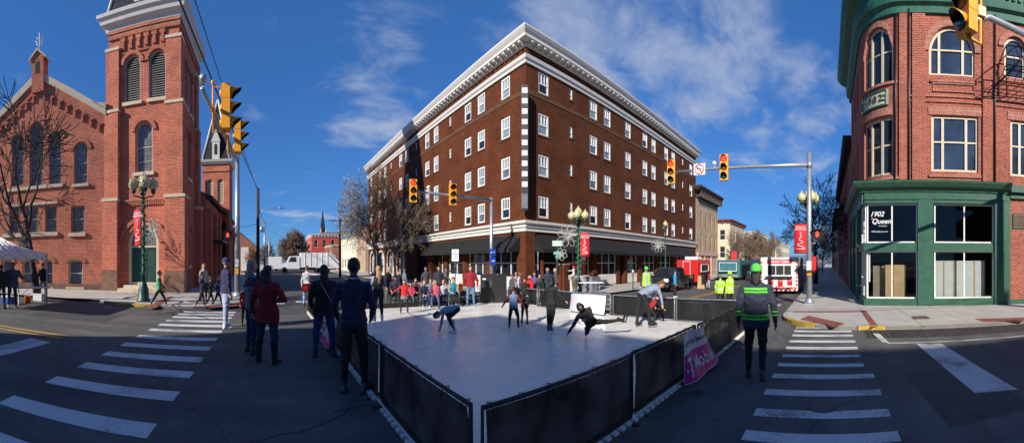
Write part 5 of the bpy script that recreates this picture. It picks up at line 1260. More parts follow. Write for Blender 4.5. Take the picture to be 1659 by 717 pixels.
def banner(p, d, z0, z1, w, parent_label):
    """cloth banner hanging beside a post, d = plan direction it stretches to"""
    p = V(p); d = V((*d, 0)).normalized(); n = V((d.y, -d.x, 0))
    t = thing('banner', parent_label, 'banner', (p.x, p.y, z0)); mb = MB(); a = p + d * .1; N_ = 8; vs = []
    for i in range(N_ + 1):
        z = z0 + (z1 - z0) * i / N_; b = .03 * sin(i * .9); vs += [V((a.x, a.y, z)) + n * b, V((a.x, a.y, z)) + d * w + n * (b + .02 * sin(i * 1.3))]
    mb.add(vs, [(2 * i, 2 * i + 1, 2 * i + 3, 2 * i + 2) for i in range(N_)], 0, True); o = mb.build('cloth', M_banner, t); m = o.modifiers.new('t', 'SOLIDIFY'); m.thickness = .006
    mb = MB(); 
    for z in (z0, z1): mb.tube([V((p.x, p.y, z)), V((a.x, a.y, z)) + d * (w + .03)], .014, 6)
    mb.build('banner_arm', M_black, t)
    c = a + d * w / 2; H = z1 - z0
    for sg in (1, -1):
        u = d * sg; nn = n * -sg if False else None; off = (n if sg > 0 else -n) * .045
        tx = V((c.x, c.y, z1 - H * .16)) + off; text("SEASON'S\nGREETINGS", H * .075, tx, u, (0, 0, 1), M_signw, 'banner_lettering', t, ext=.002)
        mb = MB(); W_ = w * .34; zb = z0 + H * .14; zt = z0 + H * .66; pts = []
        for k in range(26):
            f = k / 25; pts.append(V((c.x, c.y, zb + (zt - zb) * f)) + off + u * W_ * (1 - f) * sin(f * 17))
        mb.tube(pts, .016, 4); mb.tube([V((c.x, c.y, zb)) + off - u * W_, V((c.x, c.y, zb)) + off + u * W_], .016, 4)
        for k in range(5):
            a_ = 2 * pi * k / 5 + pi / 2; mb.tube([V((c.x, c.y, zt + .05)) + off, V((c.x, c.y, zt + .05)) + off + (u * cos(a_) + V((0, 0, sin(a_)))) * .05], .009, 4)
        mb.build('banner_tree', M_signw, t)
    return t
def snow_shape(mb, c, u, r, n=6, loop=.3, w=.012):
    up = V((0, 0, 1))
    for i in range(n):
        a = 2 * pi * i / n + .3; d = u * cos(a) + up * sin(a); s = u * -sin(a) + up * cos(a); pts = []
        for k in range(9): t = k / 8 * 2 * pi; pts.append(c + d * r * (.55 - .45 * cos(t)) + s * r * loop * sin(t) * .8)
        mb.tube(pts, w, 4)
        mb.tube([c, c + d * r * .6], w * .8, 4)
def ornament(p, d, z, big, label):
    p = V(p); d = V((*d, 0)).normalized(); t = thing('light_ornament', label, 'ornament', (p.x, p.y, z))
    mb = MB(); c = V((p.x, p.y, z)) + d * (.12 + .42 * big)
    if big >= 1: snow_shape(mb, c, d, .6 * big, 8, .3, .013); snow_shape(mb, c + V((0, 0, -.95)) + d * .35, d, .33, 6, .42, .013); mb.tube([c + d * .38 + V((0, 0, -.2)), c + d * .38 + V((0, 0, -.65))], .012, 4)
    else: snow_shape(mb, c, d, .5 * big, 8, .3, .013)
    mb.tube([V((p.x, p.y, z)), c], .015, 5); mb.build('rope_light_flower', M_bulb, t); return t
L1 = at3(232.5, 488, .1); d1 = math.hypot(L1.x, L1.y); h1 = zat(289, d1) - .1
lamp_post(L1, h1, 'green five globe lamp post wrapped in garland in front of the church door', 5, True)
banner(L1, (-1, .55), zat(397, d1), zat(337, d1), .5, 'red seasonal banner seen edge on, on the lamp post before the church door')
ornament(L1, (1, -.3), zat(372, d1), .9, 'white rope light snowflake on the lamp post before the church door')
L2 = V((*atd(937, 18.3), .1)); h2 = zat(340, 18.3) - .1
lamp_post(L2, h2, 'green five globe lamp post wrapped in garland in front of the hotel awnings', 5, True, .85)
u2 = V((cos(phi(937)), -sin(phi(937))))
banner(L2, u2, zat(416, 18.3), zat(377, 18.3), .46, 'red seasonal banner with white tree facing the street on the hotel lamp post')
ornament(L2 , -u2, zat(382, 18.3), 1.0, 'large pair of white wire snowflakes left of the hotel lamp post')
L3 = V((*atd(1078, 24.5), .1)); lamp_post(L3, zat(362, 24.5), 'slim green lamp post with one globe among the hotel awnings', 2, False, .7)
ornament(L3, (-cos(phi(1078)), sin(phi(1078))), zat(398, 24.5), .95, 'white wire snowflake on the slim single globe lamp post')
L4 = V((*atd(1310.5, 18.6), .1)); 
lamp_post(L4, zat(316, 18.6), 'green lamp post with globes standing behind the right hand signal mast', 5, False)
u4 = V((cos(phi(1310)), -sin(phi(1310))))
banner(L4, -u4, zat(410, 18.6), zat(362, 18.6), .68, 'red seasonal banner with white tree left of the right hand signal mast')
ornament(L4, u4, zat(385, 18.6), 1.25, 'big white wire snowflakes right of the right hand signal mast')
# banner further down the street
p5 = V((*atd(1192, 36), .1)); mb = MB(); t = thing('lamp_post', 'thin far lamp post carrying a small red banner among bare trees', 'street lamp', tuple(p5)); mb.tube([p5, p5 + V((0, 0, 3.6))], [.06, .04], 6); mb.build('post', M_polegreen, t)
mb = MB(); mb.box(p5.x - .04, p5.x, p5.y - .1, p5.y + .45, 2.0, 2.9); mb.build('red_flag', M_banner, t)

# sign posts
def sign_post(px_, py_, zt, label, signs, r=.025):
    p = at3(px_, py_, .1); t = thing('sign_post', label, 'sign', tuple(p)); mb = MB(); mb.tube([p, V((p.x, p.y, zt))], r, 6); mb.build('post', M_greendk, t)
    a = phi(px_); u = V((cos(a), -sin(a), 0)); n = V((-sin(a), -cos(a), 0))
    for (z, w, h, m, tx, ts, rot) in signs:
        uu = Matrix.Rotation(rot, 3, 'Z') @ u; nn = Matrix.Rotation(rot, 3, 'Z') @ n
        mb = MB(); mb.obox(V((p.x, p.y, z - h / 2)) + nn * .03 - uu * w / 2, uu * w, nn * .012, (0, 0, h)); s_ = mb.build('sign_plate', m, t)
        if tx: text(tx, ts, V((p.x, p.y, z)) + nn * .046, uu, (0, 0, 1), M_signw if m != M_signw else M_black, 'sign_lettering', s_, ext=.001)
    return t
d_ = math.hypot(*at(738, 475, .1)); sign_post(737.5, 476, zat(406, d_), 'white parking notice on a thin post before the hotel shop window', [(zat(413.5, d_), .36, .62, M_signw, 'NO\nPARKING\nTHIS\nSIDE', .1, 0)])
d_ = math.hypot(*at(903, 474, .1)); sign_post(903, 474, zat(386, d_), 'street name post with two teal sign blades left of the hotel lamp post', [(zat(410, d_), .42, .16, M_sgreen, 'KING ST', .1, 0), (zat(416, d_), .3, .14, M_sgreen, 'QUEEN', .08, .5), (zat(394, d_), .55, .3, mat('pale green sign', (.35, .5, .38), .5), 'DOWN\nTOWN', .13, 0)])
p = at3(1025.5, 470, .1); t = thing('parking_meter', 'grey parking meter on a post before the hotel shopfronts', 'parking meter', tuple(p)); mb = MB(); mb.tube([p, p + V((0, 0, .95))], .03, 6); mb.build('post', M_black, t); mb = MB(); mb.lathe([(.06, 0), (.09, .06), (.09, .2), (.05, .28), (.01, .3)], p + V((0, 0, .95)), 10); mb.build('meter_head', M_galv, t)

# utility poles and wires
up = thing('utility_pole', 'tall dark wooden utility pole with cobra head street light by the left street', 'utility pole', (*atd(418, 30), .1))
P0 = V((*atd(418, 30), .1)); mb = MB(); mb.tube([P0, P0 + V((0, 0, zat(305, 30) - .1))], [.16, .12], 10); mb.build('pole', M_barkd, up)
mb = MB(); zl = zat(345, 30); q = V((P0.x, P0.y, zl)); mb.tube([q, q + V((.6, 0, .28)), q + V((1.3, 0, .42)), q + V((1.7, 0, .42))], .03, 6); mb.hull([[q + V((x, y * sc, .42 + zz * sc)) for y, zz in ((-.1, 0), (0, .07), (.1, 0), (0, -.06))] for x, sc in ((1.65, .4), (1.85, 1), (2.1, .8), (2.2, .2))]); mb.build('street_light', M_galv, up)
mb = MB(); mb.cyl(P0 + V((.0, -.2, 4.6)), P0 + V((.0, -.2, 5.0)), .09, n=8); mb.build('insulator_box', M_black, up)
for px_, d_, yt, lab in ((428.5, 62, 358, 'grey utility pole with transformer further down the left street'), (436, 95, 384, 'distant thin utility pole down the left street'), (551, 42, 354, 'brown wooden pole standing in front of the cream shop'), (1210.5, 60, 375, 'thin far pole among the trees of the right street')):
    p = V((*atd(px_, d_), 0)); t = thing('utility_pole', lab, 'utility pole', tuple(p)); mb = MB(); mb.tube([p, V((p.x, p.y, zat(yt, d_)))], [.16, .12], 8); mb.build('pole', M_bark if 'brown' in lab else M_galv, t)
    mb = MB(); z = zat(yt, d_) - .3; mb.box(p.x - 1.3, p.x + 1.3, p.y - .06, p.y + .06, z, z + .12)
    if 'transformer' in lab: mb.cyl((p.x - .5, p.y, z - 1.6), (p.x - .5, p.y, z - .6), .3, n=10)
    mb.build('crossarm', M_galv, t)
bp_ = V((-3.4, -14, .1)); t = thing('utility_pole', 'wooden utility pole behind the viewer holding the overhead wires', 'utility pole', tuple(bp_)); mb = MB(); mb.tube([bp_, bp_ + V((0, 0, 9.6))], [.16, .12], 8); mb.build('pole', M_barkd, t)
def wire(a, b, sag, r, label):
    a, b = V(a), V(b); mb = MB(); n = 24; mb.tube([a.lerp(b, i / n) - V((0, 0, sag * 4 * (i / n) * (1 - i / n))) for i in range(n + 1)], r, 5); tag(mb.build('overhead_wire', M_black, None), label, 'wire', 'overhead wires')
topz = zat(305, 30)
wire((-3.4, -14, 9.5), (P0.x, P0.y, topz - .1), .55, .028, 'thick black overhead wire, left of the pair above the tower')
wire((-2.6, -14, 9.4), (P0.x + .1, P0.y, topz - .6), .5, .014, 'thin black overhead wire, right of the pair beside the tower')
q = V((*atd(428.5, 62), zat(362, 62))); 
wire((P0.x, P0.y, topz - .2), q + V((-.9, 0, 0)), .5, .02, 'upper wire running down the left street between the two poles'); wire((P0.x, P0.y, topz - 1.4), q + V((.9, 0, -.8)), .6, .02, 'lower wire running down the left street between the two poles')
wire((P0.x, P0.y, zat(362, 30)), (-5.02, 24, 4.3), .3, .016, 'wire dropping from the dark pole to the church')
wire(q + V((1, 0, -1.2)), (*atd(551, 42), zat(395, 42)), 1.0, .02, 'slack wire crossing above the white garbage truck')

# ================================================================ vehicles
def wheel(c, r, w, parent, axis=(0, 1, 0), rimm=None):
    mb = MB(); prof = [(r * .6, -w / 2), (r * .95, -w / 2), (r, -w * .3), (r, w * .3), (r * .95, w / 2), (r * .6, w / 2), (r * .58, w * .2), (r * .58, -w * .2)]
    mb.lathe(prof + [prof[0]], c, 20, ax=axis); wn = mb.build('wheel', M_rubber, parent)
    mb = MB(); a = V(axis).normalized(); b = a.orthogonal().normalized(); e = a.cross(b); c = V(c)
    mb.lathe([(r * .6, -w * .42), (r * .6, w * .42), (r * .52, w * .44), (r * .2, w * .2), (r * .12, w * .35), (.01, w * .36)], c, 16, ax=axis); mb.lathe([(r * .6, w * .42), (r * .6, -w * .42), (r * .52, -w * .44), (r * .2, -w * .2), (r * .12, -w * .35), (.01, -w * .36)], c, 16, ax=axis)
    mb.build('rim', rimm or M_galv, wn); return wn
def side_body(mb, prof, y0, y1, tum=0, mi=0, zt=None, X=1):
    """extrude an (x,z) outline across y with a little tumblehome above zt"""
    k = len(prof); f = lambda y, s: [(x, y + (s * tum * max(0, z - zt) if zt else 0), z) for x, z in prof]
    a, b = f(y0, 1), f(y1, -1); tri = tessellate_polygon([[V((x, z, 0)) for x, z in prof]])
    mb.add(a + b, [tuple(t) for t in tri] + [tuple(k + i for i in t[::-1]) for t in tri] + [(i, (i + 1) % k, k + (i + 1) % k, k + i) for i in range(k)], mi)
# black pickup truck (front towards -x)
X0, X1, Y0_, Y1_ = 18.3, 22.3, 8.75, 10.25
tk = thing('pickup_truck', 'shiny black pickup truck parked nose forward in front of the hotel shops', 'truck', ((X0 + X1) / 2, (Y0_ + Y1_) / 2, 0))
M_car = mat('black car paint', (.012, .013, .017), .22, 0, coat=.8, spec=.6)
def xr(t): return X0 + (X1 - X0) * t
mb = MB()
body = [(xr(0), .42), (xr(0), .78), (xr(.02), .92), (xr(.24), .98), (xr(.62), .98), (xr(.62), .95), (xr(1), .95), (xr(1), .5), (xr(.9), .42), (xr(.89), .62), (xr(.85), .7), (xr(.77), .7), (xr(.73), .62), (xr(.72), .38), (xr(.3), .38), (xr(.29), .62), (xr(.25), .7), (xr(.17), .7), (xr(.13), .62), (xr(.12), .4)]
side_body(mb, body, Y0_, Y1_); 
for s_ in (Y0_ - .03, Y1_ - .0):
    for c_ in (.21, .81): mb.tube([(xr(c_) + .38 * cos(a), s_ + .015, .36 + .38 * sin(a)) for a in [pi * k / 8 for k in range(9)]], .035, 5)
mb.build('body', M_car, tk)
mb = MB(); cab = [(xr(.22), .97), (xr(.32), 1.4), (xr(.36), 1.46), (xr(.58), 1.46), (xr(.62), 1.38), (xr(.63), .97)]; side_body(mb, cab, Y0_ + .08, Y1_ - .08, .18, 0, .97); mb.build('cab', M_car, tk)
mb = MB(); 
for y, sg in ((Y0_ + .13, -1), (Y1_ - .13, 1)):
    for a, b in (((xr(.27), 1.02), (xr(.43), 1.02)), ((xr(.45), 1.02), (xr(.6), 1.02))):
        top = 1.38; mb.add([(a[0] + (0 if a[0] > xr(.4) else 0), y - .01 * sg * 0 + sg * .055, 1.02), (b[0], y + sg * .055, 1.02), (b[0] - .0, y - sg * .005, top), (a[0] + (.33 if a[0] < xr(.4) else .02), y - sg * .005, top)], [(0, 1, 2, 3)])
mb.add([(xr(.235) - .02, Y0_ + .16, 1.03), (xr(.235) - .02, Y1_ - .16, 1.03), (xr(.325) - .02, Y1_ - .24, 1.4), (xr(.325) - .02, Y0_ + .24, 1.4)], [(0, 1, 2, 3)]); mb.build('windows', M_glassd, tk).name = 'cab_glass'
mb = MB(); mb.rbox(X0 - .05, X0 + .02, Y0_ + .38, Y1_ - .38, .52, .85, .02); g_ = mb.build('grille', mat('chrome', (.55, .55, .57), .15, 0, metal=1), tk)
mb = MB()
for i in range(4): mb.box(X0 - .065, X0 - .05, Y0_ + .42, Y1_ - .42, .56 + i * .07, .59 + i * .07)
mb.build('grille_bar', M_black, g_)
for y in (Y0_ + .03, Y1_ - .33): mb = MB(); mb.rbox(X0 - .04, X0 + .04, y, y + .3, .62, .82, .03); mb.build('headlight', mat('headlamp lens', (.7, .72, .75), .1, 0, spec=.9), tk)
mb = MB(); mb.rbox(X0 - .12, X0 + .05, Y0_ + .02, Y1_ - .02, .33, .5, .04); mb.build('bumper', MATS['chrome'], tk)
mb = MB(); mb.box(X0 - .13, X0 - .12, (Y0_ + Y1_) / 2 - .14, (Y0_ + Y1_) / 2 + .14, .37, .47); mb.build('number_plate', M_signw, tk)
for y in (Y0_ - .12, Y1_): mb = MB(); mb.rbox(xr(.28), xr(.31), y, y + .12, 1.02, 1.16, .02); mb.build('wing_mirror', M_car, tk)
for c_ in (.21, .81):
    for y in (Y0_ + .12, Y1_ - .12): wheel((xr(c_), y, .35), .35, .22, tk, (0, 1, 0))
# red food trailer
def trailer(name, label, x0, x1, y0, y1, z0, z1, m, win_face, win, stripes=None, cat='trailer', roof=None, extra=None):
    t = thing(name, label, cat, ((x0 + x1) / 2, (y0 + y1) / 2, 0)); mb = MB(); mb.rbox(x0, x1, y0, y1, z0, z1, .05); mb.build('body', m, t)
    f = Fac((x0, y1), (0, -1)) if win_face == '-x' else Fac((x0, y0), (1, 0))
    a, b, za, zb = win; mb = MB(); f.ring(mb, rect(a, b, za, zb), .04, 0.001, .04); fr = mb.build('serving_hatch', M_signw, t); mb = MB(); f.face(mb, rect(a + .03, b - .03, za + .03, zb - .03), (), .012); mb.build('dark_opening', M_dark, fr)
    mb = MB(); mb.obox(f.P(a - .05, za - .05, .0), f.u * (b - a + .1), f.n * .3, (0, 0, .03)); mb.build('counter_shelf', M_steel, t)
    for yy in (y0 + .15, y1 - .15): wheel(((x0 + x1) / 2 + .2, yy, .3), .3, .18, t)
    return t, f
rt, rf = trailer('food_trailer', 'bright red food trailer with white trim door behind the black pickup', 24.4, 27.2, 9.3, 11.0, .3, 1.95, M_redp, '-y', (.6, 2.3, 1.05, 1.62))
ff = Fac((24.4, 11.0), (0, -1)); mb = MB(); ff.ring(mb, rect(.5, 1.1, .42, 1.85), .03, .0, .02); mb.build('door_trim', M_signw, rt)
mb = MB(); mb.box(24.45, 27.15, 9.28, 9.31, .36, .62); mb.build('lower_panel', M_galv, rt)
mb = MB(); mb.rbox(25.0, 26.0, 9.6, 10.6, 1.96, 2.2, .04); mb.build('roof_unit', M_signw, rt)
mb = MB(); rf.bar(mb, .2, 2.6, 1.7, 1.85, .001, .02); mb.build('lettering_band', mat('faded red sign', (.6, .1, .08), .5), rt)
q = V((*atd(1137, 24.0), 0)); t = thing('sandwich_board', 'brown folding menu board standing beside the red food trailer', 'sign', tuple(q)); mb = MB()
for sg in (-1, 1): mb.obox(q + V((sg * .22, -.25, 0)), (0, .5, 0), (-sg * .2, 0, .95), (.02, 0, 0))
mb.build('board', M_wood, t)
# funnel cake trailer
fx, fy0, fy1 = 19.3, 1.62, 3.68
ft, f_ = trailer('food_trailer', 'white food trailer with red checks, red lettering and a wide dark serving hatch', fx, fx + 4.6, fy0, fy1, .18, 2.04, mat('white trailer skin', (.62, .6, .57), .4, .08, 3), '-x', (.38, 1.75, 1.02, 1.62))
mb = MB(); f_.bar(mb, .38, 1.75, 1.7, 1.92, .001, .03); o = mb.build('sign_board', M_redp, ft)
text('Funnel Cakes', .2, f_.P(1.06, 1.81, .035), f_.u, (0, 0, 1), M_signw, 'trailer_lettering', o, ext=.003, shear=.3, off=.004)
for i, a in enumerate((.45, .98, 1.5)):
    mb = MB(); f_.bar(mb, a, a + .27, .5 if i != 1 else .42, .9, .001, .012); mb.build('red_panel', M_redp, ft)
    text('FUNNEL\nCAKE', .07, f_.P(a + .135, .78, .014), f_.u, (0, 0, 1), M_signw, 'panel_lettering', ft, ext=.001)
mb = MB(); f_.bar(mb, .1, 2.0, .32, .4, .001, .014); mb.build('red_band', M_redp, ft)
mb = MB()
for i in range(8): f_.bar(mb, .1 + i * .25, .22 + i * .25, .2, .3, .001, .012); 
for i in range(7): f_.bar(mb, .02, .1, .5 + i * .2, .6 + i * .2, .001, .012); f_.bar(mb, 1.96, 2.04, .5 + i * .2, .6 + i * .2, .001, .012)
mb.build('red_check_trim', M_redp, ft)
mb = MB()
for i in range(8): f_.bar(mb, .16 + i * .24, .2 + i * .24, .34, .38, .014, .02)
mb.build('white_stars', M_signw, ft).name = 'white_star_row'
mb = MB(); f_.bar(mb, .85, .88, 1.05, 1.6, .02, .04); f_.bar(mb, 1.3, 1.33, 1.05, 1.6, .02, .04); mb.build('hatch_mullion', M_signw, ft)
mb = MB(); mb.tube([(fx, fy0 + .4, .35), (fx - 1.0, (fy0 + fy1) / 2, .35), (fx, fy1 - .4, .35)], .035, 6); mb.tube([(fx - .95, (fy0 + fy1) / 2, 0.02), (fx - .95, (fy0 + fy1) / 2, .5)], .03, 6); mb.build('tow_hitch', M_black, ft)
# two far trucks
gtk, g_f = trailer('food_truck', 'green glazed kiosk truck far down the street behind the hi-vis workers', 33, 37.5, 8.3, 10.6, .3, 2.0, mat('teal truck paint', (.04, .13, .13), .4), '-x', (.25, 2.0, .9, 1.75), cat='truck')
mb = MB(); g_f.face(mb, rect(.3, 1.95, .95, 1.7), (), .03); mb.build('windscreen', mat('blue green glass', (.06, .16, .2), .08), gtk)
mb = MB(); mb.box(32.98, 33.0, 8.5, 10.4, .35, .6); mb.build('lower_grille', M_galv, gtk)
wtk, w_f = trailer('delivery_truck', 'small white box truck between the green kiosk truck and the checked trailer', 34.5, 39, 5.7, 7.6, .3, 2.1, mat('white truck paint', (.7, .7, .7), .4), '-x', (.2, 1.4, 1.1, 1.7), cat='truck')
mb = MB(); w_f.bar(mb, .2, 1.7, .45, .65, .001, .02); mb.build('bumper_panel', M_galv, wtk)
# garbage truck across the left street
gx0, gx1, gy = 1.2, 11.2, 57.0
gt = thing('garbage_truck', 'white garbage truck standing across the far end of the left street', 'truck', ((gx0 + gx1) / 2, gy, 0))
M_tw = mat('truck white', (.68, .68, .7), .4, .06, 1)
mb = MB(); side_body(mb, [(gx0 + .1, .75), (gx0, 1.0), (gx0 + .1, 1.45), (gx0 + 1.5, 1.75), (gx0 + 1.5, .75)], gy - 1.0, gy + 1.0); mb.build('hood', M_tw, gt)
mb = MB(); side_body(mb, [(gx0 + 1.5, .75), (gx0 + 1.5, 1.75), (gx0 + 2.0, 2.75), (gx0 + 3.5, 2.8), (gx0 + 3.5, .75)], gy - 1.1, gy + 1.1); mb.build('cab', M_tw, gt)
mb = MB(); mb.add([(gx0 + 1.75, gy - 1.12, 1.85), (gx0 + 3.0, gy - 1.12, 1.85), (gx0 + 3.0, gy - 1.12, 2.6), (gx0 + 2.1, gy - 1.12, 2.6)], [(0, 1, 2, 3)]); mb.build('side_window', M_glassd, gt)
mb = MB(); side_body(mb, [(gx0 + 3.7, 1.1), (gx0 + 3.7, 3.3), (gx0 + 8.2, 3.35), (gx0 + 9.2, 2.9), (gx1, 1.6), (gx1, .9), (gx0 + 8.8, .8)], gy - 1.2, gy + 1.2); 
for i in range(5): mb.box(gx0 + 4.3 + i * .9, gx0 + 4.4 + i * .9, gy - 1.26, gy - 1.2, 1.15, 3.28)
mb.build('refuse_body', M_tw, gt)
mb = MB(); mb.tube([(gx0 + 8.0, gy - 1.27, 3.2), (gx0 + 10.0, gy - 1.27, 1.2)], .07, 5); mb.tube([(gx0 + 8.6, gy - 1.27, 3.1), (gx1, gy - 1.27, 1.9)], .05, 5); mb.build('hopper_arm', M_black, gt)
mb = MB(); mb.box(gx0 + .3, gx1 - .6, gy - .9, gy + .9, .6, .95); mb.build('chassis', M_black, gt)
for x in (gx0 + 1.1, gx0 + 6.6, gx0 + 7.9):
    for y in (gy - 1.0, gy + 1.0): wheel((x, y, .52), .52, .3, gt)
t, f__ = trailer('box_trailer', 'plain white box trailer behind the front of the garbage truck', -.2, 2.4, 70, 76, .5, 2.9, M_tw, '-y', (.2, .4, 1.2, 1.4))
# barrier, tables and small things on the street
def box_thing(name, label, cat, build, m, loc, group=None):
    t = MB(); build(t); o = t.build(name, m, None); tag(o, label, cat, group); return o
def folding_table(px_, py_, label, L_=1.6, rz=0, z0=0, w=.65, h=.74):
    x, y = at(px_, py_, z0); t = thing('folding_table', label, 'table', (0, 0, 0)); mb = MB(); mb.rbox(-L_ / 2, L_ / 2, -w / 2, w / 2, h - .04, h, .012); mb.build('table_top', M_signw, t)
    for sx_ in (-1, 1):
        mb = MB(); a = sx_ * (L_ / 2 - .2); mb.tube([(a, -w / 2 + .08, h - .05), (a, -w / 2 + .08, .02), (a, w / 2 - .08, .02), (a, w / 2 - .08, h - .05)], .014, 6); mb.tube([(a, 0, .3), (a - sx_ * .4, 0, h - .05)], .01, 5); mb.build('leg', M_galv, t)
    t.location = (x, y, z0); t.rotation_euler = (0, 0, rz); return t
folding_table(52, 494, 'white folding table under the edge of the canopy tent', 1.5, .75)
folding_table(950, 480, 'white topped folding table behind the rink beside the hotel lamp post', 1.7, -.75, 0, .7)
def cooler(px_, py_, label, m, s=1):
    x, y = at(px_, py_); t = thing('cooler', label, 'cooler', (x, y, 0)); mb = MB(); mb.rbox(x - .25 * s, x + .25 * s, y - .17 * s, y + .17 * s, 0.0, .26 * s, .02); mb.build('tub', m, t); mb = MB(); mb.rbox(x - .26 * s, x + .26 * s, y - .18 * s, y + .18 * s, .26 * s, .33 * s, .02); mb.build('lid', M_signw, t)
cooler(14, 491, 'blue cooler box with white lid under the tent table', M_sblue); cooler(64, 487, 'white lidded storage box behind the tent table', M_signw)
x, y = at(45, 491); t = thing('bucket', 'orange bucket with wire handle under the tent table', 'bucket', (x, y, 0)); mb = MB(); mb.lathe([(.12, 0), (.15, .3), (.155, .31), (.14, .31), (.11, .02)], (x, y, 0), 14); mb.build('pail', mat('orange plastic', (.7, .12, .02), .4), t)
mb = MB(); mb.tube([(x - .15, y, .3), (x - .1, y, .38), (x, y, .42), (x + .1, y, .38), (x + .15, y, .3)], .006, 4); mb.build('handle', M_black, t)
# canopy tent
M_tent = mat('white tent canvas', (.76, .75, .72), .8, .05, 1)
tn = thing('canopy_tent', 'white pop up canopy tent at the left edge in front of the church', 'tent', (-10.4, 10.5, 0))
mb = MB(); cs = [(-12, 8.9), (-8.8, 8.9), (-8.8, 12.1), (-12, 12.1)]; pk = V((-10.4, 10.5, 2.95)); ze = 2.12
vs = []
for i in range(4):
    a, b = V((*cs[i], ze)), V((*cs[(i + 1) % 4], ze)); n = 6
    for j in range(n):
        p, q = a.lerp(b, j / n), a.lerp(b, (j + 1) / n); mid1, mid2 = p.lerp(pk, .5) - V((0, 0, .12)), q.lerp(pk, .5) - V((0, 0, .12))
        mb.add([p, q, mid2, mid1, pk], [(0, 1, 2, 3), (3, 2, 4)], 0, True)
        sc = lambda k: .26 + .04 * abs(sin(k * pi)) 
        mb.add([p, q, q - V((0, 0, .26)), p.lerp(q, .5) - V((0, 0, .21)), p - V((0, 0, .26))], [(1, 0, 4, 3, 2)])
o = mb.build('canopy', M_tent, tn); m = o.modifiers.new('t', 'SOLIDIFY'); m.thickness = .004
for x, y in cs: mb = MB(); mb.tube([(x * .998, y, 0), (x * .998, y, ze)], .025, 6); mb.box(x - .05, x + .05, y - .05, y + .05, 0, .02); mb.build('leg', M_galv, tn)
mb = MB()
for i in range(4):
    a, b = V((*cs[i], ze - .05)), V((*cs[(i + 1) % 4], ze - .05)); mb.tube([a, a.lerp(b, .25) - V((0, 0, .3)), a.lerp(b, .5), a.lerp(b, .75) - V((0, 0, .3)), b], .014, 5); mb.tube([a - V((0, 0, .3)), a.lerp(b, .25), a.lerp(b, .5) - V((0, 0, .3)), a.lerp(b, .75), b - V((0, 0, .3))], .014, 5)
mb.build('truss', M_galv, tn)
# planters, boxes by the hotel pillar
def planter(px_, py_, label, m, w=.5, h=.75, plant=True):
    x, y = at(px_, py_, .1); t = thing('planter', label, 'planter', (x, y, .1)); mb = MB(); mb.hull([[(x + sx_ * w * k, y + sy * w * k, z) for sx_, sy in ((-1, -1), (1, -1), (1, 1), (-1, 1))] for z, k in ((.1, .42), (.1 + h * .9, .5), (.1 + h * .9, .55), (.1 + h, .55))], 0, False); mb.build('pot', m, t)
    if plant:
        mb = MB(); rg = random.Random(int(px_)); 
        for i in range(500):
            a = rg.random() * 6.28; r = w * .45 * sqrt(rg.random()); c = V((x + r * cos(a), y + r * sin(a), .1 + h + rg.random() * .35)); d = V((rg.gauss(0, 1), rg.gauss(0, 1), rg.random() + .3)).normalized() * .09; q = d.orthogonal().normalized() * .025
            mb.add([c - q, c + q, c + d], [(0, 1, 2)])
        mb.build('foliage', mat('dark planter leaves', (.03, .08, .025), .7, .3), t)
planter(926, 471, 'white panelled planter left of the hotel lamp post', M_white, .55, .7, False)
planter(958, 471.5, 'grey planter box right of the hotel lamp post', mat('grey planter', (.17, .18, .2), .7), .6, .85, False)
mb = MB(); x, y = at(914, 472, .1); t = thing('pillar', 'short brown brick pillar in front of the hotel door', 'pillar', (x, y, .1)); mb.box(x - .2, x + .2, y - .2, y + .2, .1, 1.6); mb.build('shaft', M_hotel, t); mb = MB(); mb.box(x - .25, x + .25, y - .25, y + .25, 1.6, 1.7); mb.build('cap', M_brownstone, t)
for px_, py_, lab, m in ((676, 496, 'black bag on the asphalt behind the red jacketed child skater', M_black), (718, 496, 'dark navy bag on the asphalt between the seated children', mat('navy bag', (.012, .015, .04), .8)), (756, 494, 'black bag on the asphalt at the feet of the red shirted person', M_black)):
    x, y = at(px_, py_); t = thing('bag', lab, 'bag', (x, y, 0)); mb = MB(); mb.ell((x, y, .11), (.22, .14, .13)); mb.build('bag_body', m, t); mb = MB(); mb.tube([(x - .12, y, .2), (x - .06, y, .32), (x + .06, y, .32), (x + .12, y, .2)], .012, 5); mb.build('strap', M_black, t)
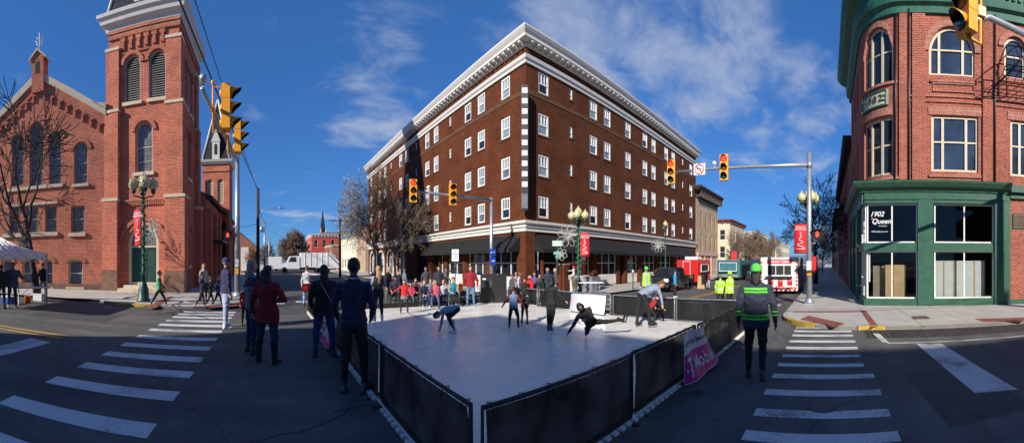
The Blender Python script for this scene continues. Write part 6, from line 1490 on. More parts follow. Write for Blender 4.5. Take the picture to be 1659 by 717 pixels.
# ================================================================ synthetic ice rink
RX0, RX1, RY0, RY1 = 1.38, 9.5, 2.1, 12.6
def ice_mat():
    m, nt, b = _base('synthetic ice'); N = nt.nodes; L = nt.links; tc = N.new('ShaderNodeTexCoord')
    t = N.new('ShaderNodeTexBrick'); t.offset = 0; L.new(tc.outputs['Object'], t.inputs['Vector']); t.inputs['Scale'].default_value = 1
    t.inputs['Brick Width'].default_value = 1.2; t.inputs['Row Height'].default_value = 1.2; t.inputs['Mortar Size'].default_value = .004; t.inputs['Color1'].default_value = (.86, .82, .72, 1); t.inputs['Color2'].default_value = (.82, .785, .69, 1); t.inputs['Mortar'].default_value = (.5, .5, .5, 1)
    n = N.new('ShaderNodeTexNoise'); n.inputs['Scale'].default_value = 1.1; n.inputs['Detail'].default_value = 8; n.inputs['Roughness'].default_value = .65; L.new(tc.outputs['Object'], n.inputs['Vector'])
    mr = N.new('ShaderNodeMapRange'); mr.inputs[1].default_value = .3; mr.inputs[2].default_value = .7; mr.inputs[3].default_value = .95; mr.inputs[4].default_value = 1.04; L.new(n.outputs['Fac'], mr.inputs[0])
    # skate scratches
    w = N.new('ShaderNodeTexNoise'); w.inputs['Scale'].default_value = 8; w.inputs['Detail'].default_value = 9; w.inputs['Roughness'].default_value = .8; w.inputs['Distortion'].default_value = 2.5
    mp = N.new('ShaderNodeMapping'); mp.inputs['Scale'].default_value = (1, 3.2, 1); mp.inputs['Rotation'].default_value = (0, 0, .8); L.new(tc.outputs['Object'], mp.inputs[0]); L.new(mp.outputs[0], w.inputs['Vector'])
    ws = N.new('ShaderNodeMapRange'); ws.inputs[1].default_value = .58; ws.inputs[2].default_value = .7; ws.inputs[3].default_value = 0; ws.inputs[4].default_value = .5; L.new(w.outputs['Fac'], ws.inputs[0])
    vm = N.new('ShaderNodeVectorMath'); vm.operation = 'SCALE'; L.new(t.outputs['Color'], vm.inputs[0]); L.new(mr.outputs[0], vm.inputs['Scale'])
    mx = N.new('ShaderNodeMix'); mx.data_type = 'RGBA'; L.new(ws.outputs[0], mx.inputs[0]); L.new(vm.outputs[0], mx.inputs[6]); mx.inputs[7].default_value = (.85, .87, .92, 1); L.new(mx.outputs[2], b.inputs['Base Color'])
    rr = N.new('ShaderNodeMapRange'); rr.inputs[1].default_value = .3; rr.inputs[2].default_value = .7; rr.inputs[3].default_value = .16; rr.inputs[4].default_value = .42; L.new(n.outputs['Fac'], rr.inputs[0]); L.new(rr.outputs[0], b.inputs['Roughness'])
    bp = N.new('ShaderNodeBump'); bp.inputs['Strength'].default_value = .12; bp.inputs['Distance'].default_value = .01; L.new(w.outputs['Fac'], bp.inputs['Height']); L.new(bp.outputs[0], b.inputs['Normal'])
    return m
mb = MB(); mb.rbox(RX0 - .04, RX1 + .04, RY0 - .04, RY1 + .04, .0, .03, .008)
rk = random.Random(2)
for i in range(int((RY1 - RY0) / .13)):
    y = RY0 + i * .13
    if rk.random() < .93: mb.box(RX0 - .1, RX0 - .04, y, y + .075, .002, .028)
for i in range(int((RX1 - RX0) / .13)):
    x = RX0 + i * .13
    if rk.random() < .93: mb.box(x, x + .075, RY0 - .1, RY0 - .04, .002, .028)
ice = mb.build('ice_floor', ice_mat()); ice['kind'] = 'structure'
def mesh_cloth():
    m, nt, b = _base('black wind mesh'); N = nt.nodes; L = nt.links; b.inputs['Base Color'].default_value = (.006, .0065, .008, 1); b.inputs['Roughness'].default_value = .55; b.inputs['Specular IOR Level'].default_value = .35
    tr = N.new('ShaderNodeBsdfTransparent'); mx = N.new('ShaderNodeMixShader'); tc = N.new('ShaderNodeTexCoord')
    n = N.new('ShaderNodeTexNoise'); n.inputs['Scale'].default_value = 2.5; n.inputs['Detail'].default_value = 3; L.new(tc.outputs['Object'], n.inputs['Vector'])
    r = N.new('ShaderNodeMapRange'); r.inputs[1].default_value = .35; r.inputs[2].default_value = .7; r.inputs[3].default_value = .01; r.inputs[4].default_value = .09; L.new(n.outputs['Fac'], r.inputs[0])
    L.new(r.outputs[0], mx.inputs[0]); L.new(b.outputs[0], mx.inputs[1]); L.new(tr.outputs[0], mx.inputs[2]); L.new(mx.outputs[0], N['Material Output'].inputs[0]); return m
M_meshc = mesh_cloth(); M_rail = mat('grey steel rail', (.3, .3, .31), .38, .15, 12, metal=.5); M_raild = mat('dark steel rail', (.022, .02, .02), .5, .2, 12, metal=.1)
def panel(L_, label, cloth=True, rail=M_raild, H=.74, seed=0):
    t = thing('barrier_panel', label, 'barrier', (0, 0, 0), 'mesh covered barrier panels round the rink')
    mb = MB(); r = .02; mb.tube([(r, 0, 0.0), (r, 0, H - r), (L_ - r, 0, H - r), (L_ - r, 0, 0.0)], r, 8); mb.tube([(r, 0, .06), (L_ - r, 0, .06)], r * .8, 6)
    if not cloth:
        for z in (.22, .38, .54): mb.tube([(r, 0, z), (L_ - r, 0, z)], r * .7, 6)
    mb.build('frame', rail, t)
    for x in (.12, L_ - .12): mb = MB(); mb.box(x - .02, x + .02, -.16, .16, 0.0, .015); mb.build('foot', rail, t)
    if cloth:
        mb = MB(); nx, nz = 40, 10; vs = []
        for i in range(nx + 1):
            for k in range(nz + 1):
                x = .03 + (L_ - .06) * i / nx; z = .03 + (H - .06) * k / nz
                wv = .034 * mnoise.noise(V((x * 3.2 + seed * 7, z * 1.3, seed))) + .012 * mnoise.noise(V((x * 11 + seed, z * 2.5 + 3, seed))); edge = min(1, 6 * min(k / nz, 1 - k / nz) + .15)
                vs.append((x, -.028 + wv * edge, z))
        mb.add(vs, [(i * (nz + 1) + k, (i + 1) * (nz + 1) + k, (i + 1) * (nz + 1) + k + 1, i * (nz + 1) + k + 1) for i in range(nx) for k in range(nz)], 0, True); mb.build('mesh_cover', M_meshc, t)
        for i in range(7):
            x = .08 + (L_ - .16) * i / 6; mb = MB(); mb.tube([(x, -.05, H - .07), (x + .01, -.035, H + .012), (x, .03, H + .0), (x - .005, .01, H - .06)], .005, 4); mb.build('cable_tie', M_black, t)
    return t
def put(t, x, y, ang): t.location = (x, y, .0); t.rotation_euler = (0, 0, ang)
# left side (outside towards -x): panel local x runs towards -y so that local -y (cloth) faces -x
n = 5; Lp = (RY1 - RY0 - .05) / n
names = ['nearest the viewer', 'second from the near corner', 'behind the man in the navy jacket', 'fourth from the near corner', 'at the far left corner']
for i in range(n): t = panel(Lp - .03, f'mesh barrier panel on the left rink side, {names[i]}', seed=i); put(t, RX0, RY0 + .02 + Lp * (i + 1), -pi / 2)
n = 4; Lq = (RX1 - RX0 - .05) / n
names = ['nearest the viewer', 'left of the hanging pink banner', 'right of the hanging pink banner', 'beside the striped jacket worker']
for i in range(n): t = panel(Lq - .03, f'mesh barrier panel on the right rink side, {names[i]}', seed=10 + i); put(t, RX0 + .02 + Lq * i, RY0 - .02 + .03 * (i % 2), 0)
for i, (y0, y1, c) in enumerate(((2.15, 4.35, 1), (4.35, 6.6, 1), (6.65, 8.15, 0), (8.2, 10.1, 1), (10.12, 12.0, 1))):
    t = panel(y1 - y0 - .03, ['black mesh barrier panel behind the pair of hi-vis workers', 'black mesh barrier panel behind the woman bending over', 'open steel rail barrier behind the white board', 'black mesh barrier panel left of the white board', 'black mesh barrier panel in front of the seated crowd'][i], bool(c), M_rail, .72, 20 + i); put(t, RX1 + .02, y0, pi / 2)
    if c:
        for ch in t.children:
            if ch.name.startswith('mesh_cover'): ch.location.y = .0
mb = MB(); mb.box(RX0 + .3, RX1 - .6, RY1 + .03, RY1 + .09, 0.0, .2); tag(mb.build('kick_board', M_black), 'low black kick board along the far edge of the ice', 'board')
mb = MB(); vs = []; n = 12
a, b = V((*atd(937, 12.5), 0)), V((*atd(1000.5, 11.9), 0)); a = V((9.42, 8.2, 0)); b = V((9.42, 6.72, 0))
for i in range(n + 1):
    z = .08 + .6 * i / n; o = -.1 - .1 * (1 - i / n) ** 2 + (.05 if i == n else 0)
    vs += [a + V((o, 0, z)), b + V((o, 0, z))]
mb.add(vs, [(2 * i, 2 * i + 1, 2 * i + 3, 2 * i + 2) for i in range(n)], 0, True); o = mb.build('white_board', mat('white plastic sheet', (.72, .74, .8), .35, .03)); tag(o, 'curved white plastic board leaning on the open rails at the back of the rink', 'board'); m = o.modifiers.new('t', 'SOLIDIFY'); m.thickness = .02
# banners tied to the fence
M_mag = mat('magenta banner vinyl', (.55, .005, .2), .5, .08, 3); M_bw = mat('white banner vinyl', (.66, .64, .7), .5, .06, 3)
def fence_banner(label, org, u, out, w, h, full=True):
    t = thing('banner', label, 'banner', (org[0], org[1], 0)); org = V(org); u = V(u); out = V(out)
    def S_(a, b, e=0):   # a 0..1 along, b 0..1 up
        bil = .15 * (1 - b) ** 2.2 * (.25 + .75 * sin(min(1, a * 1.1) * pi * .9) + .5 * a) + .035 * sin(a * 9 + b * 2)
        return org + u * (a * w + .12 * (1 - b) ** 2 * a) + out * (bil + .03 + e) + V((0, 0, .02 + b * (h - .0) + .07 * (1 - b) * (a - .1) * (1 - b)))
    n, k = 24, 16
    for (b0, b1, m, nm) in ((0, .58, M_mag, 'magenta_cloth'), (.58, 1, M_bw, 'white_cloth')):
        mb = MB(); vs = [S_(i / n, b0 + (b1 - b0) * j / k) for i in range(n + 1) for j in range(k + 1)]
        mb.add(vs, [(i * (k + 1) + j, (i + 1) * (k + 1) + j, (i + 1) * (k + 1) + j + 1, i * (k + 1) + j + 1) for i in range(n) for j in range(k)], 0, True); mb.build(nm, m, t)
    mb = MB(); mb.tube([S_(.005, .58, .002), S_(.005, .3, .002), S_(.005, 0.01, .002)] + [S_(i / 12, .01, .002) for i in range(1, 13)] + [S_(.995, .3, .002), S_(.995, .58, .002)], .006, 4); mb.build('white_hem', M_bw, t)
    def letter(s, a0, a1, bc, bh, m, nm):
        o = text(s, 1, (0, 0, 0), (1, 0, 0), (0, 1, 0), m, nm, t, ext=0, off=.012)
        me = o.data; xs = [v.co.x + org.x for v in me.vertices]; ys = [v.co.y + org.y for v in me.vertices]; x0, x1, y0, y1 = min(xs), max(xs), min(ys), max(ys)
        for v in me.vertices:
            a = a0 + (a1 - a0) * (v.co.x + org.x - x0) / (x1 - x0); b = bc + bh * ((v.co.y + org.y - y0) / (y1 - y0) - .5); p = S_(a, b, .008) - V((org.x, org.y, 0)); v.co = p
        return o
    letter('Ice Skating Sponsor', .04, .8, .77, .14, M_black, 'sponsor_lettering')
    letter('T', .07, .22, .3, .4, M_bw, 'logo_lettering'); letter('Mobile', .3, .93, .31, .3, M_bw, 'logo_lettering')
    for a in (.04, .26): letter('.', a - .0, a + .04, .27, .05, M_bw, 'logo_square')
    mb = MB(); c = S_(.89, .8, .008); mb.tube([c + V((0, 0, .07)), c + V((0, 0, .0)), c + u * .04 - V((0, 0, .06))], .01, 4); mb.tube([c, c - u * .04 - V((0, 0, .06))], .01, 4); mb.tube([c + u * -.04 + V((0, 0, .03)), c + u * .05 + V((0, 0, .05))], .008, 4); mb.ell(c + V((0, 0, .09)), (.016, .016, .018), 6, 4); mb.build('skater_emblem', M_black, t)
    return t
fence_banner('white and magenta sponsor banner billowing from the right side of the rink fence', (4.6, 2.03, 0), (1, 0, 0), (0, -1, 0), 1.08, .7)
fence_banner('white and magenta sponsor banner on the left fence, partly hidden behind two onlookers', (1.31, 8.1, 0), (0, -1, 0), (-1, 0, 0), 1.25, .68)
# flight case beside the rink
c = V((*atd(800, 15.1), 0)); t = thing('flight_case', 'large black flight case on casters with steel edges beside the red shirted man', 'case', tuple(c)); a = phi(800); u = V((cos(a), -sin(a), 0)); f = V((sin(a), cos(a), 0))
for k, (s0, s1) in enumerate(((-.56, -.13), (-.11, .54))):
    mb = MB(); mb.obox(c + u * s0 + V((0, 0, .08)), u * (s1 - s0), f * .55, (0, 0, 1.17 + .02 * k)); mb.build('case_body', M_black, t)
    mb = MB()
    for s in (s0, s1): mb.tube([c + u * s + V((0, 0, .08)) - f * .004, c + u * s + V((0, 0, 1.25)) - f * .004], .012, 4)
    mb.tube([c + u * s0 + V((0, 0, 1.25)) - f * .004, c + u * s1 + V((0, 0, 1.25)) - f * .004], .012, 4)
    mb.build('case_edge', mat('dull case edging', (.1, .1, .1), .4, metal=.7), t)
for s in (-.48, .46): mb = MB(); mb.ell(c + u * s + f * .1 + V((0, 0, .04)), (.04, .04, .04), 8, 6); mb.build('caster', M_rubber, t)
mb = MB(); mb.obox(c - u * .48 - f * .01 + V((0, 0, 1.02)), u * .14, f * .005, (0, 0, .06)); mb.build('white_tag', M_signw, t)
# ================================================================ trees
def tree(name, label, base, h, spread, tr=.16, seed=1, first=.28, levels=5, m=None, leaves=0, lm=None, lean=(0, 0), twig=.008, kids=(3, 4), group=None, up=.35, trunkh=None, sp=None, rad=None):
    rg = random.Random(seed); base = V(base); t = thing(name, label, 'tree', tuple(base), group); m = m or M_bark
    tips = []; TR = MB(); CR = MB()
    def grow(p, d, L_, r, lev):
        n = 4 if lev > 2 else 6; pts = [p]; rs = [r]; q = p; dd = d.copy()
        seg = 4 if lev < 3 else 3
        for i in range(seg):
            dj = .14 if lev else .035; dd = (dd + V((rg.gauss(0, dj), rg.gauss(0, dj), rg.gauss(0, .1) + up * .07 * (lev > 0)))).normalized(); q = q + dd * L_ / seg; pts.append(q); rs.append(max(twig * .55, r * (1 - .5 * (i + 1) / seg)))
        (TR if lev == 0 else CR).tube(pts, rs, 8 if lev == 0 else n if lev < 4 else 3, 0, lev == 0, True)
        if lev >= levels: tips.append((q, dd)); return
        k = rg.randint(*kids) + (1 if lev == 0 else 0)
        for j in range(k):
            f = rg.uniform(.35, 1) if lev > 0 else rg.uniform(.75, 1); ii = min(seg - 1, int(f * seg)); pp = pts[ii].lerp(pts[ii + 1], f * seg - ii) if f < 1 else pts[-1]
            a = 2 * pi * (j + rg.random() * .6) / k; s = rg.uniform(.45, .95) * (sp or 1); o = dd.orthogonal().normalized(); o = Matrix.Rotation(a, 3, dd) @ o
            nd = (dd * cos(s) + o * sin(s)).normalized(); grow(pp, nd, L_ * rg.uniform(.58, .8) * (1 if lev else spread), rs[ii] * rg.uniform(.5, .68), lev + 1)
        if lev > 0: grow(pts[-1], dd, L_ * .68, rs[-1], lev + 1)
    th = trunkh or h * first
    d0 = V((lean[0], lean[1], 1)).normalized(); grow(base, d0, th, tr, 0)
    # scale the crown so that its top meets the wanted height
    zt = max(p[0].z for p in tips); k = (h - th) / max(.1, zt - base.z - th)
    zs = base.z + th
    if rad:
        bx, by = base.x + lean[0] * th, base.y + lean[1] * th; rs_ = sorted(math.hypot(p[0].x - bx, p[0].y - by) for p in tips); kr = rad / max(.1, rs_[int(len(rs_) * .93)])
        CR.v = [(bx + (x - bx) * kr, by + (y - by) * kr, z) for x, y, z in CR.v]; tips = [(V((bx + (p.x - bx) * kr, by + (p.y - by) * kr, p.z)), d) for p, d in tips]
    for B in (CR,):
        B.v = [(x, y, zs + (z - zs) * k if z > zs else z) for x, y, z in B.v]
    TR.build('trunk', m, t); cr = CR.build('crown', m, t)
    if leaves:
        LV = MB()
        for i in range(leaves):
            p, d = rg.choice(tips); z = zs + (p.z - zs) * k if p.z > zs else p.z; c = V((p.x, p.y, z)) + V((rg.gauss(0, .12), rg.gauss(0, .12), rg.gauss(0, .12))); a = V((rg.gauss(0, 1), rg.gauss(0, 1), rg.gauss(0, 1))).normalized(); b = a.orthogonal().normalized(); s = rg.uniform(.05, .1)
            LV.add([c - b * s * .6, c + a * s, c + b * s * .6, c - a * s], [(0, 1, 2, 3)])
        LV.build('leaves', lm, t)
    return t
M_leafy = mat('yellowing leaf', (.42, .33, .12), .7, .3, 4); M_leafb = mat('brown leaf', (.1, .07, .035), .7, .3, 4)
tree('street_tree', 'bare dark street tree rising in front of the church gable', at3(60, 483, .1), 8.8, .8, .19, 5, .33, 5, M_barkd, lean=(-.03, 0), kids=(2, 3), twig=.02, trunkh=3.0, rad=4.6)
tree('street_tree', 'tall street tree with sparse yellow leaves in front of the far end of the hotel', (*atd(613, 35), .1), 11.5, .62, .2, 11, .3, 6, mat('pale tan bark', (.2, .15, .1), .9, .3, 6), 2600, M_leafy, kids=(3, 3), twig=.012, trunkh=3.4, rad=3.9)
tree('street_tree', 'smaller brown leaved street tree before the shaded hotel wall', (*atd(652, 29), .1), 8.2, .55, .15, 21, .3, 5, mat('pale tan bark', (.2, .15, .1)), 900, M_leafb, kids=(3, 4), twig=.01, trunkh=2.6, rad=2.3)
tree('street_tree', 'large bare dark tree overhanging the right hand street behind the signal mast', (28, .9, .1), 8.4, .75, .2, 31, .3, 6, M_barkd, kids=(2, 3), twig=.02, trunkh=2.9, rad=3.6)
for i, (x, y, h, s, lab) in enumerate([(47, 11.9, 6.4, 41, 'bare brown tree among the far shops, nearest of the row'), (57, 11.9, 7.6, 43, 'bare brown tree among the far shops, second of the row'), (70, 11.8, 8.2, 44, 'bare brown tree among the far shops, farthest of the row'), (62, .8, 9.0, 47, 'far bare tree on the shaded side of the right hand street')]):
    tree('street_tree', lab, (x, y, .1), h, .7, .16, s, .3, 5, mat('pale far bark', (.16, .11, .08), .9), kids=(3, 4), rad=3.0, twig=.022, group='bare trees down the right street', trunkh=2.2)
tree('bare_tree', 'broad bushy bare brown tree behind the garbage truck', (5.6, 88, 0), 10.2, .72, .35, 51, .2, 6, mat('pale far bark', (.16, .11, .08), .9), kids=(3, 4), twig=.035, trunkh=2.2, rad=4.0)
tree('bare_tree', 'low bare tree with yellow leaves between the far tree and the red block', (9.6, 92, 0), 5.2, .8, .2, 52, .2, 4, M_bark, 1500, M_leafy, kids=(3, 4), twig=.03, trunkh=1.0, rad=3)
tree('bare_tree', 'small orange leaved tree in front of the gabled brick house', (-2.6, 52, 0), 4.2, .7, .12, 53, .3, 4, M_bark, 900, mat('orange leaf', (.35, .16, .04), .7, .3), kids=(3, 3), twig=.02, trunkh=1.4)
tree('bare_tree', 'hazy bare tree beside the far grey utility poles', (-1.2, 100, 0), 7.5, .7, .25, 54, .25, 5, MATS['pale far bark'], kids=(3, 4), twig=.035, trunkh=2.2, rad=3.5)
# ================================================================ people
SK1 = mat('skin', (.5, .27, .18), .5, .06, 8); SK2 = mat('dark skin', (.14, .065, .04), .5, .06, 8)
CM = {}
def C_(c, rough=.85):
    k = tuple(round(x, 3) for x in c)
    if k not in CM: CM[k] = mat('cloth %.3f %.3f %.3f' % k, c, rough, .12, 7, bump=.35, bs=18)
    return CM[k]
BLK = (.011, .011, .012); NAV = (.012, .018, .045); DEN = (.05, .09, .19); DDEN = (.018, .028, .07); GRY = (.14, .15, .17); WHT = (.62, .61, .6); RED = (.5, .012, .012); DRED = (.2, .006, .008)
HAIRC = {'black': (.008, .007, .007), 'brown': (.06, .03, .015), 'blond': (.38, .22, .09), 'grey': (.25, .23, .2), 'lbrown': (.15, .075, .035)}
def cap_rings(mb, p0, p1, r0, r1, n=10):
    p0, p1 = V(p0), V(p1); d = (p1 - p0); L_ = d.length; d = d / L_ if L_ > 1e-6 else V((0, 0, 1)); pts = []; rs = []
    for k in range(4): a = pi / 2 * k / 4; pts.append(p0 - d * r0 * cos(a)); rs.append(max(.0008, r0 * sin(a)))
    pts.append(p0); rs.append(r0); pts.append(p1); rs.append(r1)
    for k in range(3, -1, -1): a = pi / 2 * k / 4; pts.append(p1 + d * r1 * cos(a)); rs.append(max(.0008, r1 * sin(a)))
    mb.tube(pts, rs, n)
def loft(mb, rings, n=16):
    """rings: (center, right, fwd, rx, ry)"""
    R_ = []
    for c, x, y, rx, ry in rings: R_.append([c + x * rx * cos(2 * pi * k / n) + y * ry * sin(2 * pi * k / n) for k in range(n)])
    mb.hull(R_)
STAND = dict(lean=0, bend=0, side=0, thigh=((.1, .03, -1), (.1, .0, -1)), shin=((.04, -.06, -1), (.04, -.04, -1)), arm=((.22, .0, -1), (.22, .0, -1)), fore=((.05, .25, -1), (.05, .25, -1)), head=(0, 0))
def person(px_, py_, view, H, label, top=NAV, pants=BLK, shoes=BLK, skin=SK1, hair='brown', hlen=0, sleeve='long', pose=None, hem=-.03, bulk=1.0, hat=None, hatc=BLK, vox=.016, skates=None, z0=0, group=None, female=False, pos=None, extra=None, hcol=None, gloves=None, lift=0, inner=None, sleeves=None, hood=False, cat='person', shadow=None, stripes=None):
    P = dict(STAND); P.update(pose or {})
    x, y = pos if pos else at(px_, py_, z0); ph = atan2(x, y); th = R(view)
    f = V((sin(ph) * cos(th) + cos(ph) * sin(th), cos(ph) * cos(th) - sin(ph) * sin(th), 0))
    root = thing('person', label, cat, (0, 0, 0), group)
    up = V((0, 0, 1)); X = V((1, 0, 0)); Y = V((0, 1, 0))
    def rx(v, a): return Matrix.Rotation(a, 3, 'X') @ v
    L1_, L2_ = R(P['lean']), R(P['lean'] + P['bend'])
    sd = Matrix.Rotation(R(P['side']), 3, 'Y')
    pel = V((0, 0, .505 * H)); mb = MB(); prims = []
    def cap(p0, p1, r0, r1, lab): cap_rings(mb, p0, p1, r0, r1); prims.append((V(p0), V(p1), r0, r1, lab))
    ax1 = sd @ rx(up, -L1_); ax2 = sd @ rx(up, -L2_); rt = sd @ X; fw1 = sd @ rx(Y, -L1_); fw2 = sd @ rx(Y, -L2_)
    def tp(t): return pel + ax1 * t * H if t < .12 else pel + ax1 * .12 * H + ax2 * (t - .12) * H
    b = bulk; w = 1 if not female else .93; hp = 1 if not female else 1.08
    rings = [(-.05, .07 * hp, .05), (-.02, .094 * hp, .064), (.03, .098 * hp, .067), (.1, .086 * w, .058), (.17, .094 * w, .064), (.24, .104 * w, .066), (.285, .1 * w, .055), (.315, .055, .042), (.335, .034, .035)]
    if hem < -.05: rings = [(hem, .1 * hp, .078), (-.03, .1 * hp, .07)] + rings[2:]
    loft(mb, [(tp(t), rt, fw1 if t < .12 else fw2, a * H * b, c * H * b) for t, a, c in rings])
    prims.append((tp(-.01), tp(.27), .075 * H * b, .08 * H * b, 'torso')); 
    for s in (-1, 1): prims.append((tp(.0) + rt * s * .04 * H, tp(.26) + rt * s * .045 * H, .055 * H * b, .055 * H * b, 'torso'))
    cap(tp(.31), tp(.36), .03 * H, .03 * H, 'skin')
    # head
    yaw, nod = R(P['head'][0]), R(P['head'][1]); hm = Matrix.Rotation(-yaw, 3, 'Z') @ Matrix.Rotation(-nod, 3, 'X')
    base_r = Matrix((rt, fw2, ax2)).transposed() if P.get('headfollow', True) else Matrix.Identity(3)
    hr = base_r @ hm; hs = P.get('hs', 1.0) * H; hc = tp(.36) + hr @ V((0, .012, .06)) * hs
    def hp_(v): return hc + hr @ (V(v) * hs)
    mb.ell(hc, (.043 * hs, .053 * hs, .062 * hs), 16, 12, 0, hr); prims.append((hp_((0, 0, -.012)), hp_((0, 0, .015)), .046 * hs, .05 * hs, 'skin'))
    cap(hp_((0, .018, -.04)), hp_((0, .026, -.046)), .026 * hs, .02 * hs, 'skin')
    cap(hp_((0, .05, .008)), hp_((0, .063, -.012)), .006 * hs, .0095 * hs, 'skin')
    for s in (-1, 1): mb.ell(hp_((s * .045, -.004, -.004)), (.006 * hs, .012 * hs, .018 * hs), 8, 6, 0, hr)
    mb.ell(hp_((0, .046, .018)), (.026 * hs, .01 * hs, .006 * hs), 8, 6, 0, hr)
    # legs
    zmin = 1e9; knees = []; feet = []
    for i, s in enumerate((-1, 1)):
        def D(v): v = V(v); return V((v.x * s, v.y, v.z)).normalized()
        hj = pel + rt * s * .05 * H - V((0, 0, .01 * H)); kn = hj + D(P['thigh'][i]) * .235 * H; an = kn + D(P['shin'][i]) * .235 * H
        pf = P.get('pw', 1.0); cap(hj, kn, .054 * H * pf, .036 * H * pf, 'pants'); cap(kn, an, .036 * H * pf, .022 * H * max(1, pf), 'pants')
        fd = P.get('foot', (None, None))[i]; fd = V((s * .2, 1, 0)) if fd is None else V((fd[0] * s, fd[1], fd[2])); fd = fd.normalized(); dn = D(P['shin'][i]); dn = (dn - fd * dn.dot(fd)).normalized()
        heel = an + dn * .022 * H - fd * .02 * H; toe = heel + fd * .105 * H
        cap(heel, toe, .022 * H, .018 * H, 'shoes'); cap(an - dn * (.03 if not skates else .05) * H, heel + fd * .01, .024 * H, .022 * H, 'shoes')
        if skates: cap(an - dn * .07 * H, heel, .027 * H, .024 * H, 'shoes')
        feet.append((heel, toe, dn, fd)); sole = .02 * H + (.035 * H if skates else 0)
        for q in (heel, toe): zmin = min(zmin, (q + dn * sole).z)
    # arms
    for i, s in enumerate((-1, 1)):
        def D(v): v = V(v); return (V((v.x * s, v.y, v.z))).normalized()
        sh = tp(.272) + rt * s * .098 * H * w * (b * .5 + .5); ud = D(P['arm'][i]); el = sh + ud * .165 * H; fdv = D(P['fore'][i]); wr = el + fdv * .14 * H
        lab_u = 'sleeve' if sleeve in ('long', 'short') else 'skin'; lab_f = 'sleeve' if sleeve == 'long' else 'skin'
        cap(sh, el, .033 * H * b, .027 * H * (b if lab_f == 'sleeve' else 1), lab_u); cap(el, wr, (.026 if lab_f == 'sleeve' else .021) * H * (b if lab_f == 'sleeve' else 1), (.02 if lab_f == 'sleeve' else .015) * H, lab_f)
        hl = 'glove' if gloves else 'skin'; hd = (fdv + V((0, .1, -.15))).normalized(); side = hd.cross(rt).normalized() if abs(hd.dot(rt)) < .9 else Y
        pm = wr + hd * .038 * H; cap(wr, pm, .0155 * H, .017 * H, hl); cap(wr + side * .006 * H, pm + side * .008 * H, .012 * H, .012 * H, hl); cap(wr - side * .006 * H, pm - side * .008 * H, .012 * H, .012 * H, hl)
        inw = -rt * s
        for k, (o, ln) in enumerate(((-.0165, .036), (-.0055, .043), (.0055, .04), (.0165, .031))):
            a = pm + side * o * H + hd * .008 * H; m1 = a + (hd + inw * .15).normalized() * ln * .5 * H; cap(a, m1, .0062 * H, .0056 * H, hl); cap(m1, m1 + (hd + inw * .75).normalized() * ln * .5 * H, .0056 * H, .0045 * H, hl)
        a = wr + side * .012 * H + hd * .012 * H; cap(a, a + (side * .8 + hd + inw * .3).normalized() * .026 * H, .0075 * H, .006 * H, hl)
    if extra: extra(dict(cap=cap, tp=tp, rt=rt, fw=fw2, hp=hp_, H=H, mb=mb, root=root, prims=prims, pel=pel, feet=feet, hr=hr, hs=hs))
    # voxel union -> one continuous body
    me0 = bpy.data.meshes.new('tmp'); me0.from_pydata([tuple(v) for v in mb.v], [], mb.f); me0.update(); ob = bpy.data.objects.new('tmp', me0); COL.objects.link(ob)
    r_ = ob.modifiers.new('r', 'REMESH'); r_.mode = 'VOXEL'; r_.voxel_size = vox * (H / 1.75) ** .5; sm = ob.modifiers.new('s', 'SMOOTH'); sm.factor = .5; sm.iterations = 2
    me = bpy.data.meshes.new_from_object(ob.evaluated_get(bpy.context.evaluated_depsgraph_get())); bpy.data.objects.remove(ob); bpy.data.meshes.remove(me0); me.name = 'body'
    mats = {'skin': skin, 'top': C_(top), 'pants': C_(pants), 'shoes': C_(shoes, .5), 'sleeve': C_(sleeves or top), 'glove': C_(gloves or BLK), 'inner': C_(inner or top), 'stripe': C_(stripes or WHT)}; keys = list(mats)
    for k in keys: me.materials.append(mats[k])
    nv = len(me.vertices); co_ = np.zeros(nv * 3); me.vertices.foreach_get('co', co_); co_ = co_.reshape(-1, 3); no_ = np.zeros(nv * 3); me.vertices.foreach_get('normal', no_); no_ = no_.reshape(-1, 3)
    hz_ = float(hc.z); amp = .0075 * H
    dsp = np.array([(mnoise.noise(V((c[0] * 9 + px_, c[1] * 9, c[2] * 16))) + .6 * mnoise.noise(V((c[0] * 24 + py_, c[1] * 24, c[2] * 30)))) for c in co_])
    hcn = np.array(hc); near = np.clip((np.linalg.norm(co_ - hcn, axis=1) - .1 * H) / (.05 * H), 0, 1); hand_ = np.ones(nv)
    for p0, p1, r0, r1, lb in prims:
        if lb in ('skin', 'glove'): a_ = (np.array(p0) + np.array(p1)) / 2; hand_ = np.minimum(hand_, np.clip((np.linalg.norm(co_ - a_, axis=1) - .04 * H) / (.04 * H), 0, 1))
    co_ = co_ + no_ * (dsp * amp * near * hand_)[:, None]; me.vertices.foreach_set('co', co_.ravel()); me.update()
    npoly = len(me.polygons); cen = np.zeros(npoly * 3); me.polygons.foreach_get('center', cen); cen = cen.reshape(-1, 3)
    best = np.full(npoly, 1e9); lab = np.zeros(npoly, dtype=np.int32)
    A1 = np.array(ax1); pe = np.array(pel); tt = (cen - pe) @ A1 / H
    for p0, p1, r0, r1, lb in prims:
        a = np.array(p0); d = np.array(p1) - a; dd = d @ d + 1e-9; t = np.clip((cen - a) @ d / dd, 0, 1); dist = np.linalg.norm(cen - (a + t[:, None] * d), axis=1) - (r0 + (r1 - r0) * t)
        w_ = dist < best; best[w_] = dist[w_]
        if lb == 'torso':
            l = np.where(tt < hem + (.0 if hem < -.05 else .0), keys.index('pants'), keys.index('top'))
            if inner is not None:
                rel = (cen - np.array(tp(.2))); fx = rel @ np.array(rt) / H; fy = rel @ np.array(fw2) / H; l = np.where((np.abs(fx) < .03) & (fy > .02), keys.index('inner'), l)
            lab[w_] = l[w_]
        else: lab[w_] = keys.index(lb)
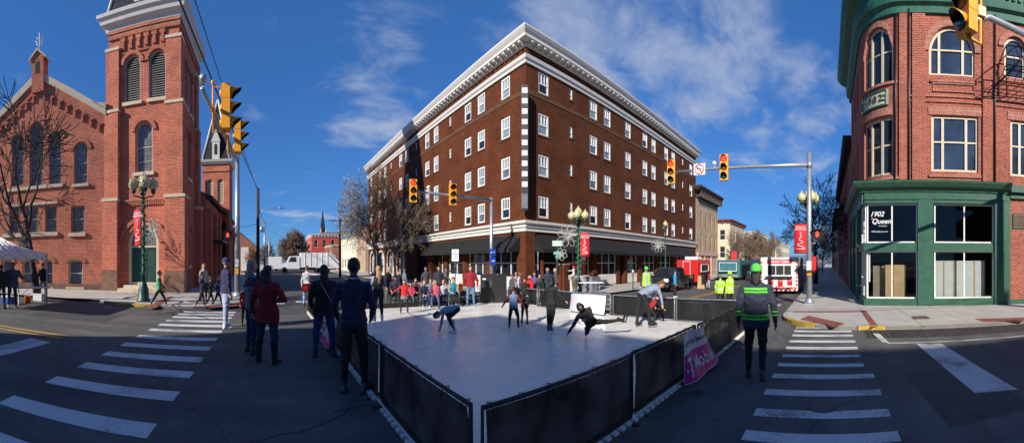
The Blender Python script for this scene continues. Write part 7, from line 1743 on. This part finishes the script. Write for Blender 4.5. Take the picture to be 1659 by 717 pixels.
    # long coats cover the tops of the legs
    if hem < -.05: lab[(tt > hem) & (lab == keys.index('pants')) & (tt < .1)] = keys.index('top')
    else: lab[(tt > hem + .01) & (lab == keys.index('pants')) & (best < .02) & (tt < .08) & (P['lean'] < 50) & (abs(P['thigh'][0][1]) < .7)] = keys.index('top')
    if stripes is not None:
        for (a, bb) in (P.get('bands') or ((.04, .06), (.075, .095), (.235, .255), (.27, .285))): lab[(tt > a) & (tt < bb) & ((lab == keys.index('top')))] = keys.index('stripe')
        for (a, bb) in P.get('armbands', ()):
            lab[(tt > a) & (tt < bb) & (lab == keys.index('sleeve'))] = keys.index('stripe')
    me.polygons.foreach_set('material_index', lab); me.polygons.foreach_set('use_smooth', np.ones(npoly, dtype=bool)); me.update()
    body = bpy.data.objects.new('body', me); COL.objects.link(body); body.parent = root
    # eyes, brows and mouth
    mb2 = MB()
    for s in (-1, 1): mb2.ell(hp_((s * .019, .047, .006)), (.006 * hs, .004 * hs, .004 * hs), 8, 6, 0, hr)
    mb2.build('eye', mat('eyes and lips', (.06, .02, .018), .5, 0), root); mb2 = MB()
    mb2.ell(hp_((0, .05, -.034)), (.013 * hs, .004 * hs, .0025 * hs), 8, 6, 0, hr)
    mb2.build('mouth', mat('eyes and lips', (.06, .02, .018), .5, 0), root)
    # hair
    hcolr = HAIRC.get(hair, HAIRC['brown']); Mh = mat('hair ' + hair, hcolr, .5, .35, 60, bump=.6, bs=90)
    rg = random.Random(int(px_ * 7 + py_))
    if hair != 'none':
        hb = MB(); n, m_ = 20, 14; vs = []
        for i in range(m_ + 1):
            a = pi * i / m_
            for j in range(n):
                t = 2 * pi * j / n; v = V((.0495 * sin(a) * cos(t), .0575 * sin(a) * sin(t), -.066 * cos(a)))
                front = max(0, sin(t)) * sin(a); low = v.z < .02 + .012 * 0
                if v.z < .028 and sin(t) > .25: v *= .72                       # leave the face open
                if v.z < -.035 and hlen < .1: v *= .86
                v *= 1 + .06 * mnoise.noise(v * 90 + V((px_, 0, 0))); vs.append(hc + hr @ ((v + V((0, -.007, .006))) * hs))
        hb.add(vs, [(i * n + j, i * n + (j + 1) % n, (i + 1) * n + (j + 1) % n, (i + 1) * n + j) for i in range(m_) for j in range(n)], 0, True)
        if hlen > 0:
            wid = P.get('hairw', .045); bk = []
            for k in range(9):
                t = k / 8; c = hp_((0, -.03, .02)) .lerp(hp_((0, -.045, -.06)), min(1, t * 2.2)) if t < .45 else hp_((0, -.045, -.06)) + (-up * .75 - fw2 * .0 - ax2 * .25) * (t - .45) / .55 * hlen * H - fw2 * .012 * H
                ww = wid * (1 if t < .7 else 1 - (t - .7) * 1.6); ring = []
                for j in range(14):
                    a = 2 * pi * j / 14; q = c + rt * ww * H * cos(a) * (1 + .15 * mnoise.noise(V((j * 1.3, t * 4, px_)))) + fw2 * .022 * H * sin(a) * (1 + .3 * mnoise.noise(V((j * 2.3, t * 5, px_ + 3)))); ring.append(q)
                bk.append(ring)
            hb.hull(bk)
        hb.build('hair', Mh, root)
    if hat:
        Mt = C_(hatc); ht = MB(); n = 18
        if hat in ('cap', 'beanie', 'pom', 'helmet', 'hood'):
            k0 = {'cap': .012, 'beanie': -.0, 'pom': 0, 'helmet': -.005, 'hood': -.03}[hat]; sc = {'cap': 1.0, 'beanie': 1.05, 'pom': 1.05, 'helmet': 1.14, 'hood': 1.2}[hat]; vs = []; m_ = 8; zs = []
            for i in range(m_ + 1):
                a = pi / 2 * i / m_
                for j in range(n): t = 2 * pi * j / n; v = V((.054 * cos(a) * cos(t), .063 * cos(a) * sin(t) - .004, .068 * sin(a) * (1 if hat != 'cap' else .92) )) * sc + V((0, -.004, k0)); vs.append(hp_(v))
            b0 = [hp_(V((.054 * cos(2 * pi * j / n), .063 * sin(2 * pi * j / n) - .004, -.008)) * sc + V((0, -.004, k0))) for j in range(n)]
            ht.add(b0 + vs, [(i * n + j, i * n + (j + 1) % n, (i + 1) * n + (j + 1) % n, (i + 1) * n + j) for i in range(m_ + 1) for j in range(n)], 0, True)
            if hat == 'cap':
                v1 = [hp_((.045 * cos(a), .05 + .045 * sin(a), k0 + .002 - .012 * sin(a))) for a in [pi * j / 10 for j in range(11)]]; v2 = [q - hr @ V((0, 0, .005 * hs)) for q in v1]
                ht.add(v1 + v2, [tuple(range(11)), tuple(range(21, 10, -1))] + [(j, j + 1, j + 12, j + 11)[::-1] for j in range(10)])
        ht.build('hat', Mt, root)
        if hat == 'pom': mb3 = MB(); mb3.ell(hp_((0, -.004, .085)), (.02 * hs, .02 * hs, .02 * hs)); mb3.build('pompom', Mt, root)
    if hood:
        mb3 = MB(); loft(mb3, [(tp(.315) - fw2 * .05 * H + ax2 * (k - 1) * .02 * H, rt, fw2, (.05 + .012 * (k == 1)) * H, (.025 + .012 * (k == 1)) * H) for k in range(3)], 12); mb3.build('hood', C_(top), root)
    if skates:
        for heel, toe, dn, fd in feet:
            mb3 = MB(); a = heel + dn * .024 * H - fd * .02 * H; sdv = dn.cross(fd).normalized(); c = toe + dn * .02 * H + fd * .025 * H
            mb3.obox(a + dn * .012 * H - sdv * .003, (c - a), sdv * .006, dn * .02 * H); mb3.obox(a + fd * .01 * H - sdv * .006, fd * .02 * H, sdv * .012, dn * .014 * H); mb3.obox(c - fd * .03 * H - sdv * .006, fd * .02 * H, sdv * .012, dn * .014 * H)
            mb3.build('skate_blade', M_steel, root)
    # place
    root.location = (x, y, z0 - zmin + lift); root.rotation_euler = (0, 0, atan2(-f.x, f.y)); return root
def add_part(name, m):
    def deco(fn):
        return fn
    return deco
SIT = dict(thigh=((.2, 1, -.12), (.2, 1, -.12)), shin=((.05, .05, -1), (.05, .15, -1)), lean=8, arm=((.2, .35, -1), (.2, .35, -1)), fore=((-.25, 1, -.2), (-.25, 1, -.2)))
WALK = dict(thigh=((.05, .42, -1), (.05, -.3, -1)), shin=((.02, .15, -1), (.02, -.75, -1)), arm=((.2, -.4, -1), (.2, .5, -1)), fore=((.0, .1, -1), (-.1, .9, -.8)), foot=((0, 1, .15), (0, .9, -.5)))
# --- near onlookers
person(573, 634, 8, 1.8, 'person with short black hair in navy jacket and black trousers beside the rink fence', NAV, BLK, (.07, .075, .085), SK2, 'black', pose=dict(thigh=((.05, -.02, -1), (.1, .06, -1)), arm=((.35, .12, -1), (.3, .05, -1)), fore=((-.1, .9, -.9), (-.2, .9, -.7)), foot=((.1, 1, 0), (.6, 1, 0))), bulk=1.06, hem=-.05, vox=.0105,
       extra=lambda E: (lambda mb: (loft(mb, [(E['tp'](.318), E['rt'], E['fw'], .039 * E['H'], .041 * E['H']), (E['tp'](.336), E['rt'], E['fw'], .036 * E['H'], .038 * E['H'])]), mb.build('shirt_collar', M_signw, E['root'])))(MB()))
person(433, 587, 25, 1.69, 'person with dark hair, dark red sweater and black boots, one hand on hip', DRED, DDEN, BLK, SK1, 'black', .1, pose=dict(hairw=.058, thigh=((.14, 0, -1), (.14, .02, -1)), arm=((.45, -.15, -1), (.75, -.2, -1)), fore=((.1, .3, -1), (-1, .1, -.15)), head=(25, 0), bands=(), pw=1.12), bulk=1.24, hem=-.1, female=True, vox=.0105,
       extra=lambda E: [E['cap'](h - dn * .2 * E['H'], h, .034 * E['H'], .026 * E['H'], 'shoes') for h, t, dn, fd in E['feet']])
person(407, 572, 70, 1.79, 'person with long grey hair in a blue and grey knit top and jeans', (.1, .15, .2), DDEN, (.06, .03, .02), SK1, 'grey', .1, pose=dict(arm=((.15, .3, -1), (.15, .1, -1)), fore=((-.6, .9, .1), (-.6, .9, .0)), bands=((.2, .3),)), female=True, vox=.0115, sleeves=(.02, .03, .06), stripes=(.02, .03, .07))
person(525, 577, -5, 1.7, 'person with long dark hair in black jacket and blue jeans, back turned', BLK, (.03, .055, .15), (.03, .03, .03), SK1, 'black', .16, pose=dict(thigh=((.16, 0, -1), (.16, 0, -1)), arm=((.3, .1, -1), (.3, .2, -1)), fore=((-.1, .7, -.8), (-.3, .8, -.6)), pw=1.12), bulk=1.2, hem=-.06, female=True, vox=.0115,
       extra=lambda E: (lambda mb: (mb.tube([E['tp'](.3) - E['rt'] * .05 * E['H'] - E['fw'] * .07 * E['H'], E['tp'](.18) + E['rt'] * .02 * E['H'] - E['fw'] * .088 * E['H'], E['tp'](.04) + E['rt'] * .1 * E['H'] - E['fw'] * .06 * E['H']], .009, 6), mb.build('strap', mat('pale strap', (.3, .28, .25), .6), E['root'])))(MB()))
person(366, 531, 72, 1.87, 'person in navy cap, navy tracksuit top and pale blue grey track trousers', (.02, .022, .07), (.3, .35, .47), (.6, .6, .62), SK1, 'grey', pose=dict(thigh=((.08, .1, -1), (.08, -.1, -1)), arm=((.1, -.05, -1), (.15, -.02, -1)), fore=((.02, .25, -1), (.02, .2, -1)), pw=1.15), hat='cap', hatc=(.03, .03, .09), bulk=1.1, vox=.013)
person(1225, 611, 5, 1.72, 'person in lime cap and navy work jacket with lime stripes, walking away', (.025, .032, .05), BLK, (.04, .03, .02), SK2, 'black', .06, pose=dict(thigh=((.08, .12, -1), (.05, -.1, -1)), shin=((.0, -.05, -1), (.0, -.3, -1)), arm=((.28, -.1, -1), (.3, .0, -1)), fore=((.05, .2, -1), (.1, .1, -1)), bands=((-.0, .018), (.028, .045), (.235, .25), (.262, .278)), armbands=((.03, .045), (.06, .075)), pw=1.05), hat='cap', hatc=(.08, .5, .06), bulk=1.22, hem=-.07, stripes=(.12, .75, .03), vox=.0105)
# --- children and families on the left
person(258, 497, 95, 1.43, 'child in green jersey with black sleeves striding along the kerb by the lamp post', (.01, .3, .1), BLK, (.35, .7, .1), SK1, 'brown', pose=dict(WALK, thigh=((.05, .6, -1), (.05, -.55, -1)), shin=((.02, .35, -1), (.02, -.6, -1)), hs=1.12), sleeves=BLK, vox=.016, skates=None)
person(328, 490, 150, 1.6, 'person with blond hair in a pale sweater behind the children at the crosswalk', (.45, .38, .33), BLK, BLK, SK1, 'blond', .1, female=True, vox=.018, pos=atd(330, 15.2), z0=.1)
person(327, 499, 80, 1.37, 'child in dark top with white striped trousers holding a ball at the crosswalk', (.015, .015, .05), (.02, .02, .03), (.4, .4, .4), SK1, 'brown', pose=dict(WALK, thigh=((.05, .25, -1), (.05, -.3, -1)), arm=((.2, .2, -1), (.2, .3, -1)), fore=((-.4, 1, .1), (-.4, 1, .1)), hs=1.12), vox=.017,
       extra=lambda E: (lambda mb: (mb.ell(E['tp'](.14) + E['fw'] * .2 * E['H'], (.075, .11, .075)), mb.build('ball', mat('brown leather ball', (.22, .08, .05), .5), E['root'])))(MB()))
person(341, 497, 75, 1.22, 'child in black partly hidden behind the child with the ball', BLK, BLK, (.3, .3, .3), SK1, 'brown', pose=dict(WALK, hs=1.12), vox=.018)
person(353, 496, 85, 1.25, 'child in blue coat over a teal shirt walking behind the tracksuit person', (.02, .05, .12), BLK, (.1, .12, .14), SK1, 'brown', pose=dict(WALK, hs=1.12), inner=(.02, .28, .35), vox=.017)
person(398, 527, 10, 1.14, 'small child in a red top and black trousers standing behind the tracksuit person', (.4, .012, .012), BLK, (.25, .06, .03), SK1, 'black', pose=dict(hs=1.15), vox=.014)
person(497, 496, 30, 1.62, 'person in white top, red plaid shirt round the waist, pointing with one arm', (.55, .53, .5), (.25, .38, .6), (.03, .03, .03), SK1, 'lbrown', 0, pose=dict(arm=((.3, -.1, -1), (.95, .3, -.05)), fore=((.1, .3, -1), (1, .3, .12))), female=True, vox=.016,
       extra=lambda E: (lambda mb: (loft(mb, [(E['tp'](t), E['rt'], E['fw'], a * E['H'], b * E['H']) for t, a, b in ((-.16, .1, .085), (-.08, .112, .09), (.0, .11, .084), (.05, .1, .075))]), mb.build('plaid_shirt', brick('red plaid', (.5, .02, .02), (.3, .015, .015), (.02, .005, .005), .06, .06, .012), E['root'])))(MB()))
person(20, 499, 12, 1.76, 'person in a big grey hooded puffer coat at the tent table, seen from behind', (.05, .06, .085), (.015, .02, .035), (.4, .4, .4), SK1, 'grey', pose=dict(arm=((.5, .4, -1), (.6, .5, -1)), fore=((-.2, 1, .0), (.2, 1, .1)), lean=8), bulk=1.45, hem=-.06, hat='beanie', hatc=(.12, .13, .16), vox=.014)
person(2, 500, 20, 1.66, 'person in dark coat cut by the left picture edge beside the tent table', (.02, .02, .03), DDEN, BLK, SK1, 'black', pose=dict(arm=((.4, .4, -1), (.4, .4, -1)), fore=((-.2, 1, -.2), (-.2, 1, -.2))), bulk=1.3, vox=.017)
person(71, 474, 190, 1.62, 'person in black hoodie leaning behind the tent leg in front of the church', BLK, (.2, .21, .23), BLK, SK1, 'black', pose=dict(lean=10, thigh=((.1, 0, -1), (.1, .35, -1))), bulk=1.1, hood=True, vox=.018, pos=atd(70, 16.6), z0=.1)
# --- skaters
SKW = (.62, .62, .62)
person(613, 523, -15, 1.56, 'skater with long wavy blond hair, black leggings and white skates', BLK, BLK, SKW, SK1, 'blond', .2, pose=dict(thigh=((.06, .05, -1), (.03, -.02, -1)), arm=((.2, .2, -1), (.3, .3, -1)), fore=((-.1, .9, -.3), (.0, 1, .5)), hairw=.052), female=True, skates=True, hem=-.08, vox=.013, sleeves=(.35, .32, .5), z0=.03)
person(655, 508, 175, 1.1, 'child skater in bright red jacket and striped skirt gliding with arms spread', (.7, .015, .012), BLK, BLK, SK1, 'black', pose=dict(arm=((.9, .15, -.55), (.9, .1, -.6)), fore=((1, .2, -.6), (1, .2, -.65)), thigh=((.2, .1, -1), (.2, -.1, -1)), hs=1.12, bands=((-.1, .0),)), stripes=(.2, .16, .17), hem=-.1, skates=True, vox=.014, z0=.03, sleeves=(.45, .02, .05))
person(741, 539, -88, 1.3, 'child skater in pale blue top bent double with hands on the ice', (.22, .33, .42), BLK, SKW, SK1, 'black', .1, pose=dict(lean=88, bend=22, thigh=((.12, .75, -.75), (.2, 1, -.5)), shin=((.0, -.55, -1), (.0, -.65, -1)), arm=((.1, .1, -1), (.1, .25, -1)), fore=((.0, .15, -.6), (.0, .1, -.6)), head=(0, 20), hs=1.1), sleeves=(.3, .2, .23), skates=True, vox=.013, z0=.03)
person(832, 533, 5, 1.04, 'child skater in a grey blue vest over red sleeves, seen from behind', (.12, .18, .3), BLK, BLK, SK1, 'black', pose=dict(arm=((.75, .1, -1), (.6, .2, -1)), fore=((.6, .1, -1), (.5, .4, -1)), pw=1.15, hs=1.1, thigh=((.2, .0, -1), (.25, .1, -1))), sleeves=(.2, .008, .015), skates=True, bulk=1.12, vox=.014, z0=.03)
person(850, 527, 15, .95, 'small skater in black coat bending forward over a push frame', BLK, BLK, BLK, SK1, 'black', pose=dict(lean=48, arm=((.2, .9, -.6), (.2, .9, -.6)), fore=((0, 1, -.4), (0, 1, -.4)), hs=1.1), skates=True, bulk=1.25, vox=.015, z0=.03, hat='beanie')
person(893, 539, 20, 1.32, 'slim skater dressed in black balancing on one leg with arms held out', BLK, BLK, (.1, .1, .12), SK1, 'black', .05, pose=dict(arm=((.6, .15, -1), (.65, -.1, -1)), fore=((.45, .25, -1), (1, -.15, -.75)), thigh=((.02, .03, -1), (-.12, .1, -1)), shin=((.02, -.05, -1), (-.1, -.15, -1))), female=True, skates=True, vox=.013, z0=.03, bulk=.9)
# fallen skater
person(957, 552, 175, 1.38, 'fallen skater in black, one arm on the ice, one leg kicked out', BLK, BLK, BLK, SK1, 'black', pos=at(958, 549), pose=dict(lean=30, side=34, thigh=((1, .15, .02), (.2, .95, -.32)), shin=((1, .1, .12), (0, -1, -.22)), arm=((.3, .5, -.8), (.6, .3, -1)), fore=((-.9, .6, -.1), (.7, .15, -1)), foot=((.3, .35, 1), (.0, -1, -.1))), hat='hood', hatc=BLK, bulk=1.12, skates=True, vox=.013, z0=.03)
person(1040, 531, 60, 1.6, 'person in pale grey blue top bending down to a child on the ice', (.22, .27, .36), BLK, BLK, SK1, 'lbrown', .04, pose=dict(lean=62, bend=8, thigh=((.12, -.15, -1), (.1, .35, -1)), shin=((.02, -.02, -1), (.02, .15, -1)), arm=((.1, .25, -1), (.1, .35, -1)), fore=((-.1, .1, -1), (-.1, .25, -1)), head=(0, -10)), female=True, skates=True, vox=.013, z0=.03, bulk=1.08, hem=-.04)
person(1051, 529, 60, 1.0, 'small child in red top and black coat crouching under the bending person', (.3, .012, .015), BLK, BLK, SK1, 'black', pose=dict(lean=45, thigh=((.2, .9, -.6), (.2, .7, -.8)), shin=((0, -.4, -1), (0, -.2, -1)), arm=((.3, .5, -.8), (.3, .5, -.8)), fore=((0, .8, -.6), (0, .8, -.6)), hs=1.15), sleeves=BLK, skates=True, vox=.014, z0=.03)
# --- crowd behind the rink
def crowd(px_, d, yt, view, label, seat=False, **k):
    H = None; x, y = atd(px_, d); z0 = k.pop('z0', 0)
    hz = zat(yt, d) - z0
    if seat:
        H = hz / (.755 if not k.get('pose') else .76); ps = dict(SIT); ps.update(k.pop('pose', {}) or {}); k['pose'] = ps
    else: H = hz
    k.setdefault('vox', .02)
    return person(px_, 0, view, H, label, pos=(x, y), z0=z0, **k)
def chair(px_, d, rz, label, s=.8):
    x, y = atd(px_, d); t = thing('folding_chair', label, 'chair', (0, 0, 0), 'folding chairs behind the rink'); h = .42 * s; mb = MB(); mb.rbox(-.24 * s, .24 * s, -.22 * s, .22 * s, h - .02, h + .01, .008); mb.build('seat', M_black, t)
    mb = MB(); mb.rbox(-.24 * s, .24 * s, -.27 * s, -.24 * s, h + .15, h + .45 * s, .008); mb.build('backrest', M_black, t)
    for sx_ in (-1, 1):
        for a, b in (((sx_ * .22 * s, .2 * s, 0), (sx_ * .22 * s, -.26 * s, h + .4 * s)), ((sx_ * .22 * s, -.24 * s, 0), (sx_ * .22 * s, .2 * s, h))): mb = MB(); mb.tube([a, b], .012, 5); mb.build('leg', M_galv, t)
    t.location = (x, y, 0); t.rotation_euler = (0, 0, rz); return t
seats = [(641, 14.1, 446, 'person in black coat and dark helmet seated behind the red skater', dict(top=(.02, .015, .03), pants=BLK, hat='helmet', hatc=(.01, .01, .012))),
         (686, 13.9, 456, 'child in navy jersey with white number seated behind the rink', dict(top=NAV, pants=NAV, shoes=SKW, hair='blond')),
         (706, 13.9, 455, 'child in pink and dark jacket seated between the navy jersey and the teal shirt', dict(top=(.5, .08, .12), pants=DEN, hair='lbrown', hlen=.05, sleeves=(.1, .01, .03))),
         (733, 13.9, 451, 'person in teal shirt putting on white skates behind the rink', dict(top=(.015, .22, .24), pants=BLK, shoes=SKW, hair='black', sleeves=(.25, .25, .25))),
         (666, 14.3, 459, 'child in pink top seated behind the red skater', dict(top=(.45, .05, .1), pants=(.05, .12, .1), hair='brown')),
         (750, 14.4, 466, 'child in dark coat crouching by the legs of the red shirted man', dict(top=(.02, .025, .05), pants=BLK, hair='brown'))]
for i, (a, d, yt, lab, k) in enumerate(seats):
    crowd(a, d, yt, 172 + 12 * (-1) ** i, lab, True, **k); chair(a, d + .02, phi(a) * -1 + pi, lab.replace('person', 'folding chair under the person').replace('child', 'folding chair under the child')[:70].rsplit(' ', 1)[0], .62)
o_ = [o for o in COL.objects if o.get('label', '').startswith('child in navy jersey')][0]
text('12', .2, V((0, 0, 0)), (-1, 0, 0), (0, 0, 1), M_signw, 'jersey_number', None, ext=.003, off=.006).parent = o_
nb = [c for c in o_.children if c.name.startswith('jersey_number')][0]; nb.location = (0, .155, .66)
crowd(629, 14.2, 432, 120, 'person with grey hair in black jacket standing behind the blond skater', top=BLK, pants=(.08, .08, .09), hair='grey', bulk=1.15)
crowd(655, 17.6, 435, 60, 'person in grey hooded top by the tree trunks', top=(.13, .15, .18), pants=BLK, hair='lbrown', z0=.1)
crowd(690, 17.2, 431, 175, 'person in plain dark grey sweater standing in front of the dark hotel entrance', top=(.045, .05, .055), pants=DEN, hair='brown')
crowd(711, 15.8, 431, 178, 'person in navy polo shirt standing behind the seated children', top=(.02, .024, .035), pants=BLK, hair='black', sleeve='short', bulk=1.15)
crowd(721.5, 16.0, 432, 60, 'small child in grey patterned coat carried at the shoulder of the navy polo person', top=(.08, .085, .12), pants=(.06, .06, .07), hair='black', pose=dict(thigh=((.3, .8, -.5), (.3, .8, -.5)), hs=1.2), seat=False, z0=.95, lift=0) if False else person(721.5, 0, 60, .95, 'small child in grey patterned coat carried at the shoulder of the navy polo person', (.08, .085, .12), (.06, .06, .07), BLK, SK1, 'black', pos=atd(722, 15.75), pose=dict(thigh=((.4, .7, -.6), (.4, .7, -.6)), arm=((.2, .9, -.1), (.2, .9, -.1)), fore=((0, 1, .2), (0, 1, .2)), hs=1.2), vox=.018, z0=.72)
crowd(762.5, 14.0, 430.5, 178, 'person with beard in checked dark red shirt and blue jeans beside the flight case', top=(.24, .008, .015), pants=(.09, .17, .29), shoes=(.25, .27, .28), hair='brown', bulk=1.2, vox=.015, pose=dict(arm=((.35, 0, -1), (.35, 0, -1)), fore=((.0, .3, -1), (.1, .2, -1))))
bx_, by_ = atd(746, 14.3); t = thing('bag', 'bright orange bag hanging beside the red shirted person', 'bag', (bx_, by_, .45)); mb = MB(); mb.ell((bx_, by_, .75), (.11, .06, .17)); mb.build('pouch', mat('orange bag fabric', (.75, .17, .03), .6), t); mb = MB(); mb.tube([(bx_ - .05, by_, .88), (bx_ - .03, by_, 1.0), (bx_ + .03, by_, 1.0), (bx_ + .05, by_, .88)], .008, 4); mb.build('strap', M_black, t)
for a, d, yt, vw, lab, k in [(829, 14.6, 444, 60, 'child in dark grey coat watching over the rear rink fence', dict(top=(.05, .055, .065), hair='lbrown')),
    (841, 15.0, 441, 100, 'child in pale blue fleece behind the rear rink fence', dict(top=(.4, .42, .52), hair='lbrown', hlen=.05)),
    (836, 15.9, 440, 175, 'person with sunglasses behind the two children at the rear fence', dict(top=(.3, .22, .22), hair='brown')),
    (850, 14.4, 451, 175, 'small child in black coat and red face behind the rear fence', dict(top=BLK, hair='black')),
    (858, 14.9, 446, 50, 'child in bright red coat with a pale hood behind the rear fence', dict(top=(.6, .01, .01), hair='none', hat='hood', hatc=(.6, .5, .36), bulk=1.3)),
    (874, 15.2, 444, 160, 'person in dark green jacket drinking behind the rear rink fence', dict(top=(.03, .045, .035), hair='brown', hlen=.05)),
    (887, 15.6, 434, 5, 'person in navy coat and grey beanie with back turned, behind the black skater', dict(top=(.015, .025, .05), pants=(.3, .3, .3), hair='grey', bulk=1.2, hat='beanie', hatc=(.2, .2, .2))),
    (900, 15.9, 434, 250, 'bald person in dark grey jacket talking to the grey beanie person', dict(top=(.06, .06, .065), pants=(.3, .3, .28), hair='none', bulk=1.1)),
    (931, 17.2, 447, 150, 'person in olive jacket standing by the garland lamp post, carrying a child', dict(top=(.09, .085, .035), pants=(.12, .11, .1), hair='brown', z0=.1, bulk=1.1)),
    (1047, 14.6, 432, 165, 'person in lime vest and green cap behind the bending skater', dict(top=(.35, .8, .05), pants=(.09, .1, .12), hair='brown', hat='cap', hatc=(.1, .55, .08), sleeves=(.06, .03, .05), inner=(.3, .33, .35), bulk=1.15)),
    (1093.5, 17.8, 437, 100, 'person in bright blue jacket walking past the black pickup', dict(top=(.02, .3, .6), pants=BLK, shoes=SKW, hair='black', hat='beanie', hatc=(.015, .02, .06))),
    (1147, 23.5, 439, 30, 'person in dark red shirt and pale jeans at the red food trailer', dict(top=(.25, .02, .03), pants=(.35, .4, .46), hair='brown')),
    (1167, 13.3, 445, 20, 'person in lime rain jacket and camouflage cap, left of two workers', dict(top=(.35, .72, .04), pants=BLK, hair='lbrown', hat='cap', hatc=(.12, .14, .07), bulk=1.25, hem=-.06, stripes=(.5, .5, .5), vox=.015)),
    (1182.5, 12.7, 440, -60, 'person in lime hi-vis jacket and lime cap, right of two workers', dict(top=(.42, .85, .05), pants=BLK, hair='brown', hat='cap', hatc=(.3, .85, .04), bulk=1.3, hem=-.06, stripes=(.55, .55, .5), vox=.015)),
    (1212, 26, 437, 0, 'person in dark coat standing before the small white truck', dict(top=BLK, hair='black')),
    (1219, 27, 433, 0, 'person in pale blue shirt standing before the small white truck', dict(top=(.1, .45, .6), hair='brown'))]:
    crowd(a, d, yt, vw, lab, **k)
person(930, 0, -60, .85, 'child in white top and red hat riding on the shoulders of the olive jacket person', (.6, .57, .55), (.5, .5, .5), BLK, SK1, 'brown', pos=atd(929.5, 17.15), pose=dict(thigh=((.5, .9, -.2), (.5, .9, -.2)), shin=((0, .1, -1), (0, .1, -1)), arm=((.1, .8, -.3), (.1, .8, -.3)), fore=((-.2, 1, .1), (-.2, 1, .1)), hs=1.2), hat='beanie', hatc=(.6, .02, .02), vox=.018, z0=.88)
for a, d, yt, vw, lab, seat, k in [(673.5, 14.6, 452, 178, 'person in dark red coat seated beside the red jacketed child skater', True, dict(top=(.1, .02, .03), pants=BLK, hair='brown', hlen=.05)),
    (697, 14.8, 453, 170, 'child in grey hooded top seated between the navy jersey and pink jacket', True, dict(top=(.16, .17, .2), pants=DEN, hair='lbrown')),
    (718, 14.5, 456, 176, 'child in white and navy jacket seated left of the teal shirt', True, dict(top=(.4, .4, .45), pants=NAV, hair='blond')),
    (645, 15.2, 438, 150, 'person in dark blue coat standing behind the helmeted seated person', False, dict(top=(.02, .03, .07), pants=BLK, hair='brown')),
    (774, 15.2, 452, 185, 'child in white top standing between red shirted person and flight case', False, dict(top=(.5, .5, .5), pants=NAV, hair='brown')),
    (866, 15.6, 441, 190, 'person in purple jacket behind the bright red coated child', False, dict(top=(.12, .06, .2), pants=BLK, hair='lbrown', hlen=.06))]:
    crowd(a, d, yt, vw, lab, seat, **k)
    if seat: chair(a, d + .02, pi - phi(a), lab.split(' seated')[0].replace('person', 'folding chair under the person').replace('child', 'folding chair under the child'), .62)
